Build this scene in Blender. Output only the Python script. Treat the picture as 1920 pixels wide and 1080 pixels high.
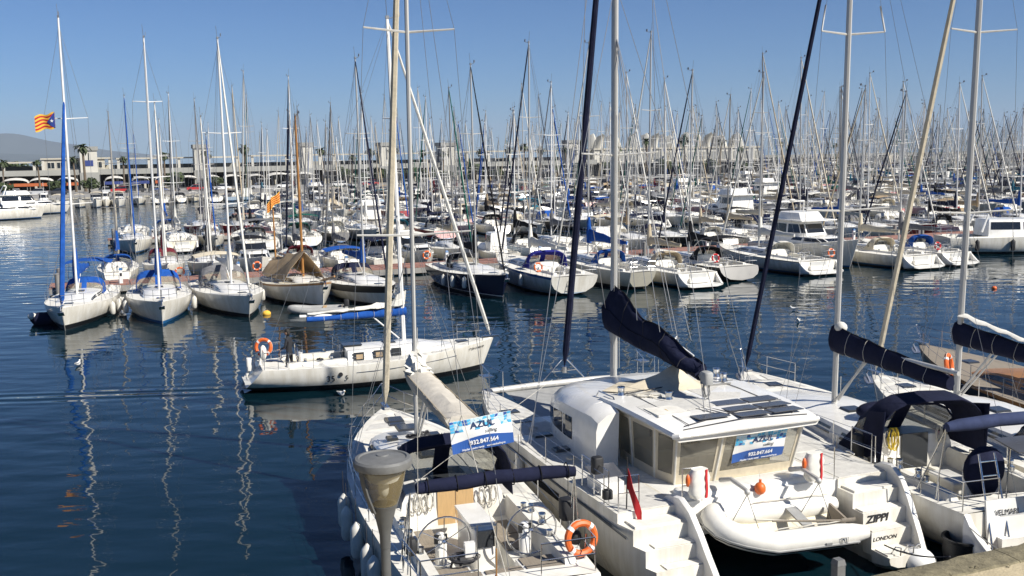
import bpy, math, random
from mathutils import Vector, Matrix
R = math.radians
sc = bpy.context.scene
COL = sc.collection
for o in list(bpy.data.objects): bpy.data.objects.remove(o)

# ------------------------------------------------------------------ camera, sky, sun, exposure
CAMH = 9.0
cam = bpy.data.cameras.new('camera')
cam.sensor_width = 36.0; cam.lens = 36.0*1900/1920; cam.clip_start = 0.1; cam.clip_end = 90000
camo = bpy.data.objects.new('camera', cam); COL.objects.link(camo)
camo.matrix_world = Matrix.Translation((0,0,CAMH)) @ Matrix.Rotation(R(90-7.64),4,'X') @ Matrix.Rotation(-0.0157,4,'Z')
sc.camera = camo
SUN_AZ, SUN_EL = R(122), R(41)          # azimuth clockwise from +Y
w = bpy.data.worlds.new('World'); sc.world = w; w.use_nodes = True
nt = w.node_tree; nt.nodes.clear()
sky = nt.nodes.new('ShaderNodeTexSky'); sky.sky_type = 'NISHITA'; sky.sun_disc = False
sky.sun_elevation = SUN_EL; sky.sun_rotation = SUN_AZ
sky.altitude = 1600; sky.air_density = 1.0; sky.dust_density = 0.05; sky.ozone_density = 4.0
hsv = nt.nodes.new('ShaderNodeMix'); hsv.data_type = 'RGBA'; hsv.blend_type = 'MULTIPLY'; hsv.inputs[0].default_value = 1.0
hsv.inputs[7].default_value = (0.58, 0.83, 1.14, 1)
bg = nt.nodes.new('ShaderNodeBackground'); bg.inputs[1].default_value = 0.050
wo = nt.nodes.new('ShaderNodeOutputWorld')
nt.links.new(sky.outputs[0], hsv.inputs[6]); nt.links.new(hsv.outputs[2], bg.inputs[0]); nt.links.new(bg.outputs[0], wo.inputs[0])
sl = bpy.data.lights.new('sun', 'SUN'); sl.energy = 5.0; sl.angle = R(0.53); sl.color = (1.0, 0.95, 0.86)
slo = bpy.data.objects.new('sun', sl); COL.objects.link(slo)
sdir = Vector((math.sin(SUN_AZ)*math.cos(SUN_EL), math.cos(SUN_AZ)*math.cos(SUN_EL), math.sin(SUN_EL)))
slo.rotation_euler = (-sdir).to_track_quat('-Z', 'Y').to_euler(); slo.location = sdir*300
sc.view_settings.view_transform = 'Standard'; sc.view_settings.look = 'None'
sc.view_settings.exposure = 0.58; sc.view_settings.gamma = 1.0; sc.view_settings.use_curve_mapping = False
sc.cycles.max_bounces = 6; sc.cycles.transparent_max_bounces = 12; sc.cycles.caustics_reflective = False; sc.cycles.caustics_refractive = False
sc.cycles.sample_clamp_indirect = 4.0

# ------------------------------------------------------------------ marina frame: u along the pontoons, w away from the near quay
AM = R(22); CU, SU = math.cos(AM), math.sin(AM)
def UW(u, w, z=0.0): return Vector((u*CU - w*SU, u*SU + w*CU, z))
def toUW(x, y): return (x*CU + y*SU, -x*SU + y*CU)

# ------------------------------------------------------------------ materials
def _n(nt, t, **k):
    n = nt.nodes.new(t)
    for a, v in k.items(): setattr(n, a, v)
    return n
def mat(name, col, rough=0.5, metal=0.0, noise=0.0, nscale=3.0, bump=0.0, bscale=40.0, spec=0.5, dark=None, stretch=None, coat=0.0):
    m = bpy.data.materials.new(name); m.use_nodes = True
    nt = m.node_tree; b = nt.nodes['Principled BSDF']
    b.inputs['Base Color'].default_value = (*col, 1); b.inputs['Roughness'].default_value = rough
    b.inputs['Metallic'].default_value = metal; b.inputs['Specular IOR Level'].default_value = spec
    if coat: b.inputs['Coat Weight'].default_value = coat; b.inputs['Coat Roughness'].default_value = 0.08
    if noise or bump: tc = _n(nt, 'ShaderNodeTexCoord')
    if noise:
        src = tc.outputs['Object']
        if stretch:
            mp = _n(nt, 'ShaderNodeMapping'); mp.inputs['Scale'].default_value = stretch
            nt.links.new(src, mp.inputs[0]); src = mp.outputs[0]
        t = _n(nt, 'ShaderNodeTexNoise'); t.inputs['Scale'].default_value = nscale; t.inputs['Detail'].default_value = 6; t.inputs['Roughness'].default_value = 0.65
        nt.links.new(src, t.inputs['Vector'])
        r = _n(nt, 'ShaderNodeValToRGB'); r.color_ramp.elements[0].position = 0.32; r.color_ramp.elements[1].position = 0.72
        d = dark if dark else tuple(c*(1-noise) for c in col)
        r.color_ramp.elements[0].color = (*d, 1)
        r.color_ramp.elements[1].color = (*tuple(min(1, c*(1+noise*0.25)) for c in col), 1)
        nt.links.new(t.outputs['Fac'], r.inputs[0]); nt.links.new(r.outputs[0], b.inputs['Base Color'])
        rr = _n(nt, 'ShaderNodeMapRange'); rr.inputs[3].default_value = min(1, rough+0.12); rr.inputs[4].default_value = max(0.02, rough-0.06)
        nt.links.new(t.outputs['Fac'], rr.inputs[0]); nt.links.new(rr.outputs[0], b.inputs['Roughness'])
    if bump:
        t2 = _n(nt, 'ShaderNodeTexNoise'); t2.inputs['Scale'].default_value = bscale; t2.inputs['Detail'].default_value = 4
        bp = _n(nt, 'ShaderNodeBump'); bp.inputs['Strength'].default_value = bump; bp.inputs['Distance'].default_value = 0.02
        nt.links.new(tc.outputs['Object'], t2.inputs['Vector']); nt.links.new(t2.outputs['Fac'], bp.inputs['Height']); nt.links.new(bp.outputs[0], b.inputs['Normal'])
    return m
def clear_mat(name, tint, amount, rough=0.08):
    """thin clear sheet: part see-through, part surface with reflections"""
    m = bpy.data.materials.new(name); m.use_nodes = True; nt = m.node_tree; b = nt.nodes['Principled BSDF']
    b.inputs['Base Color'].default_value = (*tint, 1); b.inputs['Roughness'].default_value = rough
    tr = _n(nt, 'ShaderNodeBsdfTransparent'); tr.inputs[0].default_value = (0.9, 0.9, 0.86, 1)
    mx = _n(nt, 'ShaderNodeMixShader'); mx.inputs[0].default_value = amount
    tc = _n(nt, 'ShaderNodeTexCoord'); t = _n(nt, 'ShaderNodeTexNoise'); t.inputs['Scale'].default_value = 2.2; t.inputs['Detail'].default_value = 2
    bp = _n(nt, 'ShaderNodeBump'); bp.inputs['Strength'].default_value = 0.35; bp.inputs['Distance'].default_value = 0.05
    nt.links.new(tc.outputs['Object'], t.inputs['Vector']); nt.links.new(t.outputs['Fac'], bp.inputs['Height']); nt.links.new(bp.outputs[0], b.inputs['Normal'])
    out = nt.nodes['Material Output']
    nt.links.new(tr.outputs[0], mx.inputs[1]); nt.links.new(b.outputs[0], mx.inputs[2]); nt.links.new(mx.outputs[0], out.inputs[0])
    return m
M = {}
M['gel'] = mat('white_gelcoat', (0.80,0.79,0.76), 0.26, noise=0.20, nscale=1.3, coat=0.4, dark=(0.68,0.66,0.61))
M['hullwhite'] = mat('hull_white', (0.78,0.76,0.70), 0.22, noise=0.2, nscale=2.2, stretch=(1.4,1.4,.18), coat=0.4, dark=(0.60,0.56,0.47))
M['cream'] = mat('cream_gelcoat', (0.70,0.65,0.52), 0.35, noise=0.14, nscale=1.4)
M['deck'] = mat('non_slip_deck', (0.76,0.745,0.69), 0.7, noise=0.2, dark=(0.60,0.575,0.51), nscale=2.4, bump=0.15, bscale=90)
M['nonskid'] = mat('moulded_non_skid', (0.60,0.585,0.545), 0.8, noise=0.2, nscale=5, bump=0.5, bscale=120)
M['deckgrey'] = mat('grey_deck', (0.52,0.52,0.50), 0.65, noise=0.15, nscale=2.0)
M['navyhull'] = mat('navy_hull', (0.010,0.014,0.045), 0.2, noise=0.2, nscale=1.2, coat=0.4)
M['blackhull'] = mat('black_hull', (0.018,0.019,0.022), 0.28, noise=0.2, nscale=1.2)
M['greyhull'] = mat('grey_hull', (0.30,0.31,0.32), 0.35, noise=0.15, nscale=1.2)
M['bluehull'] = mat('pale_blue_hull', (0.40,0.50,0.60), 0.3, noise=0.12, nscale=1.2)
M['redhull'] = mat('red_hull', (0.30,0.03,0.03), 0.35, noise=0.15, nscale=1.2)
M['bluestripe'] = mat('blue_paint', (0.02,0.12,0.30), 0.35)
M['blackpaint'] = mat('black_paint', (0.012,0.012,0.014), 0.4)
M['antifoul'] = mat('antifouling', (0.02,0.028,0.035), 0.7, noise=0.4, nscale=4)
M['alu'] = mat('anodised_aluminium', (0.56,0.55,0.52), 0.45, metal=0.25, noise=0.14, nscale=1.2, stretch=(6,6,0.6))
M['aluwhite'] = mat('white_painted_spar', (0.76,0.75,0.72), 0.4, noise=0.08, nscale=1.0)
M['aludark'] = mat('weathered_spar', (0.30,0.29,0.27), 0.5, metal=0.3, noise=0.15, nscale=1.0)
M['steel'] = mat('stainless_steel', (0.62,0.62,0.62), 0.22, metal=1.0)
M['wire'] = mat('rigging_wire', (0.30,0.30,0.30), 0.4, metal=0.6)
M['rope'] = mat('pale_rope', (0.55,0.52,0.45), 0.85)
M['ropedark'] = mat('dark_rope', (0.03,0.03,0.035), 0.85)
M['ropeyellow'] = mat('yellow_rope', (0.6,0.45,0.05), 0.85)
def canvas(n, c, nz=0.34): return mat(n, c, 0.88, noise=nz, nscale=2.2, bump=1.0, bscale=5.5, spec=0.2)
CAN = {'navy': canvas('navy_canvas', (0.012,0.015,0.040)), 'blue': canvas('blue_canvas', (0.014,0.085,0.36)),
       'royal': canvas('violet_blue_canvas', (0.022,0.024,0.24)), 'white': canvas('white_canvas', (0.68,0.66,0.60), 0.18), 'beige': canvas('beige_canvas', (0.50,0.42,0.30), 0.2),
       'cream': canvas('cream_canvas', (0.62,0.55,0.42), 0.15), 'green': canvas('green_canvas', (0.012,0.10,0.075)), 'burgundy': canvas('burgundy_canvas', (0.14,0.02,0.03)),
       'black': canvas('black_canvas', (0.012,0.012,0.014)), 'grey': canvas('grey_canvas', (0.17,0.17,0.18)), 'teal': canvas('teal_canvas', (0.02,0.16,0.24)),
       'tan': canvas('tan_canvas', (0.42,0.31,0.19), 0.3)}
CAN['pale'] = canvas('pale_sail_cover', (0.56,0.52,0.45), 0.2)
M['teak'] = mat('teak', (0.26,0.16,0.09), 0.65, noise=0.35, nscale=3, stretch=(14,1,1))
M['greyteak'] = mat('weathered_teak', (0.27,0.23,0.18), 0.75, noise=0.3, nscale=3, stretch=(14,1,1))
M['varnish'] = mat('varnished_wood', (0.42,0.20,0.06), 0.3, noise=0.3, nscale=3, stretch=(8,8,0.8))
M['paleply'] = mat('pale_wood', (0.55,0.36,0.17), 0.45, noise=0.2, nscale=3, stretch=(10,1,1))
M['glass'] = mat('dark_glazing', (0.014,0.016,0.019), 0.06, spec=0.7)
M['hatch'] = mat('smoked_hatch', (0.035,0.038,0.042), 0.12, spec=0.6)
M['solar'] = mat('solar_cell', (0.075,0.08,0.095), 0.22, noise=0.15, nscale=6)
M['vinyl'] = clear_mat('clear_vinyl', (0.36,0.33,0.27), 0.34, 0.10)
M['orange'] = mat('orange_plastic', (0.72,0.14,0.025), 0.45, noise=0.15, nscale=5)
M['yellow'] = mat('yellow_plastic', (0.72,0.45,0.03), 0.5)
M['red'] = mat('red_cloth', (0.50,0.018,0.022), 0.8, noise=0.2, nscale=5)
M['flagyellow'] = mat('yellow_cloth', (0.72,0.42,0.05), 0.8)
M['flagblue'] = mat('flag_blue', (0.02,0.05,0.25), 0.8)
M['white'] = mat('white_paint', (0.80,0.80,0.78), 0.45, noise=0.06)
M['rubber'] = mat('black_rubber', (0.015,0.015,0.016), 0.6)
M['hypalon'] = mat('white_hypalon', (0.72,0.70,0.64), 0.5, noise=0.10, nscale=4, bump=0.12, bscale=14)
M['greyhyp'] = mat('grey_hypalon', (0.34,0.34,0.33), 0.6, noise=0.2, nscale=4)
M['fender'] = mat('white_fender', (0.66,0.64,0.58), 0.45, noise=0.25, nscale=3)
M['conc'] = mat('quay_concrete', (0.50,0.42,0.27), 0.9, noise=0.30, nscale=2.2, bump=0.8, bscale=18)
M['concdark'] = mat('mossy_coping', (0.23,0.20,0.125), 0.95, noise=0.5, nscale=5, bump=0.9, bscale=22)
M['concgrey'] = mat('grey_concrete', (0.30,0.29,0.27), 0.9, noise=0.25, nscale=0.6, bump=0.4, bscale=8)
M['rock'] = mat('breakwater_rock', (0.13,0.125,0.12), 0.95, noise=0.5, nscale=0.12, bump=0.8, bscale=0.6)
M['pinkdeck'] = mat('pink_pontoon_boards', (0.33,0.165,0.125), 0.85, noise=0.3, nscale=1.2)
M['stucco'] = mat('pale_stucco', (0.46,0.43,0.36), 0.9, noise=0.12, nscale=0.25)
M['stuccowhite'] = mat('white_concrete', (0.54,0.52,0.46), 0.85, noise=0.12, nscale=0.2)
M['stuccogrey'] = mat('grey_stucco', (0.30,0.30,0.28), 0.9, noise=0.15, nscale=0.25)
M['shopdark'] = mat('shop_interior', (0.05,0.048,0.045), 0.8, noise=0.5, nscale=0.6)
M['awnwhite'] = mat('white_awning', (0.62,0.60,0.55), 0.8, noise=0.08)
M['awnorange'] = mat('orange_valance', (0.42,0.11,0.035), 0.8, noise=0.12)
M['awnblue'] = mat('blue_valance', (0.03,0.05,0.19), 0.8, noise=0.12)
M['trunk'] = mat('palm_trunk', (0.15,0.115,0.08), 0.95, noise=0.35, nscale=2)
M['frond'] = mat('palm_frond', (0.055,0.075,0.030), 0.7, noise=0.4, nscale=0.8)
M['bush'] = mat('shrub_leaf', (0.06,0.085,0.03), 0.75, noise=0.45, nscale=0.5)
M['hillmat'] = mat('hill_scrub', (0.07,0.08,0.06), 0.95, noise=0.3, nscale=0.001)
M['lampgrey'] = mat('lamp_paint', (0.095,0.098,0.098), 0.55, noise=0.2, nscale=8)
M['lampcap'] = mat('lamp_cap', (0.15,0.152,0.15), 0.6, noise=0.25, nscale=10)
M['skin'] = mat('skin', (0.40,0.24,0.16), 0.6)
M['hair'] = mat('dark_hair', (0.015,0.012,0.010), 0.7)
M['cloth'] = mat('dark_clothing', (0.018,0.019,0.024), 0.85, noise=0.2, nscale=10)
M['ink'] = mat('navy_lettering', (0.018,0.04,0.12), 0.6)
M['inkblack'] = mat('black_lettering', (0.02,0.02,0.022), 0.5)
M['inkgrey'] = mat('grey_lettering', (0.10,0.11,0.13), 0.6)
M['bblue'] = mat('banner_blue', (0.02,0.09,0.34), 0.6)
M['bcyan'] = mat('banner_cyan', (0.08,0.42,0.68), 0.6)
M['bpale'] = mat('banner_pale', (0.50,0.68,0.78), 0.6)

# ------------------------------------------------------------------ mesh builder
class MB:
    def __init__(s): s.v=[]; s.f=[]; s.m=[]
    def add(s, vs, fs, mi=0):
        o = len(s.v); s.v.extend([tuple(p) for p in vs])
        for f in fs: s.f.append([i+o for i in f]); s.m.append(mi)
    def box(s, c, d, rot=None, mi=0, tz=None):
        x,y,z = d[0]/2,d[1]/2,d[2]/2; k = tz if tz else 1.0
        vs = [Vector(p) for p in ((-x,-y,-z),(x,-y,-z),(x,y,-z),(-x,y,-z),(-x*k,-y*k,z),(x*k,-y*k,z),(x*k,y*k,z),(-x*k,y*k,z))]
        if rot is not None: vs = [rot @ p for p in vs]
        c = Vector(c)
        s.add([p+c for p in vs], [(0,3,2,1),(4,5,6,7),(0,1,5,4),(1,2,6,5),(2,3,7,6),(3,0,4,7)], mi)
    def rings(s, rings, closed=True, cap0=False, cap1=False, mi=0):
        n = len(rings[0]); o = len(s.v)
        for r in rings: s.v.extend([tuple(p) for p in r])
        k = n if closed else n-1
        for i in range(len(rings)-1):
            for j in range(k):
                a = o+i*n+j; b = o+i*n+(j+1)%n
                s.f.append([a,b,b+n,a+n]); s.m.append(mi[i][j] if isinstance(mi, list) else mi)
        m0 = mi[0][0] if isinstance(mi, list) else mi
        if cap0: s.f.append([o+j for j in range(n)][::-1]); s.m.append(m0)
        if cap1: s.f.append([o+(len(rings)-1)*n+j for j in range(n)]); s.m.append(m0)
    def tube(s, pts, r, n=6, mi=0, cap=True, closed=False, sq=1.0, up=None):
        pts = [Vector(p) for p in pts]; N = len(pts); rings = []
        a = None
        for i, p in enumerate(pts):
            if closed: t = pts[(i+1)%N]-pts[i-1]
            else: t = pts[min(i+1,N-1)]-pts[max(i-1,0)]
            if t.length < 1e-9: t = Vector((0,0,1))
            t.normalize()
            if a is None:
                q = Vector(up) if up else (Vector((0,0,1)) if abs(t.z) < 0.9 else Vector((1,0,0)))
                a = (q - t*q.dot(t)).normalized()
            else: a = (a - t*a.dot(t)).normalized()
            b = t.cross(a); rr = r[i] if isinstance(r,(list,tuple)) else r
            rings.append([p + a*(math.cos(2*math.pi*k/n)*rr) + b*(math.sin(2*math.pi*k/n)*rr*sq) for k in range(n)])
        if closed: rings.append(rings[0])
        s.rings(rings, True, cap and not closed, cap and not closed, mi)
    def lathe(s, prof, n=12, Mx=None, mi=0):
        rings = []
        for r, z in prof:
            ring = [Vector((r*math.cos(2*math.pi*k/n), r*math.sin(2*math.pi*k/n), z)) for k in range(n)]
            rings.append([Mx @ p for p in ring] if Mx is not None else ring)
        s.rings(rings, True, prof[0][0] > 1e-4, prof[-1][0] > 1e-4, mi)
    def ball(s, c, r, n=10, m=6, mi=0):
        if not isinstance(r,(tuple,list)): r = (r,r,r)
        rings = [[Vector((c[0]+r[0]*math.sin(math.pi*i/m)*math.cos(2*math.pi*k/n), c[1]+r[1]*math.sin(math.pi*i/m)*math.sin(2*math.pi*k/n), c[2]-r[2]*math.cos(math.pi*i/m))) for k in range(n)] for i in range(m+1)]
        s.rings(rings, True, False, False, mi)
    def grid(s, rows, mi=0): s.rings(rows, False, False, False, mi)
    def sheet(s, rows, t, mi=0):
        """a grid with thickness t along its own normals (rows: list of lists of Vectors)"""
        R_, C_ = len(rows), len(rows[0]); low = []
        for i in range(R_):
            lr = []
            for j in range(C_):
                du = rows[i][min(j+1,C_-1)]-rows[i][max(j-1,0)]; dv = rows[min(i+1,R_-1)][j]-rows[max(i-1,0)][j]
                nn = du.cross(dv)
                if nn.length < 1e-9: nn = Vector((0,0,1))
                lr.append(rows[i][j]-nn.normalized()*t)
            low.append(lr)
        s.grid(rows, mi); s.grid([r[::-1] for r in low], mi)
        rim = [rows[0][j] for j in range(C_)]+[rows[i][-1] for i in range(1,R_)]+[rows[-1][j] for j in range(C_-2,-1,-1)]+[rows[i][0] for i in range(R_-2,0,-1)]
        rl = [low[0][j] for j in range(C_)]+[low[i][-1] for i in range(1,R_)]+[low[-1][j] for j in range(C_-2,-1,-1)]+[low[i][0] for i in range(R_-2,0,-1)]
        s.rings([rim, rl], True, False, False, mi)
    def mesh(s, name, mats, smooth=True, ang=38):
        me = bpy.data.meshes.new(name); me.from_pydata(s.v, [], s.f)
        for m in mats: me.materials.append(m)
        if len(mats) > 1: me.polygons.foreach_set('material_index', s.m)
        if smooth:
            me.polygons.foreach_set('use_smooth', [True]*len(me.polygons))
            me.set_sharp_from_angle(angle=R(ang))
        me.update(); return me
    def build(s, name, mats, parent=None, smooth=True, ang=38, loc=None, rz=None):
        if not isinstance(mats,(list,tuple)): mats = [mats]
        o = bpy.data.objects.new(name, s.mesh(name, mats, smooth, ang)); COL.objects.link(o)
        if parent is not None: o.parent = parent
        if loc is not None: o.location = loc
        if rz is not None: o.rotation_euler = (0,0,rz)
        return o
def tag(o, label=None, cat=None, group=None, kind=None):
    if label: o['label'] = label
    if cat: o['category'] = cat
    if group: o['group'] = group
    if kind: o['kind'] = kind
    return o
def thing(name, label, cat, loc=(0,0,0), rz=0.0, group=None):
    o = bpy.data.objects.new(name, None); o.empty_display_size = 0.5; COL.objects.link(o)
    o.location = loc; o.rotation_euler = (0,0,rz)
    return tag(o, label, cat, group)
def kids(o): return KIDS.get(o.name, [])
KIDS = {}
def index_kids():
    KIDS.clear()
    for o in bpy.data.objects:
        if o.parent: KIDS.setdefault(o.parent.name, []).append(o)
def copy_tree(o, parent=None, swap=None):
    """copy a thing with its parts and sub-parts; swap: {part name: material} put on that part's own slot"""
    c = o.copy(); COL.objects.link(c)
    if parent is not None: c.parent = parent
    if swap and c.type == 'MESH':
        k = c.name.split('.')[0]
        if k in swap and swap[k] is not None:
            c.material_slots[0].link = 'OBJECT'; c.material_slots[0].material = swap[k]
    for ch in KIDS.get(o.name, []): copy_tree(ch, c, swap)
    return c
def text(body, size, m, parent, mx, name='lettering', shear=0.0, align='CENTER', bold=0.0, extrude=0.002, sx=1.0):
    cu = bpy.data.curves.new(name, 'FONT'); cu.body = body; cu.size = size; cu.align_x = align; cu.align_y = 'CENTER'
    cu.extrude = extrude; cu.offset = bold; cu.shear = shear; cu.resolution_u = 3
    t = bpy.data.objects.new(name+'_tmp', cu); COL.objects.link(t)
    me = bpy.data.meshes.new_from_object(t); bpy.data.objects.remove(t); bpy.data.curves.remove(cu)
    me.name = name; me.materials.clear(); me.materials.append(m)
    me.transform(mx @ Matrix.Diagonal((sx,1,1,1)))
    o = bpy.data.objects.new(name, me); COL.objects.link(o); o.parent = parent
    return o
def frame(o, x, y):
    """matrix with origin o, x axis x, y axis y (z = x cross y)"""
    x = Vector(x).normalized(); y = Vector(y); y = (y-x*y.dot(x)).normalized(); z = x.cross(y); o = Vector(o)
    return Matrix(((x.x,y.x,z.x,o.x),(x.y,y.y,z.y,o.y),(x.z,y.z,z.z,o.z),(0,0,0,1)))
def lerp(a, b, t): return a+(b-a)*t
def V(*a): return Vector(a)
def arc(p0, p1, sag, n=10):
    """points from p0 to p1 hanging down by sag"""
    p0, p1 = Vector(p0), Vector(p1)
    return [p0.lerp(p1, i/n) - Vector((0,0,sag*4*(i/n)*(1-i/n))) for i in range(n+1)]

# ------------------------------------------------------------------ water, quays, pontoons, sea wall, hills
def water_mat():
    m = bpy.data.materials.new('harbour_water'); m.use_nodes = True; nt = m.node_tree; b = nt.nodes['Principled BSDF']
    b.inputs['Base Color'].default_value = (0.0022,0.0125,0.019,1); b.inputs['Roughness'].default_value = 0.02
    b.inputs['IOR'].default_value = 1.333; b.inputs['Specular IOR Level'].default_value = 0.5
    g = _n(nt, 'ShaderNodeNewGeometry')
    def noise(scale, det, str_, sx=1.0, sy=1.0, rot=0.0):
        mp = _n(nt, 'ShaderNodeMapping'); mp.inputs['Scale'].default_value = (sx, sy, 1); mp.inputs['Rotation'].default_value = (0,0,rot)
        t = _n(nt, 'ShaderNodeTexNoise'); t.inputs['Scale'].default_value = scale; t.inputs['Detail'].default_value = det; t.inputs['Roughness'].default_value = 0.45
        nt.links.new(g.outputs['Position'], mp.inputs[0]); nt.links.new(mp.outputs[0], t.inputs['Vector'])
        k = _n(nt, 'ShaderNodeMath', operation='MULTIPLY'); k.inputs[1].default_value = str_
        nt.links.new(t.outputs['Fac'], k.inputs[0]); return k
    a = noise(0.80, 0.6, 0.088, 0.7, 1.4, R(22)); c = noise(2.6, 1.0, 0.008, 0.8, 1.4, R(-12)); e = noise(0.16, 1.0, 0.16, 1, 1, R(40))
    pt = _n(nt, 'ShaderNodeTexNoise'); pt.inputs['Scale'].default_value = 0.035; pt.inputs['Detail'].default_value = 3
    nt.links.new(g.outputs['Position'], pt.inputs['Vector'])
    pr = _n(nt, 'ShaderNodeMapRange'); pr.inputs[1].default_value = .35; pr.inputs[2].default_value = .65; pr.inputs[3].default_value = .45; pr.inputs[4].default_value = 1.25; nt.links.new(pt.outputs['Fac'], pr.inputs[0])
    am = _n(nt, 'ShaderNodeMath', operation='MULTIPLY'); nt.links.new(a.outputs[0], am.inputs[0]); nt.links.new(pr.outputs[0], am.inputs[1]); a = am
    s1 = _n(nt, 'ShaderNodeMath', operation='ADD'); s2 = _n(nt, 'ShaderNodeMath', operation='ADD')
    nt.links.new(a.outputs[0], s1.inputs[0]); nt.links.new(c.outputs[0], s1.inputs[1]); nt.links.new(s1.outputs[0], s2.inputs[0]); nt.links.new(e.outputs[0], s2.inputs[1])
    # wake of the moving yacht: a few crests running away from its stern
    sp = _n(nt, 'ShaderNodeSeparateXYZ'); nt.links.new(g.outputs['Position'], sp.inputs[0])
    ws = UW(4.6, 39.5); dirw = Vector((-math.cos(R(-2)), -math.sin(R(-2)), 0)); nrm = Vector((-dirw.y, dirw.x, 0))
    def dot(vx, vy, off):
        m1 = _n(nt, 'ShaderNodeMath', operation='MULTIPLY'); m1.inputs[1].default_value = vx; nt.links.new(sp.outputs[0], m1.inputs[0])
        m2 = _n(nt, 'ShaderNodeMath', operation='MULTIPLY_ADD'); m2.inputs[1].default_value = vy; nt.links.new(sp.outputs[1], m2.inputs[0]); nt.links.new(m1.outputs[0], m2.inputs[2])
        m3 = _n(nt, 'ShaderNodeMath', operation='ADD'); m3.inputs[1].default_value = off; nt.links.new(m2.outputs[0], m3.inputs[0]); return m3
    al = dot(dirw.x, dirw.y, -(ws.dot(dirw))); ac = dot(nrm.x, nrm.y, -(ws.dot(nrm)))
    bend = _n(nt, 'ShaderNodeMath', operation='MULTIPLY_ADD'); bend.inputs[1].default_value = -0.10; nt.links.new(al.outputs[0], bend.inputs[0]); nt.links.new(ac.outputs[0], bend.inputs[2])
    sn = _n(nt, 'ShaderNodeMath', operation='MULTIPLY'); sn.inputs[1].default_value = 7.5; nt.links.new(bend.outputs[0], sn.inputs[0])
    si = _n(nt, 'ShaderNodeMath', operation='SINE'); nt.links.new(sn.outputs[0], si.inputs[0])
    band = _n(nt, 'ShaderNodeMapRange', interpolation_type='SMOOTHSTEP'); ab = _n(nt, 'ShaderNodeMath', operation='ABSOLUTE'); nt.links.new(bend.outputs[0], ab.inputs[0])
    band.inputs[1].default_value = 0.3; band.inputs[2].default_value = 1.7; band.inputs[3].default_value = 1; band.inputs[4].default_value = 0; nt.links.new(ab.outputs[0], band.inputs[0])
    fr = _n(nt, 'ShaderNodeMapRange', interpolation_type='SMOOTHSTEP'); fr.inputs[1].default_value = 0.0; fr.inputs[2].default_value = 2.0; nt.links.new(al.outputs[0], fr.inputs[0])
    p1 = _n(nt, 'ShaderNodeMath', operation='MULTIPLY'); p2 = _n(nt, 'ShaderNodeMath', operation='MULTIPLY'); p3 = _n(nt, 'ShaderNodeMath', operation='MULTIPLY'); p3.inputs[1].default_value = 0.022
    nt.links.new(si.outputs[0], p1.inputs[0]); nt.links.new(band.outputs[0], p1.inputs[1]); nt.links.new(p1.outputs[0], p2.inputs[0]); nt.links.new(fr.outputs[0], p2.inputs[1]); nt.links.new(p2.outputs[0], p3.inputs[0])
    s3 = _n(nt, 'ShaderNodeMath', operation='ADD'); nt.links.new(s2.outputs[0], s3.inputs[0]); nt.links.new(p3.outputs[0], s3.inputs[1])
    bp = _n(nt, 'ShaderNodeBump'); bp.inputs['Strength'].default_value = 0.55; bp.inputs['Distance'].default_value = 1.0
    nt.links.new(s3.outputs[0], bp.inputs['Height']); nt.links.new(bp.outputs[0], b.inputs['Normal'])
    return m
M['water'] = water_mat()
b = MB(); b.add([(-22000,-3000,0),(22000,-3000,0),(22000,26000,0),(-22000,26000,0)], [(0,1,2,3)])
tag(b.build('water', M['water'], smooth=False), kind='structure')
b = MB(); b.add([(-22000,-3000,-8),(22000,-3000,-8),(22000,26000,-8),(-22000,26000,-8)], [(0,1,2,3)])
tag(b.build('sea_bed', M['rock'], smooth=False), kind='structure')
def slab_uw(name, u0, u1, w0, w1, z0, z1, m, parent=None, mi=0):
    b = MB(); P = [UW(u0,w0),UW(u1,w0),UW(u1,w1),UW(u0,w1)]
    b.add([(p.x,p.y,z0) for p in P]+[(p.x,p.y,z1) for p in P], [(0,3,2,1),(4,5,6,7),(0,1,5,4),(1,2,6,5),(2,3,7,6),(3,0,4,7)])
    return b.build(name, m, parent, smooth=False)
# near quay (its edge shows in the lower corner), with worn uneven coping
QZ = 1.2
tag(slab_uw('quay', -60, 120, -30, 13.3, -6, QZ, M['conc']), kind='structure')
rnd = random.Random(5)
quay_cop = bpy.data.objects.new('coping', None); COL.objects.link(quay_cop); tag(quay_cop, kind='structure')
u = -30.0
while u < 60:
    ln = 2.4; b = MB(); rows = []
    for i in range(9):
        uu = u+0.008+(ln-0.016)*i/8; row = []
        for (w_, z_) in ((13.302,QZ-0.6),(13.302,QZ-0.002),(13.34,QZ+0.030),(13.62,QZ+0.035),(13.92,QZ+0.03),(13.99,QZ-0.02),(14.0,QZ-0.14),(13.98,-1.5)):
            j = rnd.uniform(-0.018,0.018) if z_ > 0 and w_ > 13.31 else 0
            p = UW(uu, w_+j*1.2, z_+j*0.6); row.append(p)
        rows.append(row)
    b.rings(rows, False); b.f.append(list(range(8))[::-1]); b.m.append(0); b.f.append([64+i for i in range(8)]); b.m.append(0)
    b.build('coping_stone', M['concdark'], quay_cop); u += ln
# scattered stains and pits on the near quay as small raised crumbs
b = MB()
for i in range(420):
    uu = rnd.uniform(6,22); ww = rnd.uniform(9.5,13.6); r_ = rnd.uniform(0.01,0.05)
    p = UW(uu,ww,QZ+(0.035 if ww > 13.32 else 0.0)); b.ball((p.x,p.y,p.z), (r_,r_*rnd.uniform(.5,1),r_*0.5), 5, 3)
tag(b.build('grit', M['concdark']), kind='stuff')

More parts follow.
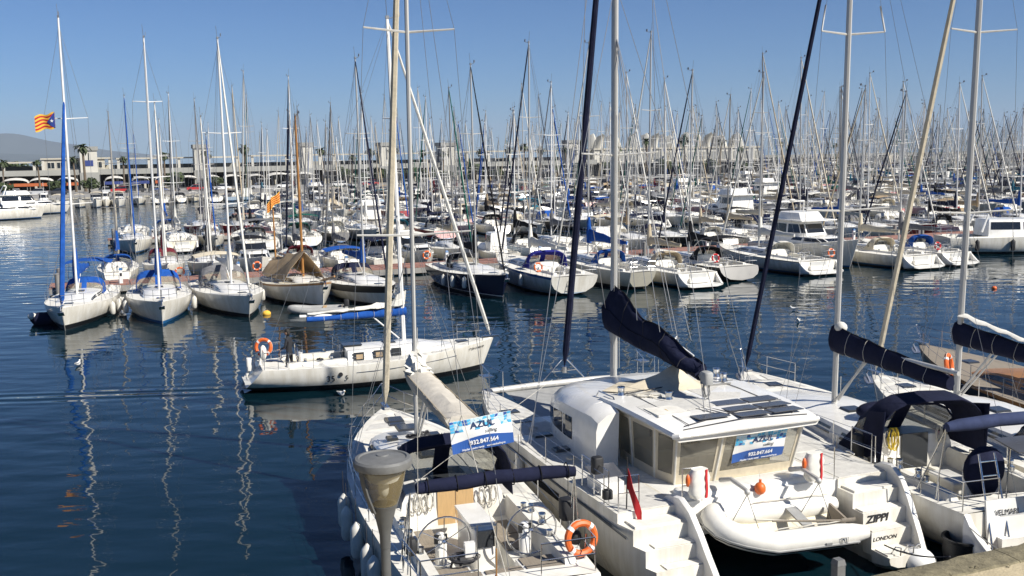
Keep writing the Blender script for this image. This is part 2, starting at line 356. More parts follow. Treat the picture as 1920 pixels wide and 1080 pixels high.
def service_posts(u0,u1,w_,z,where,n):
    for i in range(n):
        t = thing('service_pedestal',f'white and blue power pedestal on the {where} pontoon','pedestal',UW(lerp(u0+4,u1-4,i/(n-1)),w_,z-.02),AM,f'power pedestals on the {where} pontoon')
        b = MB(); b.box((0,0,.45),(.22,.2,.9)); b.build('post',M['white'],t,smooth=False); b = MB(); b.box((0,0,.97),(.26,.24,.14),tz=.6); b.build('cap',M['bluestripe'],t,smooth=False); b = MB(); b.box((0,-.105,.6),(.14,.015,.2)); b.build('socket_panel',M['rubber'],t,smooth=False)
def pontoon(u0, u1, w0, w1, z=0.62, label=''):
    t = thing('pontoon', label, 'pontoon', (0,0,0), 0.0, 'pink decked pontoons')
    b = MB(); P = [UW(u0,w0),UW(u1,w0),UW(u1,w1),UW(u0,w1)]
    b.add([(p.x,p.y,0.12) for p in P]+[(p.x,p.y,z-0.1) for p in P], [(0,3,2,1),(4,5,6,7),(0,1,5,4),(1,2,6,5),(2,3,7,6),(3,0,4,7)])
    b.build('frame', M['concgrey'], t, smooth=False)
    # deck of planks: panels of boards laid across, each a real slab with joints
    n = int((u1-u0)/1.25); far = w0 > 100; me = None
    if far: n = int((u1-u0)/4)
    st = (u1-u0)/n; pb = MB(); pb.box((0,0,0),(st-0.05, w1-w0, 0.07))
    me = pb.mesh('deck_board', [M['pinkdeck']], False)
    for i in range(min(n,290)):
        o = bpy.data.objects.new('deck_board', me); COL.objects.link(o); o.parent = t
        o.location = UW(u0+st*(i+.5), (w0+w1)/2, z-0.06+rnd.uniform(-.008,.008)); o.rotation_euler = (0,0,AM)
    k = int((u1-u0)/16)+1; pm = MB(); pm.tube([(0,0,-5),(0,0,1.5)], 0.17, 10); pm.lathe([(.17,1.5),(.185,1.52),(.001,1.62)],10); pme = pm.mesh('pile', [M['aludark']])
    for i in range(k+1):
        uu = lerp(u0+0.6,u1-0.6,i/k)
        for ww in (w0-0.25, w1+0.25):
            o = bpy.data.objects.new('pile', pme); COL.objects.link(o); o.parent = t; o.location = UW(uu,ww)
    return t
P1W = (72.6, 75.6); P2W = (113.2,116); P3W = (152.6,155.2); P4W = (191,193.4)
pontoon(-3.5, 100, *P1W, label='nearest long pink pontoon behind the first row of moored boats')
pontoon(0.5, 150, *P2W, label='second pink pontoon across the marina, among the masts')
service_posts(-3,98,73.2,.62,'nearest',13); service_posts(1,148,114.6,.62,'second',14)
pontoon(18, 186, *P3W, label='third pink pontoon, far out among the masts')
pontoon(30, 215, *P4W, label='pink pontoon just off the restaurant quay')
for k_, ww in enumerate((236, 272, 308)):
    pontoon(214, 400, ww, ww+2.6, label=['far pontoon nearest to the end of the restaurant quay','far pontoon halfway to the breakwater','last pontoon before the breakwater'][k_])
# far quay with the road and shops
QW = 222.0
tag(slab_uw('far_quay', -200, 206, QW, 330, -5, 1.25, M['concgrey']), kind='structure')
b = MB()
for i in range(200):
    uu = -198+2*i; P = [UW(uu,QW-0.15),UW(uu+1.97,QW-0.15),UW(uu+1.97,QW+0.5),UW(uu,QW+0.5)]
    b.add([(p.x,p.y,0.95) for p in P]+[(p.x,p.y,1.33) for p in P], [(0,3,2,1),(4,5,6,7),(0,1,5,4),(1,2,6,5),(2,3,7,6),(3,0,4,7)])
tag(b.build('quay_kerb', M['stucco'], smooth=False), kind='structure')
# breakwater on the seaward side
bw = thing('breakwater', 'long grey stone breakwater wall along the open sea behind the marina', 'breakwater')
b = MB(); P = [UW(206,375),UW(700,375),UW(700,384),UW(206,384)]
b.add([(p.x,p.y,-4) for p in P]+[(p.x,p.y,5.9) for p in P], [(0,3,2,1),(4,5,6,7),(0,1,5,4),(1,2,6,5),(2,3,7,6),(3,0,4,7)])
b.build('wall', M['stuccogrey'], bw, smooth=False)
b = MB(); P = [UW(206,352),UW(700,352),UW(700,374.5),UW(206,374.5)]
b.add([(p.x,p.y,-4) for p in P]+[(p.x,p.y,1.6) for p in P], [(0,3,2,1),(4,5,6,7),(0,1,5,4),(1,2,6,5),(2,3,7,6),(3,0,4,7)])
b.build('apron', M['concgrey'], bw, smooth=False)
b = MB()
for i in range(1500):
    uu = rnd.uniform(206,690); ww = rnd.uniform(372.5,375.2); r_ = rnd.uniform(.5,1.3); p = UW(uu,ww,rnd.uniform(1.4,4.2))
    b.box(p,(r_*2,r_*1.6,r_*1.4),Matrix.Rotation(rnd.uniform(0,3),3,'Z')@Matrix.Rotation(rnd.uniform(-.6,.6),3,'X'))
tag(b.build('rubble', M['rock'], bw, smooth=False), kind='stuff')
# distant hills along the coast
hill = []
for (d_, x0, x1, hh, seed) in ((15500,-13500,-5200,640,3),(12000,-9500,-4300,250,8)):
    b = MB(); r2 = random.Random(seed); N = 90; rows = [[],[],[],[],[]]
    ph = [r2.uniform(0,6.28) for _ in range(6)]
    for i in range(N+1):
        t = i/N; x = lerp(x0,x1,t)
        env = math.sin(math.pi*min(1,t*0.68+0.32))**0.8 if seed == 3 else (1-t)**0.8
        h = hh*max(0.02, env*(0.78+0.12*math.sin(t*9+ph[0])+0.07*math.sin(t*23+ph[1])+0.04*math.sin(t*51+ph[2])))
        for k, (dy, q) in enumerate(((-1500,0.0),(-900,0.35),(-400,0.72),(0,1.0),(1500,0.0))):
            j = 1+0.25*math.sin(t*40+k*1.7+ph[3])*(0.3 if q in (0,1) else 1)
            rows[k].append(Vector((x, d_+dy*j, h*q-2 if q == 0 else h*q)))
    b.grid(rows); tag(b.build('hills', M['hillmat'], ang=80), kind='structure')

# the sea air: thin even haze round everything
b = MB(); b.box((0,11500,345),(45000,30000,708)); hz = b.build('haze', bpy.data.materials.new('sea_haze'), smooth=False); tag(hz, kind='stuff')
hm_ = hz.data.materials[0]; hm_.use_nodes = True; nt = hm_.node_tree; nt.nodes.clear()
pv = nt.nodes.new('ShaderNodeVolumePrincipled'); pv.inputs['Color'].default_value = (0.58,0.70,0.88,1); pv.inputs['Density'].default_value = 0.00005; pv.inputs['Anisotropy'].default_value = 0.0
ou = nt.nodes.new('ShaderNodeOutputMaterial'); nt.links.new(pv.outputs[0], ou.inputs['Volume'])
# ------------------------------------------------------------------ sailing yachts
ST = [0,.03,.08,.16,.26,.36,.46,.56,.66,.75,.83,.9,.95,.98,1.0]
class Hull:
    def __init__(s, L, B, fs=1.0, fb=1.3, d=0.45, rb=0.8, rs=0.35, bs=0.72, xm=0.45, full=2.5):
        s.L,s.B,s.fs,s.fb,s.d,s.rb,s.rs,s.bs,s.xm,s.full = L,B,fs,fb,d,rb,rs,bs,xm,full
    def half(s, t):
        if t <= s.xm: k = s.bs+(1-s.bs)*math.sin(math.pi/2*t/s.xm)
        else:
            q = (t-s.xm)/(1-s.xm); k = max(0.0, 1-q**2.1)**0.92
        return max(0.025, s.B/2*k)
    def sheer(s, t): return s.fs+(s.fb-s.fs)*t**1.7-0.05*math.sin(math.pi*t)
    def pt(s, t, z, side=1):
        sh = s.sheer(t); dd = s.d-(s.d+0.10)*max(0,1-t/0.32)**1.6; q = min(1, max(0,(sh-z)/(sh+dd)))
        n = 2.0 if False else lerp(s.full, 1.25, max(0,(t-0.35)/0.65)**1.3)
        x = s.half(t)*max(0.0,(1-q**n))**(1/n)*1.0
        if t > .6: x = max(x, 0.012)
        y = -s.L/2+s.L*t - s.rb*q*t**9 - s.rs*q*(1-t)**9
        return Vector((side*x, y, z))
    def edge(s, t, side=1, inset=0.0, dz=0.0):
        p = s.pt(t, s.sheer(t), side); p.x -= side*inset; 
        if abs(p.x) < 0.01 or p.x*side < 0: p.x = side*0.01
        p.z += dz; return p
    def t_of(s, y): return (y+s.L/2)/s.L
    def build(s, parent, mats, stripe=0.0, boot=(0.10,0.20), st=ST, name='hull', cove=0.0):
        zs_top = [0, 0.035]
        rows_n = []
        b = MB(); rings = []; mi = []
        for t in st:
            sh = s.sheer(t)
            lv = [sh, sh-max(0.04,stripe), lerp(sh-max(.04,stripe), boot[1], .33), lerp(sh-max(.04,stripe), boot[1], .68), boot[1], boot[0], 0.0, -s.d*0.6, -s.d]
            dd = s.d-(s.d+0.10)*max(0,1-t/0.32)**1.6; lv = [max(z,-dd) for z in lv]
            a = [s.pt(t, z, -1) for z in lv]; c = [s.pt(t, z, 1) for z in lv[::-1]]
            rings.append(a[:-1]+c)
        K = len(rings[0])-1
        seg = [2 if stripe else 0,0,0,0,1,3,3,3]; segs = seg+seg[::-1]
        mis = [[segs[j] if j < len(segs) else 0 for j in range(K)] for _ in range(len(rings)-1)]
        b.rings(rings, False, False, False, mis)
        # transom and stem
        o = len(b.v); half = len(rings[0])//2
        r0 = rings[0]
        for i in range(half):
            a0,a1 = r0[i],r0[i+1]; c0,c1 = r0[-1-i],r0[-2-i]
            if i+1 >= half: b.add([a0,a1,c0],[(0,1,2)],0)
            else: b.add([a0,a1,c1,c0],[(0,1,2,3)],[0,0,0,0,1,3,3,3][i])
        r1 = rings[-1]; b.add(r1, [tuple(range(len(r1)))], 0)
        return b.build(name, mats, parent, ang=32)

def deck_part(h, parent, m, c0, c1, cw, seatd=0.30, floord=0.62, coam=0.16, far=False, name='deck', deckmat=None):
    """deck with a sunk cockpit (coamings, seats, foot well)"""
    b = MB(); rings = []
    ts = sorted(set([t for t in ST if t > 0.001]+[0.0]))
    seq = []
    for t in ts:
        if c0 < t < c1: continue
        seq.append((t, False))
    for t, f in ((c0-.004,False),(c0,True),((c0+c1)/2,True),(c1,True),(c1+.004,False)): seq.append((t,f))
    seq.sort(key=lambda q:q[0])
    for t, inside in seq:
        e = h.edge(t, 1); z = e.z; bw_ = e.x; y = h.pt(t,z,1).y
        cam = lambda x: z+0.05*(1-(x/max(bw_,.05))**2)
        xs = [bw_, max(bw_*0.5, min(bw_-0.12, cw+0.26)), min(bw_*.9,cw+0.20), min(bw_*.85,cw), min(bw_*.8,cw-0.03), min(bw_*.7,cw*0.48), min(bw_*.6,cw*0.45), 0.0]
        for i in range(1,8): xs[i] = min(xs[i], xs[i-1])
        if inside: zz = [z, cam(xs[1]), z+coam, z+coam, z-seatd, z-seatd, z-floord, z-floord]
        else: zz = [z]+[cam(x) for x in xs[1:]]
        half = [Vector((x,y,q)) for x,q in zip(xs,zz)]
        rings.append([Vector((-p.x,p.y,p.z)) for p in half]+half[::-1][1:])
    b.rings(rings, False)
    return b.build(name, [deckmat or m], parent, ang=30)

def nonskid(h, parent, t0, t1, ri, n=3, ro=.20, gap=.012):
    """moulded anti-slip panels along both side decks (inner limit ri, outer limit ro in from the edge)"""
    for sd in (-1,1):
        for k in range(n):
            a0,a1 = lerp(t0,t1,k/n)+gap,lerp(t0,t1,(k+1)/n)-gap; rows = []
            for i in range(5):
                t = lerp(a0,a1,i/4); e = h.edge(t,1); bw_ = e.x; xo = bw_-ro; xi = ri(t) if callable(ri) else ri
                if xo-xi < .05: xi = xo-.05
                rows.append([Vector((sd*x,e.y,e.z+.05*(1-(x/max(bw_,.05))**2)+.012)) for x in ((xi,(xi+xo)/2,xo) if sd > 0 else (xo,(xi+xo)/2,xi))])
            b = MB(); b.sheet(rows,.01); b.build('non_skid_panel',M['nonskid'],parent)
def coachroof(h, parent, k0, k1, kw, kh, m, wins=((.12,.45),(.52,.85)), wz=(0.35,0.75), ny=7, wm=None, front=0.35, name='coachroof'):
    """returns (object, roof height function(t,x))"""
    b = MB(); rings = []; N = ny
    def prof(t):
        q = (t-k0)/(k1-k0)
        wd = min(kw, h.half(t)*0.74)*(1-0.10*q)
        zb = h.sheer(t)-0.02
        hh = kh*(1-0.25*q)*(1.0 if q < 1-front else max(0.06,(1-(q-1+front)/front))**0.8)
        return wd, zb, hh
    for i in range(N+1):
        t = lerp(k0,k1,i/N); wd,zb,hh = prof(t); y = -h.L/2+h.L*t
        half = [(wd,zb),(wd-0.04,zb+hh*0.55),(wd-0.13,zb+hh*0.95),(wd*0.5,zb+hh+0.05),(0,zb+hh+0.07)]
        rings.append([Vector((-x,y,z)) for x,z in half]+[Vector((x,y,z)) for x,z in half[::-1][1:]])
    b.rings(rings, False, True, True)
    o = b.build(name, m, parent, ang=40)
    for sd in (-1,1):
        for (a0,a1) in wins:
            wb = MB(); r0=[];r1=[]
            for i in range(5):
                q = lerp(a0,a1,i/4); t = lerp(k0,k1,q); wd,zb,hh = prof(t); y = -h.L/2+h.L*t
                sl = 0.10*hh
                for zq, lst in ((wz[0],r0),(wz[1],r1)):
                    zz = zb+hh*zq; xx = wd-0.04*(zq/0.55) if zq <= .55 else wd-0.04-0.09*(zq-.55)/.4
                    lst.append(Vector((sd*(xx+0.012), y+(0.06 if zq == wz[1] and i == 4 else 0)*-1, zz)))
            wb.sheet([r0,r1] if sd > 0 else [r1,r0], 0.03)
            wb.build('window', wm or M['glass'], o, smooth=False)
    def roof(t, x=0.0):
        wd,zb,hh = prof(min(max(t,k0),k1)); return zb+hh+0.07-0.03*abs(x)/max(wd,.1)
    return o, roof

def mast_part(parent, y, z0, H, r=0.085, rake=0.02, spr=((0.52,1.0),), m=None, far=False, sprang=0.25, n=8, up=0.0, gear=True, name='mast'):
    m = m or M['alu']; b = MB(); top = Vector((0, y-rake*H, H))
    def P(k): return Vector((0,y,z0)).lerp(top,k)
    b.tube([P(0),P(.55),P(.85),P(1)], [r,r,r*.9,r*.72], n, sq=0.68, up=(0,1,0))
    mo = b.build(name, m, parent)
    for (k, ln) in spr:
        sb = MB(); c = P(k)
        for sd in (-1,1):
            tip = c+Vector((sd*ln, -sprang*ln, 0.06*ln)); sb.tube([c,tip],[0.034,0.022],5 if not far else 4)
            if up and k > 0.6: sb.tube([tip, tip+Vector((-sd*0.13,0.05,up))],0.025,6)
        sb.build('spreader', m, mo)
    if gear:
        g = MB(); g.tube([top,top+Vector((0.05,-0.05,0.75))],0.012,4); g.tube([top+V(0,0,.02),top+Vector((-0.1,0.38,0.10))],0.014,4)
        g.box(top+V(-.1,.42,.2),(0.02,0.22,0.16)); g.box(top+V(0,0,.07),(.09,.14,.12)); g.build('masthead_gear', M['wire'], mo)
    return mo, P, top

def cover_part(parent, y, z, E, ht, m, slope=0.03, w=0.14, n=10, collar=0.9, rough=0.03, name='sail_cover', seed=0):
    """boom cover: tall at the mast, tapering aft; collar wraps the mast"""
    rr = random.Random(seed); b = MB(); rings = []
    K = 10
    for i in range(K+1):
        q = i/K; hh = ht*(1-q)**1.25*0.85+0.15+0.03*math.sin(q*17+seed); ww = w*(1-0.4*q)
        yy = y-0.02-q*E; zc = z+slope*q*E
        ring = []
        for k in range(n):
            a = 2*math.pi*k/n; cz = math.sin(a); cx = math.cos(a)
            zz = zc-0.10+ (hh+0.1)*(0.5+0.5*cz); xx = ww*cx*(1-0.45*(0.5+0.5*cz))
            ring.append(Vector((xx+rr.uniform(-rough,rough)*.6, yy, zz+rr.uniform(-rough,rough)*.5)))
        rings.append(ring)
    b.rings(rings, True, True, True)
    if collar:
        b.tube([(0,y-0.02,z-0.2),(0,y-0.03,z+ht*0.6),(0,y-0.02,z+ht*0.9+collar)],[0.19,0.2,0.10],8)
    return b.build(name, m, parent, ang=60)

def furl_part(parent, p0, p1, r, m, n=6, name='furled_sail'):
    b = MB(); p0=Vector(p0);p1=Vector(p1)
    b.tube([p0.lerp(p1,k) for k in (0,.03,.25,.5,.75,.97,1)],[0.012,r,r*1.0,r*.92,r*.75,r*.5,0.01],n)
    return b.build(name, m, parent)

def stay_part(parent, lines, r, n=4, m=None, name='rigging'):
    b = MB()
    for a, c in lines: b.tube([a,c], r, n, cap=False)
    return b.build(name, m or M['wire'], parent)

def rails(h, parent, lod, bowh=0.62, t0=0.06, t1=0.86, r=0.013, arch=False):
    n = 5 if lod > 1 else 4; z1=0.6
    if lod >= 1:
        b = MB(); k = 6 if lod > 1 else 5
        pts = {-1:[],1:[]}
        for sd in (-1,1):
            for i in range(k+1):
                t = lerp(t0,t1,i/k); e = h.edge(t,sd,0.06); b.tube([e,e+V(0,0,z1)],r*.9,n); pts[sd].append(e)
            for hh in (0.3,z1):
                b.tube([p+V(0,0,hh) for p in pts[sd]], r*0.45, 4)
        b.build('guard_rail', M['steel'], parent)
    b = MB()
    ba = [h.edge(t1,-1,0.06),h.edge(lerp(t1,1,.55),-1,0.06),h.edge(.997,-1)]; bb = [h.edge(t1,1,0.06),h.edge(lerp(t1,1,.55),1,0.06),h.edge(.997,1)]
    for hh in ((bowh,bowh*.5) if lod else (bowh,)):
        f = V(0,0.22 if hh == bowh else .1,hh+0.05)
        b.tube([ba[0]+V(0,0,hh),ba[1]+V(0,0,hh),ba[2]+f,bb[2]+f,bb[1]+V(0,0,hh),bb[0]+V(0,0,hh)], r*1.1, n)
    for q in (ba,bb): b.tube([q[1],q[1]+V(0,0,bowh)],r,n); b.tube([q[2]-V(0,.12,0),q[2]+V(0,.2,bowh+.05)],r,n)
    b.build('pulpit', M['steel'], parent)
    b = MB(); y = h.edge(0.0,1).y
    for sd in (-1,1):
        e0 = h.edge(0.10,sd,0.06); e1 = h.edge(0.008,sd,0.06); e2 = V(sd*h.half(0)*0.35, e1.y+0.02, e1.z)
        for hh in (0.34,0.66): b.tube([e0+V(0,0,hh),e1+V(0,0,hh),e2+V(0,0,hh)], r*1.1, n)
        for e in (e0,e1,e2): b.tube([e,e+V(0,0,0.66)],r,n)
    b.build('pushpit', M['steel'], parent)

def hood_part(parent, y, z, wd, ht, ln, m, name='sprayhood', win=True, n=10, seed=0, wm=None):
    """canvas hood over the companionway; opens aft (towards -y)"""
    b = MB(); rows = []
    for (q, hh, f) in ((0.0,0.10,1.0),(0.35,0.72,0.98),(0.62,0.98,0.97),(1.0,0.92,0.98)):
        row = []
        for i in range(n+1):
            a = math.pi*i/n; c = math.cos(a); s_ = math.sin(a)
            row.append(Vector((-wd*f*math.copysign(abs(c)**0.55,c), y+ln*(1-q), z+ht*hh*abs(s_)**0.55)))
        rows.append(row)
    def rp(f, band, q):
        i = min(n-1,int(f)); u = f-i
        return rows[band][i].lerp(rows[band][i+1],u).lerp(rows[band+1][i].lerp(rows[band+1][i+1],u), q)
    if win:
        b.sheet(rows[1:], 0.02); g_ = n/10
        def piece(f0,f1,q0,q1): b.sheet([[rp(lerp(f0,f1,k/3),0,q) for k in range(4)] for q in (q0,q1)], 0.02)
        for f0,f1 in ((0,1.3*g_),(4.75*g_,5.25*g_),(8.7*g_,10*g_)): piece(f0,f1,0,1)
        for f0,f1 in ((1.3*g_,4.75*g_),(5.25*g_,8.7*g_)): piece(f0,f1,0,.1); piece(f0,f1,.93,1)
    else: b.sheet(rows, 0.02)
    o = b.build(name, m, parent, ang=50)
    if win:
        for (i0,i1) in ((1.3,4.75),(5.25,8.7)):
            wb = MB(); rr = []
            for q in (.1,.93):
                row = []
                for k in range(4):
                    f = lerp(i0,i1,k/3)*n/10; i = int(f); u = f-i
                    p = rows[0][i].lerp(rows[0][i+1],u).lerp(rows[1][i].lerp(rows[1][i+1],u), q)
                    row.append(p)
                rr.append(row)
            wb.sheet(rr,0.012); wb.build('window', wm or M['vinyl'], o)
        for (i0,i1) in ((.5,1.6),(8.4,9.5)):
            wb = MB(); rr = []
            for q in (.12,.8):
                row = []
                for k in range(3):
                    f = lerp(i0,i1,k/2)*n/10; i = int(f); u = f-i
                    p = rows[1][i].lerp(rows[1][i+1],u).lerp(rows[2][i].lerp(rows[2][i+1],u), q)
                    row.append(p+V(0.02*(-1 if i0<5 else 1),0,0.012))
                rr.append(row)
            wb.sheet(rr,0.012); wb.build('window', wm or M['vinyl'], o)
    return o

def bimini_part(parent, y, z, wd, ln, m, name='bimini', n=6):
    b = MB(); rows = []
    for q in (0,.33,.66,1):
        rows.append([Vector((lerp(-wd,wd,i/n), y-ln*q, z-0.18*(2*i/n-1)**2-0.10*(2*q-1)**2)) for i in range(n+1)])
    b.sheet(rows,0.02); o = b.build(name, m, parent)
    f = MB()
    for q in (.15,.85):
        yy = y-ln*q; f.tube([(-wd*.98,y-ln*.5,z-1.3),(-wd*.98,yy,z-.24),(0,yy,z-.06),(wd*.98,yy,z-.24),(wd*.98,y-ln*.5,z-1.3)],0.015,5)
    f.build('bimini_frame', M['steel'], o); return o

def wheel_part(parent, c, r, name='steering_wheel', n=20, spokes=6, m=None):
    b = MB(); c = Vector(c); tilt = 0.12
    ring = [c+Vector((r*math.cos(2*math.pi*i/n), -tilt*r*math.sin(2*math.pi*i/n), r*math.sin(2*math.pi*i/n))) for i in range(n)]
    b.tube(ring, 0.020, 6, closed=True)
    for i in range(spokes):
        a = 2*math.pi*(i+.5)/spokes; b.tube([c, c+Vector((r*math.cos(a), -tilt*r*math.sin(a), r*math.sin(a)))],0.010,4)
    b.ball(c,0.05,6,4); return b.build(name, m or M['steel'], parent)

def scoop_ext(t, h, ln, zp=.34, boards=None):
    """swim platform carried out behind the stern between two falling quarter wings"""
    y0 = h.pt(0,.7).y+.05; wd = h.half(0)*.99; zt = h.sheer(0)
    b = MB(); rr_ = []
    for q in (0,.5,.85,1): 
        k = 1-.10*q**2; zb = lerp(-.02,.16,q); rr_.append([Vector((-wd*k,y0-ln*q,zp)),Vector((-wd*k*.96,y0-ln*q,lerp(zp,zb,.6))),Vector((-wd*k*.7,y0-ln*q,zb)),Vector((wd*k*.7,y0-ln*q,zb)),Vector((wd*k*.96,y0-ln*q,lerp(zp,zb,.6))),Vector((wd*k,y0-ln*q,zp))])
    b.rings(rr_,True,True,True); b.build('swim_platform',M['gel'],t,ang=30)
    for sd in (-1,1):
        b = MB(); rr_ = []
        for q in (0,.15,.35,.6,.85,1.0):
            k = 1-.10*q**2; z = lerp(zt,zp+.03,min(1,q*1.05)**.75); rr_.append([Vector((sd*wd*k,y0-ln*q,zp-.1)),Vector((sd*(wd*k+.025),y0-ln*q,lerp(zp,z,.6))),Vector((sd*wd*k,y0-ln*q,z-.02)),Vector((sd*(wd*k-.06),y0-ln*q,z)),Vector((sd*(wd*k-.13),y0-ln*q,z-.02)),Vector((sd*(wd*k-.13),y0-ln*q,zp-.1))])
        b.rings(rr_,True,True,True); b.build('quarter_wing',M['gel'],t,ang=40)
    b = MB(); b.box((0,y0-.055,lerp(zp,zt,.62)),(wd*.85,.05,(zt-zp)*.6)); b.build('stern_opening',M['deckgrey'],t,smooth=False)
    b = MB(); b.box((0,y0-.15,zp+.18),(wd*1.0,.3,.28)); b.build('stern_step',M['gel'],t,smooth=False)

def sail_boat(name='sailing_yacht', label='', group=None, loc=(0,0,0), rz=0.0, L=11.0, B=3.6, fs=1.0, fb=1.3, rb=0.8, rs=0.4, bs=0.74, full=2.5, xm=.45,
              k0=.36, k1=.76, kw=1.05, kh=.42, c0=.07, c1=.35, cw=.85, ms=.56, H=15.0, rake=.02, spr=((.36,1.0),(.66,.8)), E=4.2,
              hull='hullwhite', boot='bluestripe', stripe=0.0, stripem='blackpaint', deck='deck', roofm='gel', spar='alu', cover='navy', furl='white', hood='navy', bimini=None,
              lod=1, wheel=1, cover_h=.45, mast_r=.085, furl_r=.075, wins=((.12,.45),(.52,.85)), transom='plain', wire_r=0.009, boomz=.95, forefr=1.0, cat='sailing boat', hood_h=.62, rake_f=None, hoodw=None, boot_z=(0.10,0.20), upspr=0.0, stern_gate=False):
    t = thing(name, label, cat, loc, rz, group)
    h = Hull(L,B,fs,fb,rb=rb,rs=rs,bs=bs,full=full,xm=xm)
    hm = [M[hull], M[boot], M[stripem], M['antifoul']]
    h.build(t, hm, stripe=stripe, boot=boot_z, st=ST if lod else ST[::2])
    deck_part(h, t, M[deck], c0, c1, cw)
    cr, roof = coachroof(h, t, k0, k1, kw, kh, M[roofm], wins=wins)
    ym = -L/2+L*ms; zr = roof(ms)
    mo, P, top = mast_part(t, ym, zr-0.03 if k0 < ms < k1 else h.sheer(ms), H, mast_r, rake, spr, M[spar], far=lod<1, n=8 if lod else 6, up=upspr)
    zb = zr+boomz; yb = ym-0.1-rake*zb
    bb = MB(); bb.tube([(0,yb,zb),(0,yb-E,zb+0.03*E)],0.06,8 if lod else 5); bb.tube([(0,yb-.05,zr+.1),(0,yb-E*.3,zb)],0.03,5)
    bb.build('boom', M[spar], t)
    if cover: cover_part(t, yb, zb+.04, E, cover_h, CAN[cover], n=10 if lod else 6, seed=int(L*10)%7)
    bowp = h.edge(.985,1); bowp = V(0,bowp.y,h.sheer(1)+.12)
    ft = P(forefr)
    if furl: furl_part(t, bowp, ft, furl_r, CAN[furl])
    lines = []
    for sd in (-1,1):
        e = h.edge(ms-.035,sd,.10); prev = e
        for (k,ln) in spr:
            tip = P(k)+Vector((sd*ln,-.25*ln,.06*ln)); lines.append((prev,tip)); prev = tip
        lines.append((prev,P(.97)))
        if spr: lines.append((h.edge(ms-.06,sd,.10),P(spr[0][0])))
        if lod and spr: lines.append((h.edge(ms+.03,sd,.12),P(spr[0][0])))
    ys = h.edge(0.0,1)
    lines.append((V(0,ys.y+.1,ys.z),top))
    lines.append((V(0,yb-E,zb+.03*E),P(.99)))
    if not furl: lines.append((bowp,ft))
    stay_part(t, lines, wire_r, 4 if lod else 3)
    rails(h, t, lod, r=0.013 if lod else .02)
    if hood: hood_part(t, -L/2+L*(k0)-.45, roof(k0+.01)-.36, hoodw or kw*1.02, hood_h+.36, 1.15, CAN[hood], win=lod>0)
    if bimini: bimini_part(t, -L/2+L*c1-1.1, h.fs+2.0, B*.36, L*(c1-c0)*.55, CAN[bimini])
    if wheel:
        yw = -L/2+L*(c0+.05); zf = h.fs-.62
        wheel_part(t, (0,yw,zf+.95), .42, n=14)
        pb = MB(); pb.tube([(0,yw+.15,zf),(0,yw+.13,zf+1.0)],[.13,.09],8); pb.build('pedestal', M['gel'], t)
    if lod:
        hb = MB()
        for tt,sz in ((lerp(k0,k1,.42),.5),(lerp(k1,1,.28),.48)):
            z = roof(tt)+.02 if tt < k1 else h.sheer(tt)+.06
            hb2 = MB(); hb2.box((0,-L/2+L*tt,z),(sz,sz,.06),tz=.9); hb2.build('hatch', M['hatch'], cr if tt < k1 else t, smooth=False)
        wb = MB()
        for sd in (-1,1):
            for q in (.3,.75):
                yy = -L/2+L*lerp(c0,c1,q); e = h.edge(lerp(c0,c1,q),sd); x = sd*(cw+.1)
                wb.lathe([(.075,0),(.06,.05),(.065,.12),(.07,.14),(0.001,.14)],8,Matrix.Translation((x,yy,e.z+.15)))
        wb.build('winches', M['steel'], t)
        ab = MB(); e = V(0,h.edge(1,1).y,h.sheer(1)+.06); ab.box(e-V(0,.15,0),(.16,.7,.06)); ab.tube([e+V(0,.2,.02),e+V(0,.34,-.16),e+V(0,.12,-.38)],.03,5); ab.box(e+V(0,.2,-.36),(.3,.3,.04),Matrix.Rotation(.7,3,'X'))
        ab.build('anchor', M['steel'], t)
    if transom == 'scoop': scoop_ext(t, h, .95)
    if transom == 'oldscoop':
        # cut-out steps and platform set into the stern
        y0 = h.edge(0,1).y; zb_ = .32; wsc = h.half(0)*.62
        sb = MB(); sb.box((0,y0-.36,zb_),(wsc*2,.75,.07)); sb.box((0,y0-.05,zb_+.26),(wsc*1.5,.34,.06)); sb.build('swim_platform', M['gel'], t, smooth=False)
        gb = MB(); gb.box((0,y0-.012-rs*.3,zb_+.45),(wsc*.9,.03,.5)); gb.build('stern_opening', M['deckgrey'], t, smooth=False)
    return t, h, roof, P, top

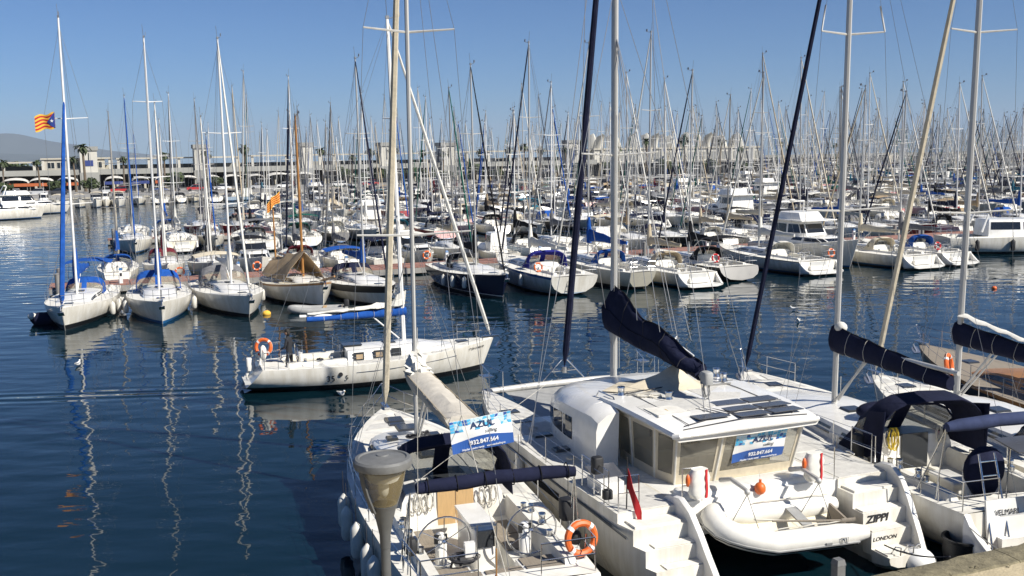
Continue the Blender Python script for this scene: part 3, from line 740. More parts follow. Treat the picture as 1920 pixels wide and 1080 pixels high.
# ------------------------------------------------------------------ motor boats
def motor_boat(label='', group=None, loc=(0,0,0), rz=0.0, L=9.0, B=3.1, fs=.9, fb=1.5, kind='cabin', hull='hullwhite', boot='bluestripe', canopy='navy', lod=1, name='motor_boat', cat='motor boat', stripe=0.0, stripem='bluestripe'):
    t = thing(name, label, cat, loc, rz, group)
    h = Hull(L,B,fs,fb,rb=L*.09,rs=-.1,bs=.88,xm=.4,full=3.2,d=.35)
    h.build(t,[M[hull],M[boot],M[stripem],M['antifoul']],stripe=stripe,st=ST if lod else ST[::2])
    deck_part(h,t,M['deck'],.04,.36 if kind != 'open' else .55,B*.36,seatd=.25,floord=.5,coam=.08)
    def house(k0,k1,wd,z0,z1,m,wn=True,slope=.8,aft=.15,name='cabin',wq=(.45,.85),par=t):
        b = MB(); y0,y1 = -L/2+L*k0,-L/2+L*k1; hh = z1-z0
        pl = [(y0,wd*.94),(lerp(y0,y1,.5),wd),(y1-slope*.3,wd*.8),(y1,wd*.62)]
        def ring(q):
            f = 1-.14*q; ys = [(lerp(y, lerp(y,(y0+y1)/2,.0), 0) - (slope*q if i >= 2 else 0) + (aft*q if i == 0 else 0)) for i,(y,_) in enumerate(pl)]
            return [Vector((pl[i][1]*f,ys[i],z0+hh*q)) for i in range(4)]+[Vector((-pl[i][1]*f,ys[i],z0+hh*q)) for i in (3,2,1,0)]
        rs_ = [ring(0),ring(.9),[Vector((p.x*.9,p.y*.98+.0,p.z+hh*.1)) for p in ring(.9)]]
        b.rings(rs_,True,True,True); o = b.build(name,m,par,ang=35)
        if wn:
            a,c = ring(wq[0]),ring(wq[1])
            for i,(i0,i1) in enumerate(((0,1),(1,2),(2,3),(3,4),(4,5),(5,6),(6,7))):
                wb = MB(); p0,p1,p2,p3 = a[i0],a[i1],c[i1],c[i0]
                nn = (p1-p0).cross(p3-p0).normalized()*.015
                q = lambda u,v: p0.lerp(p1,u).lerp(p3.lerp(p2,u),v)+nn
                wb.sheet([[q(.06,0),q(.94,0)],[q(.06,1),q(.94,1)]],.03); wb.build('window',M['glass'],o,smooth=False)
        return o
    zd = lerp(fs,fb,.3)
    if kind == 'fly':
        house(.34,.86,B*.40,lerp(fs,fb,.5)-.1,zd+.62,M['gel'],slope=1.6,wq=(.35,.8),name='trunk')
        o = house(.24,.62,B*.41,zd-.1,zd+1.75,M['gel'],slope=1.0,aft=0,wq=(.5,.86))
        f = MB(); f.box((0,-L/2+L*.40,zd+1.80),(B*.86,L*.42,.09)); f.build('flybridge_deck',M['gel'],t,smooth=False)
        house(.30,.55,B*.36,zd+1.82,zd+2.42,M['gel'],wn=False,slope=.5,name='flybridge')
        a = MB(); zz=zd+2.4; a.tube([(-B*.36,-L/2+L*.27,zd+1.8),(-B*.30,-L/2+L*.31,zz+.75),(B*.30,-L/2+L*.31,zz+.75),(B*.36,-L/2+L*.27,zd+1.8)],[.10,.07,.07,.10],6); a.ball((0,-L/2+L*.31,zz+.85),(.28,.28,.12),8,4); a.tube([(.5,-L/2+L*.31,zz+.7),(.52,-L/2+L*.29,zz+2.6)],.012,4); a.build('radar_arch',M['gel'],t)
    elif kind == 'cabin':
        house(.42,.86,B*.38,lerp(fs,fb,.5)-.12,zd+.62,M['gel'],slope=1.2,wq=(.3,.72),name='trunk')
        a = MB(); a.tube([(-B*.42,-L/2+L*.30,fs),(-B*.36,-L/2+L*.30,fs+1.5),(B*.36,-L/2+L*.30,fs+1.5),(B*.42,-L/2+L*.30,fs)],.05,6); a.build('radar_arch',M['gel'],t)
        w_ = MB(); rows=[]
        for zq,off in ((zd+.5,0),(zd+1.05,-.45)):
            rows.append([Vector((x*B*.37,-L/2+L*.52+off-.5*abs(x)**3,zq)) for x in (-1,-.6,-.2,.2,.6,1)])
        w_.sheet(rows,.02); w_.build('windscreen',M['glass'],t)
        if canopy: bimini_part(t,-L/2+L*.46,fs+1.75,B*.40,L*.34,CAN[canopy],name='canopy')
    elif kind == 'pilot':
        house(.46,.82,B*.36,lerp(fs,fb,.5)-.1,zd+.45,M['gel'],wn=False,slope=.8,name='trunk')
        house(.30,.56,B*.33,zd-.2,zd+1.55,M['gel'],slope=.35,aft=.05,wq=(.52,.86))
        a = MB(); a.tube([(0,-L/2+L*.4,zd+1.5),(0,-L/2+L*.38,zd+3.6)],[.04,.02],6); a.build('signal_mast',M['aluwhite'],t)
    elif kind == 'sedan':
        house(.50,.88,B*.38,lerp(fs,fb,.5)-.12,zd+.45,M['gel'],slope=1.6,wn=False,name='trunk')
        house(.22,.60,B*.40,zd-.1,zd+1.30,M['gel'],slope=1.2,aft=.1,wq=(.42,.86))
        a = MB(); a.tube([(-B*.38,-L/2+L*.18,zd+.3),(-B*.33,-L/2+L*.22,zd+1.75),(B*.33,-L/2+L*.22,zd+1.75),(B*.38,-L/2+L*.18,zd+.3)],[.10,.07,.07,.10],6); a.build('radar_arch',M['gel'],t)
    else:
        c_ = MB(); c_.box((0,-L/2+L*.42,fs+.15),(.7,.6,1.1),tz=.8); c_.build('console',M['gel'],t,smooth=False)
        if canopy: bimini_part(t,-L/2+L*.62,fs+1.5,B*.40,L*.36,CAN[canopy],name='canopy')
        ob = MB(); ob.box((0,-L/2-.18,fs+.2),(.36,.4,.55),tz=.8); ob.box((0,-L/2-.14,fs-.5),(.14,.22,1.0)); ob.build('outboard_engine',M['rubber'],t)
    rails(h,t,min(lod,0) if kind in ('open',) else 0,bowh=.55,t1=.72,r=.018)
    return t, h
# ------------------------------------------------------------------ buildings along the far quay
def ubox(b, u0, u1, w0, w1, z0, z1, mi=0):
    P = [UW(u0,w0),UW(u1,w0),UW(u1,w1),UW(u0,w1)]
    b.add([(p.x,p.y,z0) for p in P]+[(p.x,p.y,z1) for p in P], [(0,3,2,1),(4,5,6,7),(0,1,5,4),(1,2,6,5),(2,3,7,6),(3,0,4,7)], mi)
def upart(name, boxes, m, parent):
    b = MB()
    for q in boxes: ubox(b, *q)
    return b.build(name, m, parent, smooth=False)
GB = 278.0; GZ = 1.25
def terrace(u0, u1, label, roofs, colgap=6.0, lower='shopdark', zr=8.75, back='stuccogrey'):
    t = thing('terrace_building', label, 'building')
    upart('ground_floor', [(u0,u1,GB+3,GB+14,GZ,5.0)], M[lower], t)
    upart('terrace_slab', [(u0,u1,GB-2,GB+14,5.0,5.5)], M['stuccogrey'], t)
    k = int((u1-u0)/colgap)
    for i in range(k+1):
        uu = lerp(u0+.4,u1-.4,i/k)
        upart('pillar', [(uu-.28,uu+.28,GB+.2,GB+.8,GZ,4.998)], M['stucco'], t)
    upart('parapet', [(u0,u1,GB-1.9,GB-1.7,5.503,6.35)], M['stuccogrey'], t)
    for (a,c,z) in roofs:
        upart('roof_slab', [(a,c,GB+.5,GB+9,z,z+.38)], M['stucco'], t)
        n = max(1,int((c-a)/6.5))
        for i in range(n+1):
            uu = lerp(a+.5,c-.5,i/n); upart('column', [(uu-.32,uu+.32,GB+.8,GB+1.5,5.503,z-.002)], M['stuccowhite'], t)
    upart('back_wall', [(u0,u1,GB+9.2,GB+9.6,5.503,7.3)], M[back], t)
    return t
terrace(-70,-14,'low terrace building with stone pillars at the end of the waterfront, over orange awnings',[(-70,-14,8.1)],back='stuccogrey',zr=8.1)
terrace(-13.9,4,'beige waterfront building with upstairs windows, over white domed awnings',[(-13,3.5,8.9)],back='stucco')
terrace(4.1,58,'long open terrace building with thin flat roof, over blue fronted restaurants',[(4.5,35,8.7),(38,57,8.9)])
terrace(58.1,140,'long terrace building behind the thickest masts, over rounded white awnings',[(60,90,8.9),(92,120,9.1),(122,139,9.0)])
kiosk = thing('upstairs_restaurant','pale upstairs restaurant with square windows between the palms','building')
upart('wall',[(-12.2,1.8,GB+.9,GB+8.9,5.503,8.898)],M['stucco'],kiosk)
for i in range(6):
    a = -11.6+i*2.2; f = upart('window_frame',[(a,a+1.8,GB+.82,GB+.897,6.6,8.3)],M['stuccowhite'],kiosk); upart('pane',[(a+.12,a+.84,GB+.79,GB+.817,6.75,8.15),(a+.96,a+1.68,GB+.79,GB+.817,6.75,8.15)],M['glass'],f)
for (uu,wd,h,lab,sgn) in ((-1.9,4.0,12.0,'pale stair tower with blue sign beside the tallest palm',1),(25.2,3.6,12.2,'slim pale stair tower standing alone on the open terrace',0),(52.5,3.0,12.4,'white stair tower near the wooden mast',0),
                      (74.5,3.0,12.2,'stair tower hidden behind the big furled sail',0),(92.5,4.0,12.0,'broad stair tower among the central masts',0),(132.5,4.2,12.3,'stair tower with dark cap just before the white shell roofs',0)):
    t = thing('stair_tower', lab, 'tower', group='stair towers on the waterfront')
    upart('shaft',[(uu-wd/2,uu+wd/2,GB-2.6,GB+2.6,5.6,h-1.0)],M['stuccowhite'],t)
    upart('cap',[(uu-wd/2-.3,uu+wd/2+.3,GB-2.9,GB+2.9,h-.998,h)],M['stuccogrey'],t)
    upart('base',[(uu-wd/2-.25,uu+wd/2+.25,GB-2.8,GB+2.2,GZ,5.598)],M['stuccogrey'],t)
    upart('slot_window',[(uu-.12,uu+.12,GB-2.64,GB-2.602,7.5,h-1.6)],M['glass'],t)
    if sgn: upart('blue_sign',[(uu-1.2,uu+1.0,GB-2.72,GB-2.643,7.2,8.6)],M['awnblue'],t)
def dome_awning(uc, wd, zb, zt, val, label):
    t = thing('domed_awning', label, 'awning', UW(uc,GB-5), AM, 'white domed awnings along the waterfront')
    b = MB(); rows = []
    for i in range(9):
        a = math.pi*i/8; rows.append([Vector((-wd/2*math.cos(a), y, zb+(zt-zb)*math.sin(a)**.8*(1-.35*q))) for y,q in ((-2.6,1),(-1.6,.3),(0,0),(2.4,0))])
    b.sheet(rows,.05); b.build('canopy',M['awnwhite'],t)
    if val: vb = MB(); vb.box((0,-2.5,zb-.38),(wd*1.04,.06,.74)); vb.build('valance',M[val],t,smooth=False)
    pb = MB()
    for sx in (-1,1): pb.box((sx*wd*.46,-2.3,(zb+GZ)/2-.1),(.1,.1,zb-GZ-.2))
    pb.build('posts',M['stuccogrey'],t,smooth=False)
for (uc,wd,va,lab) in ((-25.2,5.6,'awnorange','white domed awning with orange valance cut by the photo edge'),(-18.6,5.8,'awnorange','wide white domed awning with orange valance, between moored cruisers and hills'),(-12.8,5.4,'awnorange','white domed awning with orange valance under the upstairs windows'),
                   (-7.0,4.8,'awnorange','white domed awning behind the blue furled sail'),(3.8,4.6,'awnblue','white dome over a blue restaurant sign'),(9.8,3.9,'awnblue','white dome over the second blue restaurant sign'),
                   (15.4,4.2,'awnorange','white dome with orange band beside a lone palm'),(21.4,4.0,None,'white dome behind the dark blue mast'),(26.9,4.4,None,'white dome beneath the slim stair tower'),(32.4,4.4,None,'white dome past the slim stair tower'),
                   (38.2,4.0,None,'small white dome under the flat terrace roof'),(44.2,6.0,None,'largest cream dome before the wooden mast'),(50.6,5.6,None,'large cream dome behind the wooden mast')):
    dome_awning(uc,wd,3.35,4.6 if wd > 4.5 else 4.35,va,lab)
ORD = ['first','second','third','fourth','fifth','sixth','seventh','eighth','ninth','tenth','eleventh']
ra_ = random.Random(3)
for i in range(11): dome_awning(63+i*6.6+ra_.uniform(-.8,.8),ra_.uniform(3.6,5.4),3.3+ra_.uniform(-.3,.1),ra_.uniform(3.7,4.3),None,f'low white awning, {ORD[i]} past the white stair tower behind the masts')
# white shell-roofed hall
t = thing('shell_roof_hall','white hall topped by rows of upright curved shells beyond the marina','building')
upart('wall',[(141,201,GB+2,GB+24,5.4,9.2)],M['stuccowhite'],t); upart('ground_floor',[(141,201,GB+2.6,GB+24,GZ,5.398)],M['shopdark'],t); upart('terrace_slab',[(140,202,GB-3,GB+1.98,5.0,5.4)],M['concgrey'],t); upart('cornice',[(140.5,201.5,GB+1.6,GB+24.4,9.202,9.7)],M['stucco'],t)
for i in range(14):
    uu = 143.5+i*4.25; upart('wall_rib',[(uu-.35,uu+.35,GB+1.5,GB+1.997,5.403,9.198)],M['stuccowhite'],t)
    upart('tall_window',[(uu+.9,uu+3.3,GB+1.9,GB+1.996,5.9,8.2)],M['stuccogrey'],t)
rs_ = random.Random(9)
for row in range(2):
    for i in range(9):
        uc = 144+i*6.5+row*2.6; wc = GB+4+row*8; hh = 4.1+.5*rs_.random()+row*.4; sgn = 1 if (i+row)%3 else -1
        b = MB(); rows = []
        for a in range(7):
            q = a/6; z = 9.702+hh*q; rows.append([])
            for k in range(5):
                v_ = k/4-.5; bend = sgn*(2.4*q*q); wd = 3.6*(1-.25*q)
                p = UW(uc+v_*wd, wc+bend*.8+1.6*(v_*2)**2, z-(.9*abs(v_)*2*q)); rows[-1].append(p)
        b.sheet(rows,.35); b.build('roof_shell',M['stuccowhite'],t)
t = thing('waterside_shed','long low white shed at the head of the far pontoons','building')
upart('wall',[(208,236,330,338,GZ,4.0)],M['stucco'],t); upart('roof',[(207.5,236.5,329.5,338.5,4.002,4.8)],M['stuccowhite'],t)
tag(slab_uw('far_apron',206,300,322,351.9,-5,1.27,M['concgrey']),kind='structure')
for i,(u_,w_,c,s_) in enumerate(((330,362,'stuccowhite',7),(352,364,'stuccogrey',9),(368,361,'stuccowhite',5))):
    t = thing('storage_container',['white storage container on the breakwater apron','long grey storage container on the breakwater apron','short white storage box at the end of the breakwater apron'][i],'container')
    upart('body',[(u_,u_+s_,w_,w_+3,1.605,5.2)],M[c],t); upart('door',[(u_+.3,u_+2.2,w_-.06,w_-.002,1.8,4.9)],M['stucco'],t)

# palms, trees, bushes
def make_palm(seed, H):
    rr = random.Random(seed); t = thing('palm_tree','','palm tree'); b = MB()
    lean = rr.uniform(-.5,.5)
    b.tube([(0,0,0),(lean*.3,0,H*.5),(lean,0,H)],[.34,.24,.22],8); b.build('trunk',M['trunk'],t)
    b = MB()
    for i in range(30):
        az = 2*math.pi*i/30*2.4+rr.uniform(-.2,.2); el = rr.uniform(-.55,1.2); ln = rr.uniform(1.7,2.5)
        d = Vector((math.cos(az),math.sin(az),0)); pr = None; sd = Vector((-d.y,d.x,0)); p = Vector((lean,0,H-.1)); e = el
        for k in range(6):
            q = k/5; wd = .34*math.sin(math.pi*min(1,.18+q*.85))+.03; nx = p+ (d*math.cos(e)+V(0,0,math.sin(e)))*ln/5
            if pr is not None: b.add([p0l,p0r,p+sd*wd-V(0,0,wd*.45),p,p-sd*wd-V(0,0,wd*.45)][0:2]+[p+sd*wd-V(0,0,wd*.45),p-sd*wd-V(0,0,wd*.45)],[(0,1,2,3)])
            p0l,p0r = p-sd*wd-V(0,0,wd*.45),p+sd*wd-V(0,0,wd*.45); pr = p; p = nx; e -= .42
    b.ball((lean,0,H-.2),(.5,.5,.6),7,5)
    b.build('crown',M['frond'],t,ang=80); return t
def make_tree(seed, H, wd, m='bush', name='tree', cat='tree'):
    rr = random.Random(seed); t = thing(name,'',cat); b = MB()
    b.tube([(0,0,0),(.1,0,H*.35),(0,.1,H*.6)],[.22,.16,.08],6)
    for k in range(5): a = k*1.26; b.tube([(0,0,H*.3),(math.cos(a)*wd*.3,math.sin(a)*wd*.3,H*.65)],[.09,.03],4)
    b.build('trunk',M['trunk'],t); b = MB()
    cl = [(rr.uniform(-.33,.33)*wd,rr.uniform(-.33,.33)*wd,H*rr.uniform(.45,.9),rr.uniform(.18,.3)*wd) for _ in range(11)]
    for i in range(750):
        cx,cy,cz,cr = rr.choice(cl); n_ = Vector((rr.gauss(0,1),rr.gauss(0,1),rr.gauss(0,1))).normalized(); p = Vector((cx,cy,cz))+Vector((n_.x*cr,n_.y*cr,n_.z*cr*.8))*rr.uniform(.6,1)
        s_ = rr.uniform(.14,.30)*max(1,wd/4); a = n_.orthogonal().normalized()*s_; c = n_.cross(a).normalized()*s_*.7
        tw = Vector((rr.uniform(-.5,.5),rr.uniform(-.5,.5),rr.uniform(-.5,.5)))*s_
        b.add([p+a,p+c+tw,p-a,p-c-tw],[(0,1,2,3)])
    b.build('crown',M[m],t,smooth=False); return t
palm_protos = [make_palm(k,9.0) for k in range(3)]
tree_protos = [make_tree(k,6.5,6.0) for k in (1,2)]
bush_proto = make_tree(7,2.8,3.6,name='bush',cat='bush')
index_kids()
def bearing_u(px, w_): tt = (px-960)/1900; return w_*(CU*tt+SU)/(CU-SU*tt)
def place(proto, u_, w_, z, s, rz, label, group):
    c = copy_tree(proto); c.location = UW(u_,w_,z); c.scale = (s,s,s); c.rotation_euler = (0,0,rz); tag(c,label,None,group); return c
pl = [(15,9.1,'palm by the edge of the photo before the low terrace'),(83,9.1,'palm in front of the beige building, beside the orange awnings'),(168,12.6,'tallest palm, beside the stair tower with the blue sign'),(150,9.6,'shorter bushy palm crowding the tallest palm'),(240,9.6,'palm between the two blue restaurant signs'),
      (316,10.4,'lone palm standing clear before the open terrace'),(393,10.5,'palm right beside the slim stair tower'),(468,12.0,'tall palm between slim tower and flat terrace roof'),(612,11.0,'palm past the white stair tower'),(745,11.0,'palm behind the big furled sail'),
      (905,10.0,'first of the palms behind the central masts'),(955,10.6,'palm with dense crown behind the central masts'),(985,11.3,'tall palm behind the central masts, near the twin'),(1017,10.4,'short palm ahead of the last stair tower'),(1098,12.2,'palm at the corner of the white shell hall'),(1215,12.5,'palm in front of the middle of the shell hall'),(1285,13.2,'high palm over the shell hall'),(1350,12.2,'palm before the last shells of the hall')]
for i,(px,h,lab) in enumerate(pl):
    wp = 262 if px < 1090 else 272; place(palm_protos[i%3],bearing_u(px,wp),wp,GZ,(h-GZ)/9.6,i*1.1,lab,'palms along the waterfront')
for i,(px,h,lab) in enumerate(((1465,11.8,'palm standing just past the shell hall'),(1520,9.3,'short palm above the low white shed'),(1567,10.6,'palm half hidden by the thick foremast'),(1620,10.2,'first of two palms against the open sea'),(1674,11.6,'second, taller palm against the open sea'))):
    wp = 345; place(palm_protos[(i+1)%3],bearing_u(px,wp),wp,GZ,(h-GZ)/9.6,i*1.7,lab,'palms beyond the far pontoons')
for i,px in enumerate((2,22,42)): place(tree_protos[i%2],bearing_u(px,305),305,GZ,1.22-.06*i,i,['round tree over the end of the low terrace','middle tree behind the low terrace','tree nearest the hills gap behind the low terrace'][i],'trees behind the terrace')
for i,(px,s_) in enumerate(((335,1.5),(110,1.1),(175,1.2),(412,1.1),(18,1.0))): place(bush_proto,bearing_u(px,250),250,GZ,s_,i*1.3,['large shaggy bush on the quay beneath a lone palm','bush before the orange awnings','bush below the tallest palm','bush by the slim stair tower','bush beside the moored cruisers'][i],'bushes on the far quay')
for i,(px,s_) in enumerate(((650,1.3),(683,1.0),(716,1.5),(775,1.2),(812,1.4),(848,1.0),(893,1.5),(935,1.2),(1000,1.5),(1048,1.2),(1082,1.5),(1150,1.6),(1250,1.4),(1330,1.6),(1400,1.3))):
    place(tree_protos[i%2] if i%3 == 0 else bush_proto,bearing_u(px,267),267,GZ,s_*(.55 if i%3 == 0 else 1),i*2.1,f"low green tree on the far quay, {['first','second','third','fourth','fifth','sixth','seventh','eighth','ninth','tenth','eleventh','twelfth','thirteenth','fourteenth','fifteenth'][i]} past the white stair tower",'low trees on the far quay')
for i,px in enumerate((665,700,800,835,870,1065,1160,1390)):
    place(palm_protos[i%3],bearing_u(px,268),268,GZ,(.82+.05*(i*7%4)),i*1.9,f"palm among the far masts, {['first','second','third','fourth','fifth','sixth','seventh','eighth'][i]} past the white stair tower",'palms along the waterfront')
for o in palm_protos+tree_protos+[bush_proto]:
    for c in KIDS.get(o.name,[]): bpy.data.objects.remove(c)
    bpy.data.objects.remove(o)
# parked cars on the far quay
def make_car(col, name='parked_car'):
    t = thing(name,'','car'); m = mat('car_'+col[0],col[1],.3,coat=.5)
    b = MB(); rows = []
    prof = [(-2.1,.35),(-2.1,.85),(-1.2,.95),(1.9,.95),(2.1,.75),(2.1,.35)]
    for x in (-.82,-.86,.86,.82): rows.append([Vector((x,y,z)) for y,z in prof])
    b.rings(rows,True,True,True); b.build('body',m,t,ang=30)
    b = MB(); pr = [(-1.75,.93),(-1.3,1.42),(.5,1.45),(1.25,.95)]; rows = [[Vector((x*(1 if z<1 else .86),y,z)) for y,z in pr] for x in (-.78,.78)]
    b.rings(rows,True,True,True); c = b.build('cabin',M['glass'],t,ang=30)
    b = MB(); b.box((0,-.4,1.47),(1.3,1.7,.06)); b.build('roof_panel',m,c,smooth=False)
    for x in (-.8,.8):
        for y in (-1.3,1.35):
            b = MB(); b.lathe([(.001,-.1),(.32,-.1),(.32,.1),(.001,.1)],10,Matrix.Translation((x,y,.32))@Matrix.Rotation(R(90),4,'Y')); b.build('wheel',M['rubber'],t)
    return t
cprot = [(c[0],make_car(c)) for c in (('white',(.75,.75,.74)),('dark grey',(.05,.05,.055)),('red',(.4,.03,.03)),('silver',(.45,.46,.47)),('dark blue',(.03,.05,.12)))]
index_kids()
rr = random.Random(12)
CARP = ['behind the moored cruisers','below the upstairs restaurant','below the awning nearest the blue furled sail','in front of the first blue restaurant','beside the red car under the blue sign','between blue signs','under the second blue sign','below the slim stair tower','just past the slim stair tower','under the flat terrace roof','below the tall palm by the flat roof','in front of the largest cream dome','just past the white stair tower','at the start of the low awning row','behind the big furled sail','behind the tall central foremast','near the middle of the low awning row']
for i,(px,k) in enumerate(((38,0),(78,3),(118,1),(205,3),(232,2),(262,1),(292,1),(372,2),(420,0),(455,1),(490,3),(540,0),(600,4),(640,0),(702,2),(760,3),(820,1))):
    c = copy_tree(cprot[k][1]); c.location = UW(bearing_u(px,246),246+rr.uniform(-2,2),GZ); c.rotation_euler = (0,0,AM+(1.57 if i%3 else 0)+rr.uniform(-.05,.05))
    tag(c,f"{cprot[k][0]} car parked on the far quay {CARP[i]}",None,'cars parked on the far quay')
for _,o in cprot:
    def rm(o):
        for c in KIDS.get(o.name,[]): rm(c)
        bpy.data.objects.remove(o)
    rm(o)

# ------------------------------------------------------------------ small things hung on boats
def lifebuoy(loc, rz, label, r=.26, m='orange', tilt=0.15, name='lifebuoy'):
    t = thing(name,label,'lifebuoy',loc,rz,'ring lifebuoys on the boats'); b = MB(); n = 24
    ring = [Vector((r*math.cos(2*math.pi*i/n), tilt*r*math.sin(2*math.pi*i/n), r*math.sin(2*math.pi*i/n))) for i in range(n)]
    b.tube(ring,.075*r/.31,8,closed=True); b.build('ring',M[m],t)
    for k in range(4):
        a = math.pi/4+k*math.pi/2; b = MB(); pts = [Vector((r*math.cos(a+d), tilt*r*math.sin(a+d), r*math.sin(a+d))) for d in (-.12,0,.12)]
        b.tube(pts,.079*r/.31,8); b.build('band',M['white'],t)
    b = MB(); ring = [Vector((r*1.22*math.cos(2*math.pi*i/n), tilt*r*math.sin(2*math.pi*i/n), r*1.22*math.sin(2*math.pi*i/n)+ .02*math.sin(i*2*math.pi/6))) for i in range(n)]
    b.tube(ring,.008,4,closed=True); b.build('grab_line',M['rope'],t); return t
def fender(p, label, L=.62, r=.13, m='fender', group='fenders hung along the boats', rope=.6):
    t = thing('fender',label,'fender',p,0,group); b = MB()
    b.lathe([(.02,L/2+.07),(.05,L/2+.03),(r*.75,L/2-.03),(r,L/2-.12),(r,-L/2+.12),(r*.75,-L/2+.03),(.04,-L/2)],12); b.build('body',M[m],t)
    b = MB(); b.tube([(0,0,L/2+.06),(0,0,L/2+.06+rope)],.008,4); b.build('lanyard',M['ropedark'],t); return t

# ------------------------------------------------------------------ first row of moored boats
PI = math.pi
def moor(u_, wb, L, out='bow', **k):
    """boat whose outer end (bow or stern) is at (u, wb), berthed on the first pontoon"""
    p = UW(u_, wb+L/2)
    return sail_boat(loc=p, rz=AM+PI+k.pop('yaw',0) if out == 'bow' else AM+k.pop('yaw',0), L=L, **k)
G1 = 'boats moored on the near side of the first pontoon'
b1 = moor(-1.35,57.3,11.6,'bow',yaw=-.15,forefr=.71,label='white sailing boat with bright blue furled sail, bow out at the pontoon end',group=G1,B=3.7,boot='blackpaint',boot_z=(.05,.30),H=16.7,spar='aluwhite',cover='blue',furl='blue',hood='blue',bimini='blue',ms=.60,furl_r=.13,mast_r=.105,spr=((.33,1.1),(.64,1.15)),cover_h=.7)
b2 = moor(2.9,57.2,11.2,'bow',yaw=-.03,label='white bow-out sailing boat with blue hood and clear oval windows',group=G1,B=3.7,boot='bluestripe',boot_z=(.0,.16),H=15.7,spar='aluwhite',cover='blue',furl=None,hood='blue',ms=.60,spr=((.45,1.0),(.75,.8)),mast_r=.10,hood_h=.85,hoodw=1.3)
b3 = moor(6.9,57.2,11.8,'bow',yaw=.09,label='white bow-out sailing boat with grey-tinted clear hood beside the wooden mast',group=G1,B=3.8,boot='blackpaint',boot_z=(.02,.2),H=15.8,spar='aluwhite',cover='white',furl='white',hood='grey',ms=.58,spr=((.33,1.0),(.62,1.15)),mast_r=.10,bimini='cream',hood_h=.9,hoodw=1.4)
b4 = moor(11.2,59.0,9.6,'bow',yaw=.15,label='old cream sailing boat with varnished mast and tan sail tent',group=G1,B=3.7,fs=1.0,fb=1.55,rb=.35,rs=-.3,bs=.55,hull='hullwhite',boot='blackpaint',stripe=.13,stripem='varnish',H=11.4,spar='varnish',cover=None,furl=None,hood=None,ms=.62,spr=(),mast_r=.12,deck='cream',wheel=0,kw=.9)
b5 = moor(15.0,57.4,11.0,'bow',yaw=.08,label='white bow-out sailing boat with broad black sheer band and blue boom tent',group=G1,B=3.7,boot='blackpaint',boot_z=(.0,.14),stripe=.42,H=14.8,cover='blue',furl='navy',hood='navy',ms=.58,furl_r=.06,bimini='blue',hoodw=1.3)
b6 = moor(22.7,57.2,12.2,'bow',label='dark navy hulled sailing boat with white deck, bow out beside the pontoon gap',group=G1,B=3.7,fs=1.15,fb=1.55,hull='navyhull',boot='white',boot_z=(.14,.19),H=14.6,cover='black',furl='black',hood='black',ms=.57,furl_r=.06)
b7 = moor(27.2,56.8,12.6,'stern',label='pale blue striped sailing boat showing a broad white transom with boarding ladder',group=G1,B=4.0,hull='hullwhite',stripem='bluestripe',stripe=.16,boot='bluehull',fs=1.25,fb=1.6,bs=.80,rs=-.25,H=16.2,cover='white',furl='navy',hood='royal',ms=.57,hood_h=.8,hoodw=1.4)
b8 = moor(32.2,57.0,13.4,'stern',label='long cream sailing boat with big blue sail cover and rubber dinghy on the stern',group=G1,B=3.6,hull='cream',bs=.52,rs=-.5,fs=1.2,fb=1.55,H=16.4,cover='blue',furl='white',hood='blue',ms=.60,E=5.6,cover_h=.8,boot='blackpaint')
b9 = moor(35.9,56.4,11.4,'stern',label='white sailing boat with open stepped stern and beige sail cover',group=G1,B=3.7,H=17.0,cover='beige',furl='white',hood='beige',ms=.57,transom='scoop',rs=.12,bs=.8)
b10 = moor(40.2,58.0,11.2,'stern',label='black hulled sailing boat with a white dinghy slung at its stern',group=G1,B=3.8,hull='blackhull',boot='blackpaint',H=14.6,cover='black',furl='navy',hood='black',ms=.57,bs=.82,bimini='black')
b11 = moor(47.0,58.2,12.4,'stern',label='white sailing boat with stepped stern and orange lifebuoy, beside the white flybridge cruiser',group=G1,B=4.0,H=14.6,cover='white',furl='white',hood='white',ms=.57,transom='scoop',rs=.12,bs=.82,stripe=.05,stripem='blackpaint')
pm,_ = motor_boat('white flybridge motor cruiser, bow out, in the row of sailing boats',G1,UW(51.6,59.5+5.6),AM+PI,L=11.4,B=3.9,fs=1.3,fb=2.2,kind='fly')
b13 = moor(55.6,57.4,11.6,'stern',label='white stepped-stern sailing boat with a rubber ring on its quarter',group=G1,B=3.9,H=13.6,cover='cream',furl='beige',hood='cream',ms=.57,transom='scoop',rs=.12,bs=.82)
b14 = moor(59.5,57.8,10.6,'stern',label='white sailing boat with blue stern canopy beside the long motor yacht',group=G1,B=3.6,H=13.2,cover='grey',furl='navy',hood='blue',ms=.57,transom='scoop',rs=.12,bs=.8)
my,_ = motor_boat('long white motor yacht with dark windows and black fenders, cut by the photo edge',G1,UW(72.4,62.6),AM-PI/2-.42,L=14.5,B=4.1,fs=1.35,fb=1.9,kind='sedan',boot='blackpaint')
# tan sail tent on the old boat, over its boom
def sail_tent(root):
    b = MB(); rows = []
    rr = random.Random(4)
    for i in range(9):
        q = i/8; y = 1.5-5.2*q; zr = lerp(3.15,2.4,q)+.12*math.sin(q*14)
        rows.append([Vector((x*(1.25+.1*math.sin(q*9+k)), y, 1.35 if abs(x) == 1 else lerp(1.35,zr,(1-abs(x))**.8)+rr.uniform(-.05,.05))) for k,x in enumerate((-1,-.7,-.4,-.15,0,.15,.4,.7,1))])
    b.sheet(rows,.02); return b.build('sail_tent',CAN['tan'],root,ang=70)
sail_tent(b4[0])
b = MB(); b.tube([(0,-4.2,1.4),(0,-4.3,5.5)],[.07,.05],6); b.build('mizzen_mast',M['varnish'],b4[0])
b = MB(); b.tube([(0,4.4,1.6),(0,6.6,2.1)],[.09,.06],6); b.build('bowsprit',M['varnish'],b4[0])
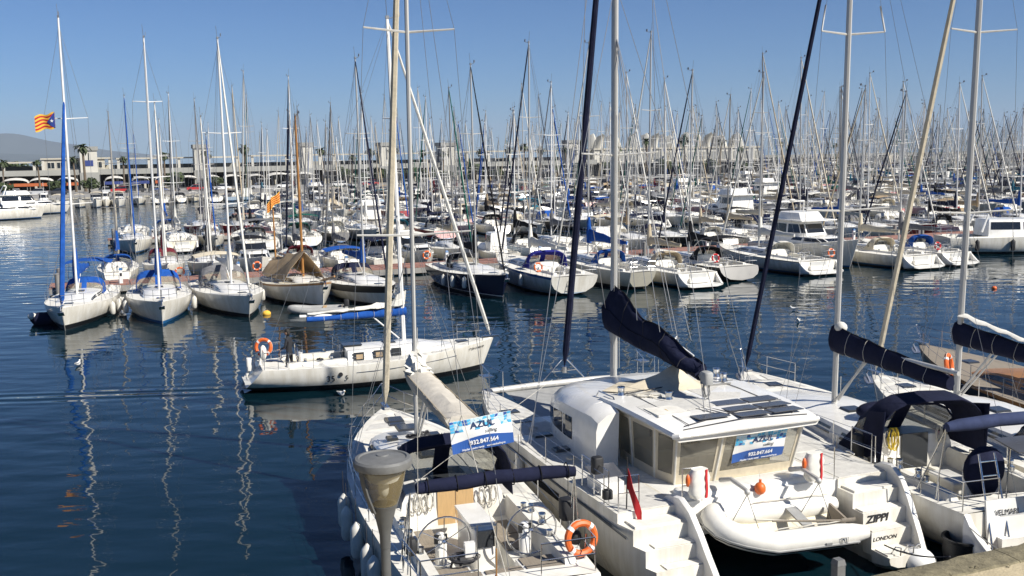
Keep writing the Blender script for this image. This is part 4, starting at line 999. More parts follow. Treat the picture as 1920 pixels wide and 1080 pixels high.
# boarding ladder on the broad white transom
b = MB(); y0 = b7[1].pt(0,.6).y-.06
for x in (-.2,.2): b.tube([(x-.3,y0+.03,1.2),(x-.3,y0-.05,.1)],.02,5)
for i in range(5): b.tube([(-.5,y0-.01,.2+i*.24),(-.1,y0-.01,.2+i*.24)],.018,5)
b.build('boarding_ladder',M['aludark'],b7[0])
# lifebuoys, fenders, flags in the first row
def bl(root, p): return root.matrix_basis @ Vector(p) if False else Matrix.Translation(root.location) @ Matrix.Rotation(root.rotation_euler.z,4,'Z') @ Vector(p)
for (bt, p, lab, mm) in ((b7,(-1.75,-4.6,1.75),'orange lifebuoy on the pale blue striped boat','orange'),(b11,(1.3,-6.0,1.5),'orange lifebuoy on the stepped stern beside the flybridge cruiser','orange'),
                     (b13,(-1.55,-5.0,1.55),'grey ring lifebuoy on a stepped white stern','greyhyp'),(b10,(-1.5,-5.0,1.6),'dull red lifebuoy on the black hulled boat','red'),(b14,(-1.3,-4.7,1.5),'red lifebuoy under the blue stern canopy','red'),(b2,(-1.4,-4.9,1.75),'orange lifebuoy behind the blue hooded boat','orange'),(b4,(1.2,-4.5,1.8),'orange lifebuoy behind the tan sail tent','orange'),(b6,(1.6,-4.9,1.9),'orange lifebuoy at the stern of the navy hulled boat','orange')):
    lifebuoy(bl(bt[0],p),bt[0].rotation_euler.z,lab,m=mm)
fl = []
for bt, side, ts, nm in ((b1,-1,(.42,.5,.62),'white sailing boat at the pontoon end'),(b2,-1,(.45,.6),'blue hooded boat'),(b2,1,(.45,.62),'blue hooded boat'),(b3,-1,(.5,),'grey hooded boat'),(b5,-1,(.4,.55),'black banded boat'),(b6,1,(.5,.62,.74),'navy hulled boat'),(b7,-1,(.3,.5),'pale blue striped boat')):
    for i,tt in enumerate(ts):
        e = bt[1].edge(tt,side,-.17); fender(bl(bt[0],e-V(0,0,.55)),f"white fender on the {nm}, {['first','second','third'][i]} from its {'bow' if False else 'stern'}{' on the shaded side' if side == (1 if True else -1) and bt is b2 else ''}",L=.7,r=.15,rope=.5)
for i in range(4):
    p = Matrix.Translation(my.location) @ Matrix.Rotation(my.rotation_euler.z,4,'Z') @ V(2.2,-5.2+i*2.9,.75); fender(p,['black fender under the cabin door of the long motor yacht','second black fender of the long motor yacht','third black fender of the long motor yacht','black fender by the bow of the long motor yacht'][i],L=.9,r=.17,m='rubber')
def flag(loc, rz, label, ln, ht, kind, seed=0, droop=.25):
    t = thing('flag',label,'flag',loc,rz); N = 12
    def P(u_,v_):
        return Vector((u_*ln*(1-.08*droop), .10*math.sin(u_*7+seed)*u_*1.2*ln, -ht*v_ - droop*ln*u_**1.3 + .05*math.sin(u_*9+v_*2+seed)*ln))
    def strip(v0,v1,m,u0=0.0,u1=1.0,dy=0.0,nm='stripe'):
        b = MB(); rows = [[P(lerp(u0,u1,i/N),v)+V(0,dy,0) for i in range(N+1)] for v in (v0,v1)]; b.sheet(rows,.008); b.build(nm,M[m],t,smooth=True)
    if kind == 'senyera':
        for i in range(9): strip(i/9,(i+1)/9,'flagyellow' if i%2 == 0 else 'red')
    elif kind == 'estelada':
        for i in range(9): strip(i/9,(i+1)/9,'flagyellow' if i%2 == 0 else 'red')
        for dy in (-.02,.02):
            b = MB(); b.add([P(0,0)+V(0,dy,0),P(.22,.25)+V(0,dy,0),P(.42,.5)+V(0,dy,0),P(.22,.75)+V(0,dy,0),P(0,1)+V(0,dy,0)],[(0,1,2,3,4)]); b.build('blue_triangle',M['flagblue'],t,smooth=False)
            b = MB(); c = P(.15,.5)+V(0,dy*1.5,0); pts=[c+Vector((.10*ln*(1 if k%2==0 else .42)*math.sin(k*math.pi/5),0,.10*ln*(1 if k%2==0 else .42)*math.cos(k*math.pi/5))) for k in range(10)]; b.add(pts,[tuple(range(10))]); b.build('star',M['white'],t,smooth=False)
    elif kind == 'spain':
        for (a,c,m) in ((0,.25,'red'),(.25,.75,'flagyellow'),(.75,1,'red')): strip(a,c,m)
    else: strip(0,1,'red',nm='cloth')
    return t
tip = bl(b1[0], b1[3](.64)+V(.55,-.1,.35))
flag(tip, PI+.12,'Catalan flag with blue triangle and white star on the tall mast at the pontoon end',1.05,.85,'estelada',1,.18)
tip = bl(b4[0], V(-.7,-4.9,6.6))
flag(tip, .55+PI,'red and yellow striped flag flying beside the varnished mast',1.0,.66,'senyera',2,.75)
b = MB(); b.tube([(-.7,-4.9,1.4),(-.7,-4.95,6.7)],.022,5); b.build('flag_staff',M['aluwhite'],b4[0])

# ------------------------------------------------------------------ the crowd of boats on the other pontoons
protos = []
def SP(**k): return sail_boat(label='',**k)[0]
sp1 = [SP(L=11.6,B=3.8,H=15.8,lod=1,bimini='navy'), SP(L=9.4,B=3.1,H=13.0,lod=1,bs=.6,ms=.58,k1=.74), SP(L=12.8,B=4.1,H=17.6,lod=1,bs=.8,rs=.12,transom='scoop',bimini='navy'), SP(L=10.4,B=3.5,H=14.4,lod=1,hood=None,bs=.78,rs=.12,transom='scoop'), SP(L=8.4,B=2.9,H=11.8,lod=1,bs=.62,ms=.6,wheel=0)]
sp0 = [SP(L=11.6,B=3.8,H=15.6,lod=0,bimini='navy',wire_r=.012), SP(L=9.4,B=3.1,H=13.0,lod=0,bs=.6,ms=.58,k1=.74,wire_r=.012), SP(L=12.8,B=4.1,H=17.4,lod=0,bs=.8,rs=.7,wire_r=.012), SP(L=10.4,B=3.5,H=14.2,lod=0,hood=None,bs=.78,wire_r=.012), SP(L=8.4,B=2.9,H=11.4,lod=0,bs=.62,ms=.6,wheel=0,wire_r=.012)]
mp = {'fly':motor_boat(kind='fly',L=11.2,B=3.8,fs=1.2,fb=2.0)[0],'cabin':motor_boat(kind='cabin',L=8.6,B=3.0)[0],'pilot':motor_boat(kind='pilot',L=7.4,B=2.7,fs=.8,fb=1.3)[0],'open':motor_boat(kind='open',L=6.2,B=2.3,fs=.7,fb=1.05)[0]}
mp0 = {k: v for k, v in mp.items()}
index_kids()
rg = random.Random(77)
COVW = ['navy','navy','navy','blue','white','white','white','beige','beige','cream','cream','green','burgundy','black','grey','grey','teal','black','tan','navy']
NAMEC = {'navy':'navy','blue':'blue','white':'white','beige':'beige','cream':'cream','green':'green','burgundy':'burgundy','black':'black','grey':'grey','teal':'teal','royal':'violet','tan':'tan',None:'no'}
boats = []; nsail = 0
MERGE = []
def put(proto, kind, p, rz, s, sw, base, group, desc):
    global nsail
    if kind == 's':
        nsail += 1
        if nsail > 281:
            MERGE.append((proto,Matrix.Translation(p)@Matrix.Rotation(rz,4,'Z')@Matrix.Scale(s,4),sw)); return None
    c = copy_tree(proto, None, sw); c.location = p; c.rotation_euler = (0,0,rz); c.scale = (s,s,s)
    boats.append([c,base,group,desc]); return c
def row(edge, side, u0, u1, place_txt, group, lod=1, motor=.2, skip=(), Lmax=13, small=False):
    u_ = u0
    while u_ < u1:
        wob = rg.uniform(.88,1.16)
        if any(a < u_ < c for a,c in skip): u_ += 2; continue
        vis = True
        if rg.random() < motor:
            k = rg.choice(['fly','cabin','cabin','cabin','pilot','pilot'] if not small else ['open','open','cabin','pilot','open']); s = rg.uniform(.9,1.1); L = {'fly':11.2,'cabin':8.6,'pilot':7.4,'open':6.2}[k]*s; B = {'fly':3.8,'cabin':3.0,'pilot':2.7,'open':2.3}[k]*s
            can = rg.choice(COVW); hm = rg.choice(['hullwhite']*6+['cream','navyhull','bluehull','blackhull'])
            sw = {'hull':M[hm],'canopy':CAN[can]}; pr = mp[k]; kind = 'm'
            kd = {'fly':'flybridge cruiser','cabin':'cabin cruiser','pilot':'wheelhouse boat','open':'small open boat'}[k]
            hn = {'hullwhite':'white','cream':'cream','navyhull':'navy','bluehull':'pale blue','blackhull':'black'}[hm]
            base = f"{hn} {kd}"+(f" with {NAMEC[can]} canopy" if k in ('cabin','open') else '')
        else:
            i = rg.choice([0,0,1,1,2,3,3,4]); 
            if Lmax < 10: i = rg.choice([1,4,4])
            s = rg.uniform(.92,1.08); pr = (sp1 if lod else sp0)[i]; L = (11.6,9.4,12.8,10.4,8.4)[i]*s; B = (3.8,3.1,4.1,3.5,2.9)[i]*s
            cv = rg.choice(COVW); fu = rg.choice(['white','white','white','white','cream','beige','navy','blue','navy','green','grey']); hd = cv if rg.random() < .5 else rg.choice(COVW); hm = rg.choice(['hullwhite']*9+['cream','navyhull','blackhull','greyhull','bluehull','redhull']); spm = rg.choice(['alu','alu','aluwhite','aluwhite','aludark'])
            bi = hd if rg.random() < .6 else rg.choice(COVW)
            sw = {'hull':M[hm],'sail_cover':CAN[cv],'furled_sail':CAN[fu],'sprayhood':CAN[hd],'bimini':CAN[bi],'mast':M[spm],'spreader':M[spm],'boom':M[spm]}; kind = 's'
            hn = {'hullwhite':'white','cream':'cream','navyhull':'navy','bluehull':'pale blue','blackhull':'black','greyhull':'grey','redhull':'dark red'}[hm]
            base = f"{hn} sailing boat, {NAMEC[cv]} sail cover, {NAMEC[fu]} furled sail"
        uc = u_+B/2
        gap = rg.uniform(.8,1.9)
        ww = edge+side*(gap+L/2); bow_in = rg.random() < .55
        rz = AM+(0 if (side < 0) == bow_in else PI)+rg.uniform(-.03,.03)
        p = UW(uc,ww); d = p.y
        if abs(p.x) < d*.53+6: (put(pr,kind,p,rz,s,sw,base,group,place_txt) is not None) and boats[-1].append('bow' if ((rz-AM) % (2*PI) > 1 and (rz-AM) % (2*PI) < 5) else 'stern')
        u_ += B+rg.uniform(.12,.55)
row(75.6,1,-.5,92,'behind the first pontoon','boats behind the first pontoon',1,.16)
row(113.2,-1,1,130,'before the second pontoon','boats before the second pontoon',1,.08)
row(116,1,1.5,138,'behind the second pontoon','boats behind the second pontoon',1,.08)
row(152.6,-1,20,172,'before the third pontoon','boats before the third pontoon',0,.07)
row(155.2,1,20,178,'behind the third pontoon','boats behind the third pontoon',0,.07)
row(191,-1,31,208,'before the fourth pontoon','boats before the fourth pontoon',0,.07)
row(193.4,1,31,212,'behind the fourth pontoon','boats behind the fourth pontoon',0,.25,Lmax=9.5)
row(222,-1,2,205,'along the far quay','boats along the far quay',0,.6,small=True)
for k_, ww in enumerate((236,272,308)):
    tx = ['first','second','third'][k_]
    row(ww,-1,216,216+[62,100,140][k_],f'before the {tx} outer pontoon',f'boats before the {tx} outer pontoon',0,.2)
    row(ww+2.6,1,216,216+[70,108,148][k_],f'behind the {tx} outer pontoon',f'boats behind the {tx} outer pontoon',0,.2)
# labels: look first, then neighbours; what stays alike shares its row's group
from collections import Counter
def lab_try(f):
    return [f(i) for i in range(len(boats))]
print('SAIL',nsail,'ALL',len(boats),'MERGE',len(MERGE))
labs = [f"{b_[1]}, {b_[3]}" for b_ in boats]
cnt = Counter(labs)
for i,b_ in enumerate(boats):
    if cnt[labs[i]] > 1:
        j = i-1 if i > 0 and boats[i-1][3] == b_[3] else (i+1 if i+1 < len(boats) else i)
        nb = boats[j][1].split(',')[0].split(' with')[0]; cvn = boats[j][1].split(', ')[1].split(' ')[0] if ', ' in boats[j][1] else ''
        l2 = f"{b_[1]}, {b_[3]}, next to a {cvn+' covered' if cvn else nb.split(' ')[0]} boat"
        labs[i] = l2 if len(l2.split()) <= 16 else labs[i]
cnt = Counter(labs)
for i,b_ in enumerate(boats):
    if cnt[labs[i]] > 1:
        l2 = labs[i].replace(' sailing boat,',f" {b_[4]}-out sailing boat,")
        if len(l2.split()) <= 16: labs[i] = l2
cnt = Counter(labs); seen_ = Counter()
for i,b_ in enumerate(boats):
    if cnt[labs[i]] > 1 and b_[3].split()[-2] in ('first','second') and 'outer' not in b_[3]:
        seen_[labs[i]] += 1; l2 = labs[i].split(', next to')[0]+f", {['leftmost','second','third','fourth','fifth'][min(4,seen_[labs[i]]-1)]} of such boats"
        if len(l2.split()) <= 16: labs[i] = l2
for i,b_ in enumerate(boats): tag(b_[0],labs[i],None,b_[2])
if MERGE:
    # the farthest sailing boats, past three hundred, read as one mass of hulls and masts
    vs, fs, ms, mats_, mi_ = [], [], [], [], {}
    def take(o, mx, sw):
        if o.type == 'MESH':
            me = o.data; off = len(vs); k = o.name.split('.')[0]; loc = []
            for i,m_ in enumerate(me.materials):
                m2 = sw.get(k) if (i == 0 and sw.get(k)) else m_
                if m2.name not in mi_: mi_[m2.name] = len(mats_); mats_.append(m2)
                loc.append(mi_[m2.name])
            vs.extend([tuple(mx @ v.co) for v in me.vertices])
            for p_ in me.polygons: fs.append([off+v for v in p_.vertices]); ms.append(loc[p_.material_index])
        for c in KIDS.get(o.name,[]): take(c,mx,sw)
    for pr_,mx,sw in MERGE: take(pr_,mx,sw)
    me = bpy.data.meshes.new('distant_boats'); me.from_pydata(vs,[],fs)
    for m_ in mats_: me.materials.append(m_)
    me.polygons.foreach_set('material_index',ms); me.update()
    o = bpy.data.objects.new('distant_boats',me); COL.objects.link(o); tag(o,'mass of farthest sailing boats packed along the outer pontoons',None,None,'stuff')
def rmtree(o):
    for c in KIDS.get(o.name,[]): rmtree(c)
    bpy.data.objects.remove(o)
index_kids()
for o in sp1+sp0+list(mp.values()): rmtree(o)
# cruisers moored by the far quay at the side of the open water
for i,(px,ww,k,L,yaw,lab) in enumerate(((8,172,'cabin',13,-1.25,'white cruiser at the photo edge, bow pointing into the open water'),(52,186,'fly',15,-1.3,'large white flybridge cruiser moored across the open water'),(88,207,'pilot',8.5,PI,'small white wheelhouse boat moored at the far quay'),(113,209,'open',6.5,PI,'white covered launch moored at the far quay'),(155,208,'open',7.0,PI,'low white launch moored behind the tall blue furled sail'),(186,206,'cabin',8.0,PI,'white cabin boat at the far quay below the tower sign'),(203,207,'pilot',7.0,PI,'little wheelhouse boat next to a dark hull at the far quay'),(227,206,'cabin',8.5,PI,'white boat at the far quay before the first blue restaurant'))):
    p = UW(bearing_u(px,ww),ww); motor_boat(lab,'boats moored at the far quay',p,AM+yaw,L=L,B=L*.31,fs=.75+L*.04,fb=1.1+L*.06,kind=k,canopy='cream',lod=0)
# ------------------------------------------------------------------ helpers for the near boats
def W(root, p): return Matrix.Translation(root.location) @ Matrix.Rotation(root.rotation_euler.z,4,'Z') @ Vector(p)
def part_box(name, c, d, m, parent, rot=None, tz=None):
    b = MB(); b.box(c,d,rot,0,tz); return b.build(name, m, parent, smooth=False)
def part_tube(name, pts, r, m, parent, n=7, closed=False, sq=1.0):
    b = MB(); b.tube(pts,r,n,closed=closed,sq=sq); return b.build(name,m,parent)
def rbox(b, c, d, rad, rot=None, mi=0):
    """box with rounded vertical edges and a softened top"""
    x,y,z = d[0]/2,d[1]/2,d[2]/2; rings = []
    def ring(ins, zz):
        pts = []
        for (sx,sy,a0) in ((1,1,0),(-1,1,90),(-1,-1,180),(1,-1,270)):
            for k in range(4):
                a = R(a0+30*k); r_ = max(.004,rad-ins*.3); pts.append(Vector((sx*(x-rad)+r_*math.cos(a)-sx*ins*.7, sy*(y-rad)+r_*math.sin(a)-sy*ins*.7, zz)))
        return pts
    s_ = min(rad*.6, z*.4)
    rings = [ring(0,-z),ring(0,z-s_),ring(s_*.35,z-s_*.3),ring(s_,z)]
    c = Vector(c); rings = [[(rot@p if rot is not None else p)+c for p in r] for r in rings]
    b.rings(rings,True,True,True,mi)
def winch(b, c, s=1.0): b.lathe([(.085*s,0),(.085*s,.03*s),(.06*s,.07*s),(.062*s,.15*s),(.075*s,.17*s),(.07*s,.19*s),(.02*s,.2*s)],10,Matrix.Translation(c))
def coil(b, c, r, n=5, rnd_=None, flat=True, th=.009):
    rr = rnd_ or random.Random(1)
    for k in range(n):
        ro = r*rr.uniform(.75,1.1); pts = []
        for i in range(14):
            a = 2*math.pi*i/14; j = rr.uniform(-.02,.02)
            if flat: pts.append(Vector(c)+Vector(((ro+j)*math.cos(a),(ro*.85+j)*math.sin(a),.012*k+j*.3)))
            else: pts.append(Vector(c)+Vector((ro*.42*math.cos(a)+j,-.02-.012*k,ro*1.3*math.sin(a)-ro)))
        b.tube(pts,th,4,closed=True)
def banner(loc, rz, wd, ht, label, rot_y=0.0, seed=3, name='advertising_banner'):
    t = thing(name,label,'banner',loc,rz); t.rotation_euler = (0,rot_y,rz)
    rr = random.Random(seed)
    def dy(x,z): return .018*math.sin(x*5+z*3)+.012*math.sin(z*9+x*2)
    def quad(b, pts, off):
        b.add([Vector((x,dy(x,z)-off,z)) for x,z in pts],[tuple(range(len(pts)))])
    b = MB(); rows = [[Vector((wd*i/12,dy(wd*i/12,ht*j/8),ht*j/8)) for i in range(13)] for j in range(9)]; b.sheet(rows,.004); b.build('cloth',M['white'],t)
    # blue lower field with a wavy edge
    b = MB(); N = 24
    for i in range(N):
        x0,x1 = wd*i/N,wd*(i+1)/N; f = lambda x: ht*(.37+.07*math.sin(x/wd*5.2-1.2))
        quad(b,[(x0,.0),(x1,.0),(x1,f(x1)),(x0,f(x0))],.006)
    b.build('blue_field',M['bblue'],t,smooth=False)
    # mosaic pieces along the top
    nx,ny = 15,4
    gx = [[wd*(i+(rr.uniform(-.3,.3) if 0<i<nx else 0))/nx for i in range(nx+1)] for j in range(ny+1)]
    gz = [[ht*(1-.36*(j+(rr.uniform(-.25,.25) if 0<j<ny else 0))/ny) for i in range(nx+1)] for j in range(ny+1)]
    tiles = {'bcyan':MB(),'bpale':MB(),'bblue':MB()}
    for j in range(ny):
        for i in range(nx):
            edge = abs(i+.5-nx/2)/(nx/2); 
            if j >= 2 and edge < .62 and rr.random() < .85: continue
            pts = [(gx[j][i],gz[j][i]),(gx[j][i+1],gz[j][i+1]),(gx[j+1][i+1],gz[j+1][i+1]),(gx[j+1][i],gz[j+1][i])]
            cx = sum(p[0] for p in pts)/4; cz = sum(p[1] for p in pts)/4
            pts = [(cx+(p[0]-cx)*.88,cz+(p[1]-cz)*.86) for p in pts][::-1]
            quad(tiles[rr.choice(['bcyan','bcyan','bpale','bcyan','bpale','bblue'] if edge>.5 else ['bcyan','bpale','bcyan'])],pts,.007)
    for k,bb in tiles.items(): bb.build('mosaic',M[k],t,smooth=False)
    def tx(s,size,x,z,m,**k): text(s,size,M[m],t,frame((x,-.03,z),(1,0,0),(0,0,1)),**k)
    tx('AZUL',ht*.27,wd*.52,ht*.78,'ink',bold=ht*.006,sx=1.12)
    tx('sailing',ht*.165,wd*.64,ht*.545,'inkgrey',shear=.25)
    tx('932.847.664',ht*.185,wd*.52,ht*.255,'white',bold=ht*.004,sx=.98)
    tx('Alquiler / yacht rental    www.azulsailing.es',ht*.085,wd*.5,ht*.085,'white',bold=ht*.001,sx=.93)
    return t
def gate(b, p0, p1, h_, r=.015):
    b.tube([p0,Vector(p0)+V(0,0,h_),Vector(p1)+V(0,0,h_),p1],r,6); b.tube([Vector(p0)+V(0,0,h_*.5),Vector(p1)+V(0,0,h_*.5)],r*.8,5)

# ------------------------------------------------------------------ near boat with the twin wheels
A_rz = R(17.6); A_o = UW(6.93,22.0)+Vector((-math.sin(A_rz)*.5, math.cos(A_rz)*.5, 0))
tA,hA,roofA,PA,topA = sail_boat(label='white twin-wheel sailing yacht with navy canvas, moored stern to behind the lamp post',group=None,loc=A_o,rz=A_rz,L=12.5,B=4.0,fs=1.2,fb=1.55,rb=.55,rs=.75,bs=.86,full=2.7,
    k0=.345,k1=.80,kw=1.18,kh=.46,c0=.045,c1=.34,cw=1.22,ms=.64,H=17.0,rake=.022,spr=((.345,1.42),(.665,1.10)),E=4.5,boot='bluestripe',cover=None,furl='cream',hood=None,lod=2,wheel=0,cover_h=.62,mast_r=.082,furl_r=.10,wire_r=.006,boomz=1.38,wins=((.10,.34),(.42,.62),(.68,.82)))
nonskid(hA,tA,.36,.78,lambda t:min(1.18,hA.half(t)*.74)+.06,4,.16); nonskid(hA,tA,.82,.94,.12,2,.22)
# deep hood with wide clear front
hood_part(tA,-2.02,1.38,1.38,1.42,1.40,CAN['navy'])
HOODFIX = True
zA = 1.2
fl_ = .58
for sx in (-1,1):
    wheel_part(tA,(sx*.90+.06,-4.52,1.5),.52,n=28,spokes=6)
    b = MB(); rbox(b,(sx*.87+.02,-4.28,(fl_+1.5)/2),(.22,.24,.95),.08); b.ball((sx*.87+.02,-4.3,1.53),(.12,.12,.09),10,6); b.build('wheel_pedestal',M['gel'],tA)
    b = MB(); b.box((sx*.87,-4.36,1.50),(.26,.05,.18)); b.build('instrument',M['rubber'],tA,smooth=False)
    b = MB(); winch(b,(sx*1.4,-3.9,1.38),1.1); winch(b,(sx*1.4,-3.2,1.38),.9); b.build('winches',M['steel'],tA)
    for k in range(2): part_box('seat_slats',(sx*.86,-2.75-.85*k,.925),(.5,.78,.03),M['greyteak'],tA)
    part_box('helm_seat',(sx*.95,-5.15,1.02),(.95,.42,.20),M['gel'],tA); part_box('seat_slats',(sx*.95,-5.15,1.135),(.85,.34,.025),M['greyteak'],tA)
b = MB(); rbox(b,(.12,-3.35,1.02),(.42,1.5,.9),.06); b.build('cockpit_table',M['gel'],tA)
part_box('table_top',(.12,-3.3,1.49),(.52,1.35,.05),M['gel'],tA); part_box('handrail_post',(.12,-4.12,1.28),(.36,.05,.34),M['hatch'],tA)
b = MB(); b.tube([(-.08,-4.16,1.0),(-.08,-4.22,1.62),(.32,-4.22,1.62),(.32,-4.16,1.0)],.018,6); b.build('table_rail',M['steel'],tA)
for sx in (-1,1): part_box('companionway_door',(sx*.21+.05,-1.96,1.30),(.40,.04,.95),M['paleply'],tA)
part_box('companionway_frame',(.05,-1.935,1.34),(.96,.03,1.12),M['gel'],tA)
part_box('companionway_hatch',(.05,-1.3,1.74),(.8,1.0,.07),M['hatch'],tA)
b = MB(); rc = random.Random(3)
for x in (-.85,-.70,-.55,.62,.76,.90): b = MB(); coil(b,(x,-2.02,1.62),.17,4,rc,False); b.build('rope_coil',M['rope'],tA)
b = MB(); coil(b,(-.55,-4.95,1.25),.28,7,rc,True,.011); coil(b,(-.65,-4.62,1.15),.3,5,rc,False,.012); b.build('black_hose',M['ropedark'],tA)
part_box('white_box',(-.42,-4.86,1.42),(.2,.12,.28),M['gel'],tA)
# transom with gate and platform
y0 = hA.pt(0,.6).y
part_box('transom_locker',(.95,-5.85,.85),(.95,.35,.55),M['gel'],tA); part_box('transom_locker',(-1.1,-5.85,.85),(.8,.35,.55),M['gel'],tA)
part_box('swim_platform',(0,-6.5,.33),(2.3,.7,.08),M['gel'],tA); part_box('platform_boards',(0,-6.5,.385),(2.0,.55,.025),M['greyteak'],tA)
part_box('stern_bench',(.05,-5.62,1.16),(2.6,.34,.07),M['gel'],tA)
for sx in (-.8,0,.8): part_box('seat_slats',(sx+.05,-5.62,1.21),(.72,.26,.025),M['greyteak'],tA)
text('S',.30,M['inkblack'],tA,frame((1.35,-6.335,.92),(1,0,0),(0,.25,1)),name='emblem')
# rolled bimini on its folded frame
b = MB(); pts = [(lerp(-1.5,1.62,i/10),-5.22+.03*math.sin(i*1.7),2.86+.05*math.sin(math.pi*i/10)) for i in range(11)]; b.tube(pts,[.10,.13,.135,.14,.135,.14,.135,.14,.135,.13,.10],10); rolled = b.build('rolled_bimini',CAN['navy'],tA)
b = MB()
for sx in (-1,1):
    for dy_ in (-.35,.0,.3): b.tube([(sx*1.72,-4.9+dy_,1.25),(sx*1.62,-5.2,2.8)],.014,6)
b.build('bimini_frame',M['steel'],rolled)
b = MB()
for sx in (-1,1): b.tube([(sx*.62,-1.5,1.78),(sx*.6,-.4,1.84),(sx*.55,.6,1.84)],.016,5)
for sx in (-1,1): b.tube([(sx*1.05,-.3,1.62),(sx*1.0,1.2,1.62),(sx*.85,2.6,1.62)],.014,5)
b.build('grab_rail',M['steel'],tA)
for (x,y,z,s_) in ((0,3.0,1.76,.55),(-.55,2.2,1.74,.3),(.55,2.2,1.74,.3),(-.5,.9,1.82,.3),(.5,.9,1.82,.3),(0,4.75,1.53,.52)): part_box('hatch',(x,y,z),(s_,s_,.06),M['hatch'],tA,tz=.9)
b = MB(); coil(b,(.12,1.55,1.92),.16,6,rc); coil(b,(-.2,1.45,1.92),.14,6,rc); coil(b,(.3,1.9,1.9),.15,5,rc,False); b.build('rope_tails',M['ropedark'],tA)
part_tube('boom_vang',[(0,1.65,1.95),(0,.55,3.25)],.035,M['alu'],tA)
yA_ = -6.25+12.5*.64; zA_ = roofA(.64)+1.38
def stack_pack(root, y, z, E, m):
    rr = random.Random(31); b = MB(); rings = []
    for i in range(15):
        q = i/14; yy = y-E*q; hh = lerp(.60,.50,q); wt = lerp(.30,.34,q)+.02*math.sin(i*1.9); zz = z-.10-.02*q
        j = lambda a: a+rr.uniform(-.018,.018)
        rings.append([Vector((j(-.07),yy,zz)),Vector((j(.07),yy,zz)),Vector((j(wt*.75),yy,zz+hh*.55)),Vector((j(wt),yy,zz+hh*.93)),Vector((j(wt*.5),yy,zz+hh*1.02+rr.uniform(0,.04))),Vector((j(0),yy,zz+hh*1.06+rr.uniform(0,.06))),Vector((j(-wt*.5),yy,zz+hh*1.0+rr.uniform(0,.04))),Vector((j(-wt),yy,zz+hh*.9)),Vector((j(-wt*.75),yy,zz+hh*.5))])
    b.rings(rings,True,True,True); o = b.build('sail_cover',m,root,ang=28)
    for sx in (-1,1): b = MB(); b.tube([(sx*(lerp(.30,.34,i/9)+.005),y-E*i/9,z-.1+lerp(.60,.50,i/9)*.93) for i in range(10)],.012,5); b.build('seam',CAN['beige'],o)
LATE_A = lambda: stack_pack(tA,yA_-.1,zA_,4.55,CAN['pale'])
# sail gathered white at the gooseneck
b = MB(); rr = random.Random(8); rings = []
for i in range(12):
    q = i/11; rd = lerp(.40,.16,q**1.4)*(1 if i else .7); rings.append([Vector(((rd*.8+.07*math.sin(a*1.9+i*.9)+rr.uniform(-.035,.035))*math.cos(a*PI/8), yA_-.22-.25*(1-q)+(rd+.06*math.sin(a*2.3+i*1.3)+rr.uniform(-.035,.035))*math.sin(a*PI/8), zA_+.32+.62*q+.05*math.sin(a*1.2+i))) for a in range(16)])
b.rings(rings,True,True,True); b.build('gathered_sail',CAN['white'],tA,ang=22)
b = MB(); b.tube([(0,-2.78,3.5),(0,-2.9,2.6)],.007,4); b.tube([(-.0,-2.9,3.55),(-.02,-6.0,1.25)],.008,4); b.tube([(-1.62,-5.75,1.9),(-1.55,-5.9,6.0)],.006,4); b.build('mainsheet',M['rope'],tA)
b = MB()
for p in ((-1.62,-5.6),(1.7,-5.5)): b.tube([(p[0],p[1],1.0),(p[0],p[1]-.12,1.72)],.02,6)
b.build('staff_sockets',M['steel'],tA)
b = MB(); b.tube([(1.55,-6.0,.9),(2.6,-8.1,1.3)],.016,5); b.tube([(-1.5,-6.0,.9),(-2.4,-8.1,1.3)],.016,5); b.build('mooring_lines',M['ropedark'],tA)
b = MB(); rbox(b,(1.62,-4.75,1.95),(.26,.3,.42),.07); b.build('black_cover',M['rubber'],tA); b = MB(); b.ball((1.6,-5.3,1.55),(.13,.11,.16),8,5); b.build('black_cover',M['rubber'],tA); b = MB(); b.ball((-1.5,-4.55,1.5),(.15,.14,.2),8,5); b.build('black_cover',M['rubber'],tA)
lifebuoy(W(tA,(1.62,-5.55,1.62)),A_rz+.1,'bright orange lifebuoy on the stern rail of the twin-wheel yacht',r=.29,tilt=.12)
for i,(y,dz) in enumerate(((-.1,.75),(-.6,.62),(-1.9,.70),(-3.0,.62),(-3.6,.60))):
    e = hA.edge(hA.t_of(y),-1,-.17); fender(W(tA,(e.x,y,dz)),['long white fender farthest forward on the twin-wheel yacht','second white fender along the twin-wheel yacht','middle white fender along the twin-wheel yacht','white fender just behind the lamp post','aftmost white fender beside the lamp post'][i],L=.75,r=.14,rope=.55)
bn = banner(W(tA,(-.22,-2.92,2.72)),A_rz,1.36,.70,'Azul sailing banner hung from the boom end of the twin-wheel yacht',rot_y=-.10)
b = MB(); b.tube([(0,0,.70),(.15,.02,.95)],.005,4); b.tube([(1.36,0,.70),(2.6,.7,1.0)],.005,4); b.tube([(0,0,0),(-.9,-.1,-.4)],.005,4); b.build('tie_lines',M['rope'],bn)
fs_ = flag(W(tA,(-.33,-6.35,1.86)),A_rz+PI/2-.2,'red and yellow flag hanging limp at the stern of the twin-wheel yacht',.34,.5,'spain',2,2.4)
b = MB(); b.tube([(-.33,-6.35,.95),(-.33,-6.38,2.0)],.014,6); b.build('flag_staff',M['varnish'],tA)

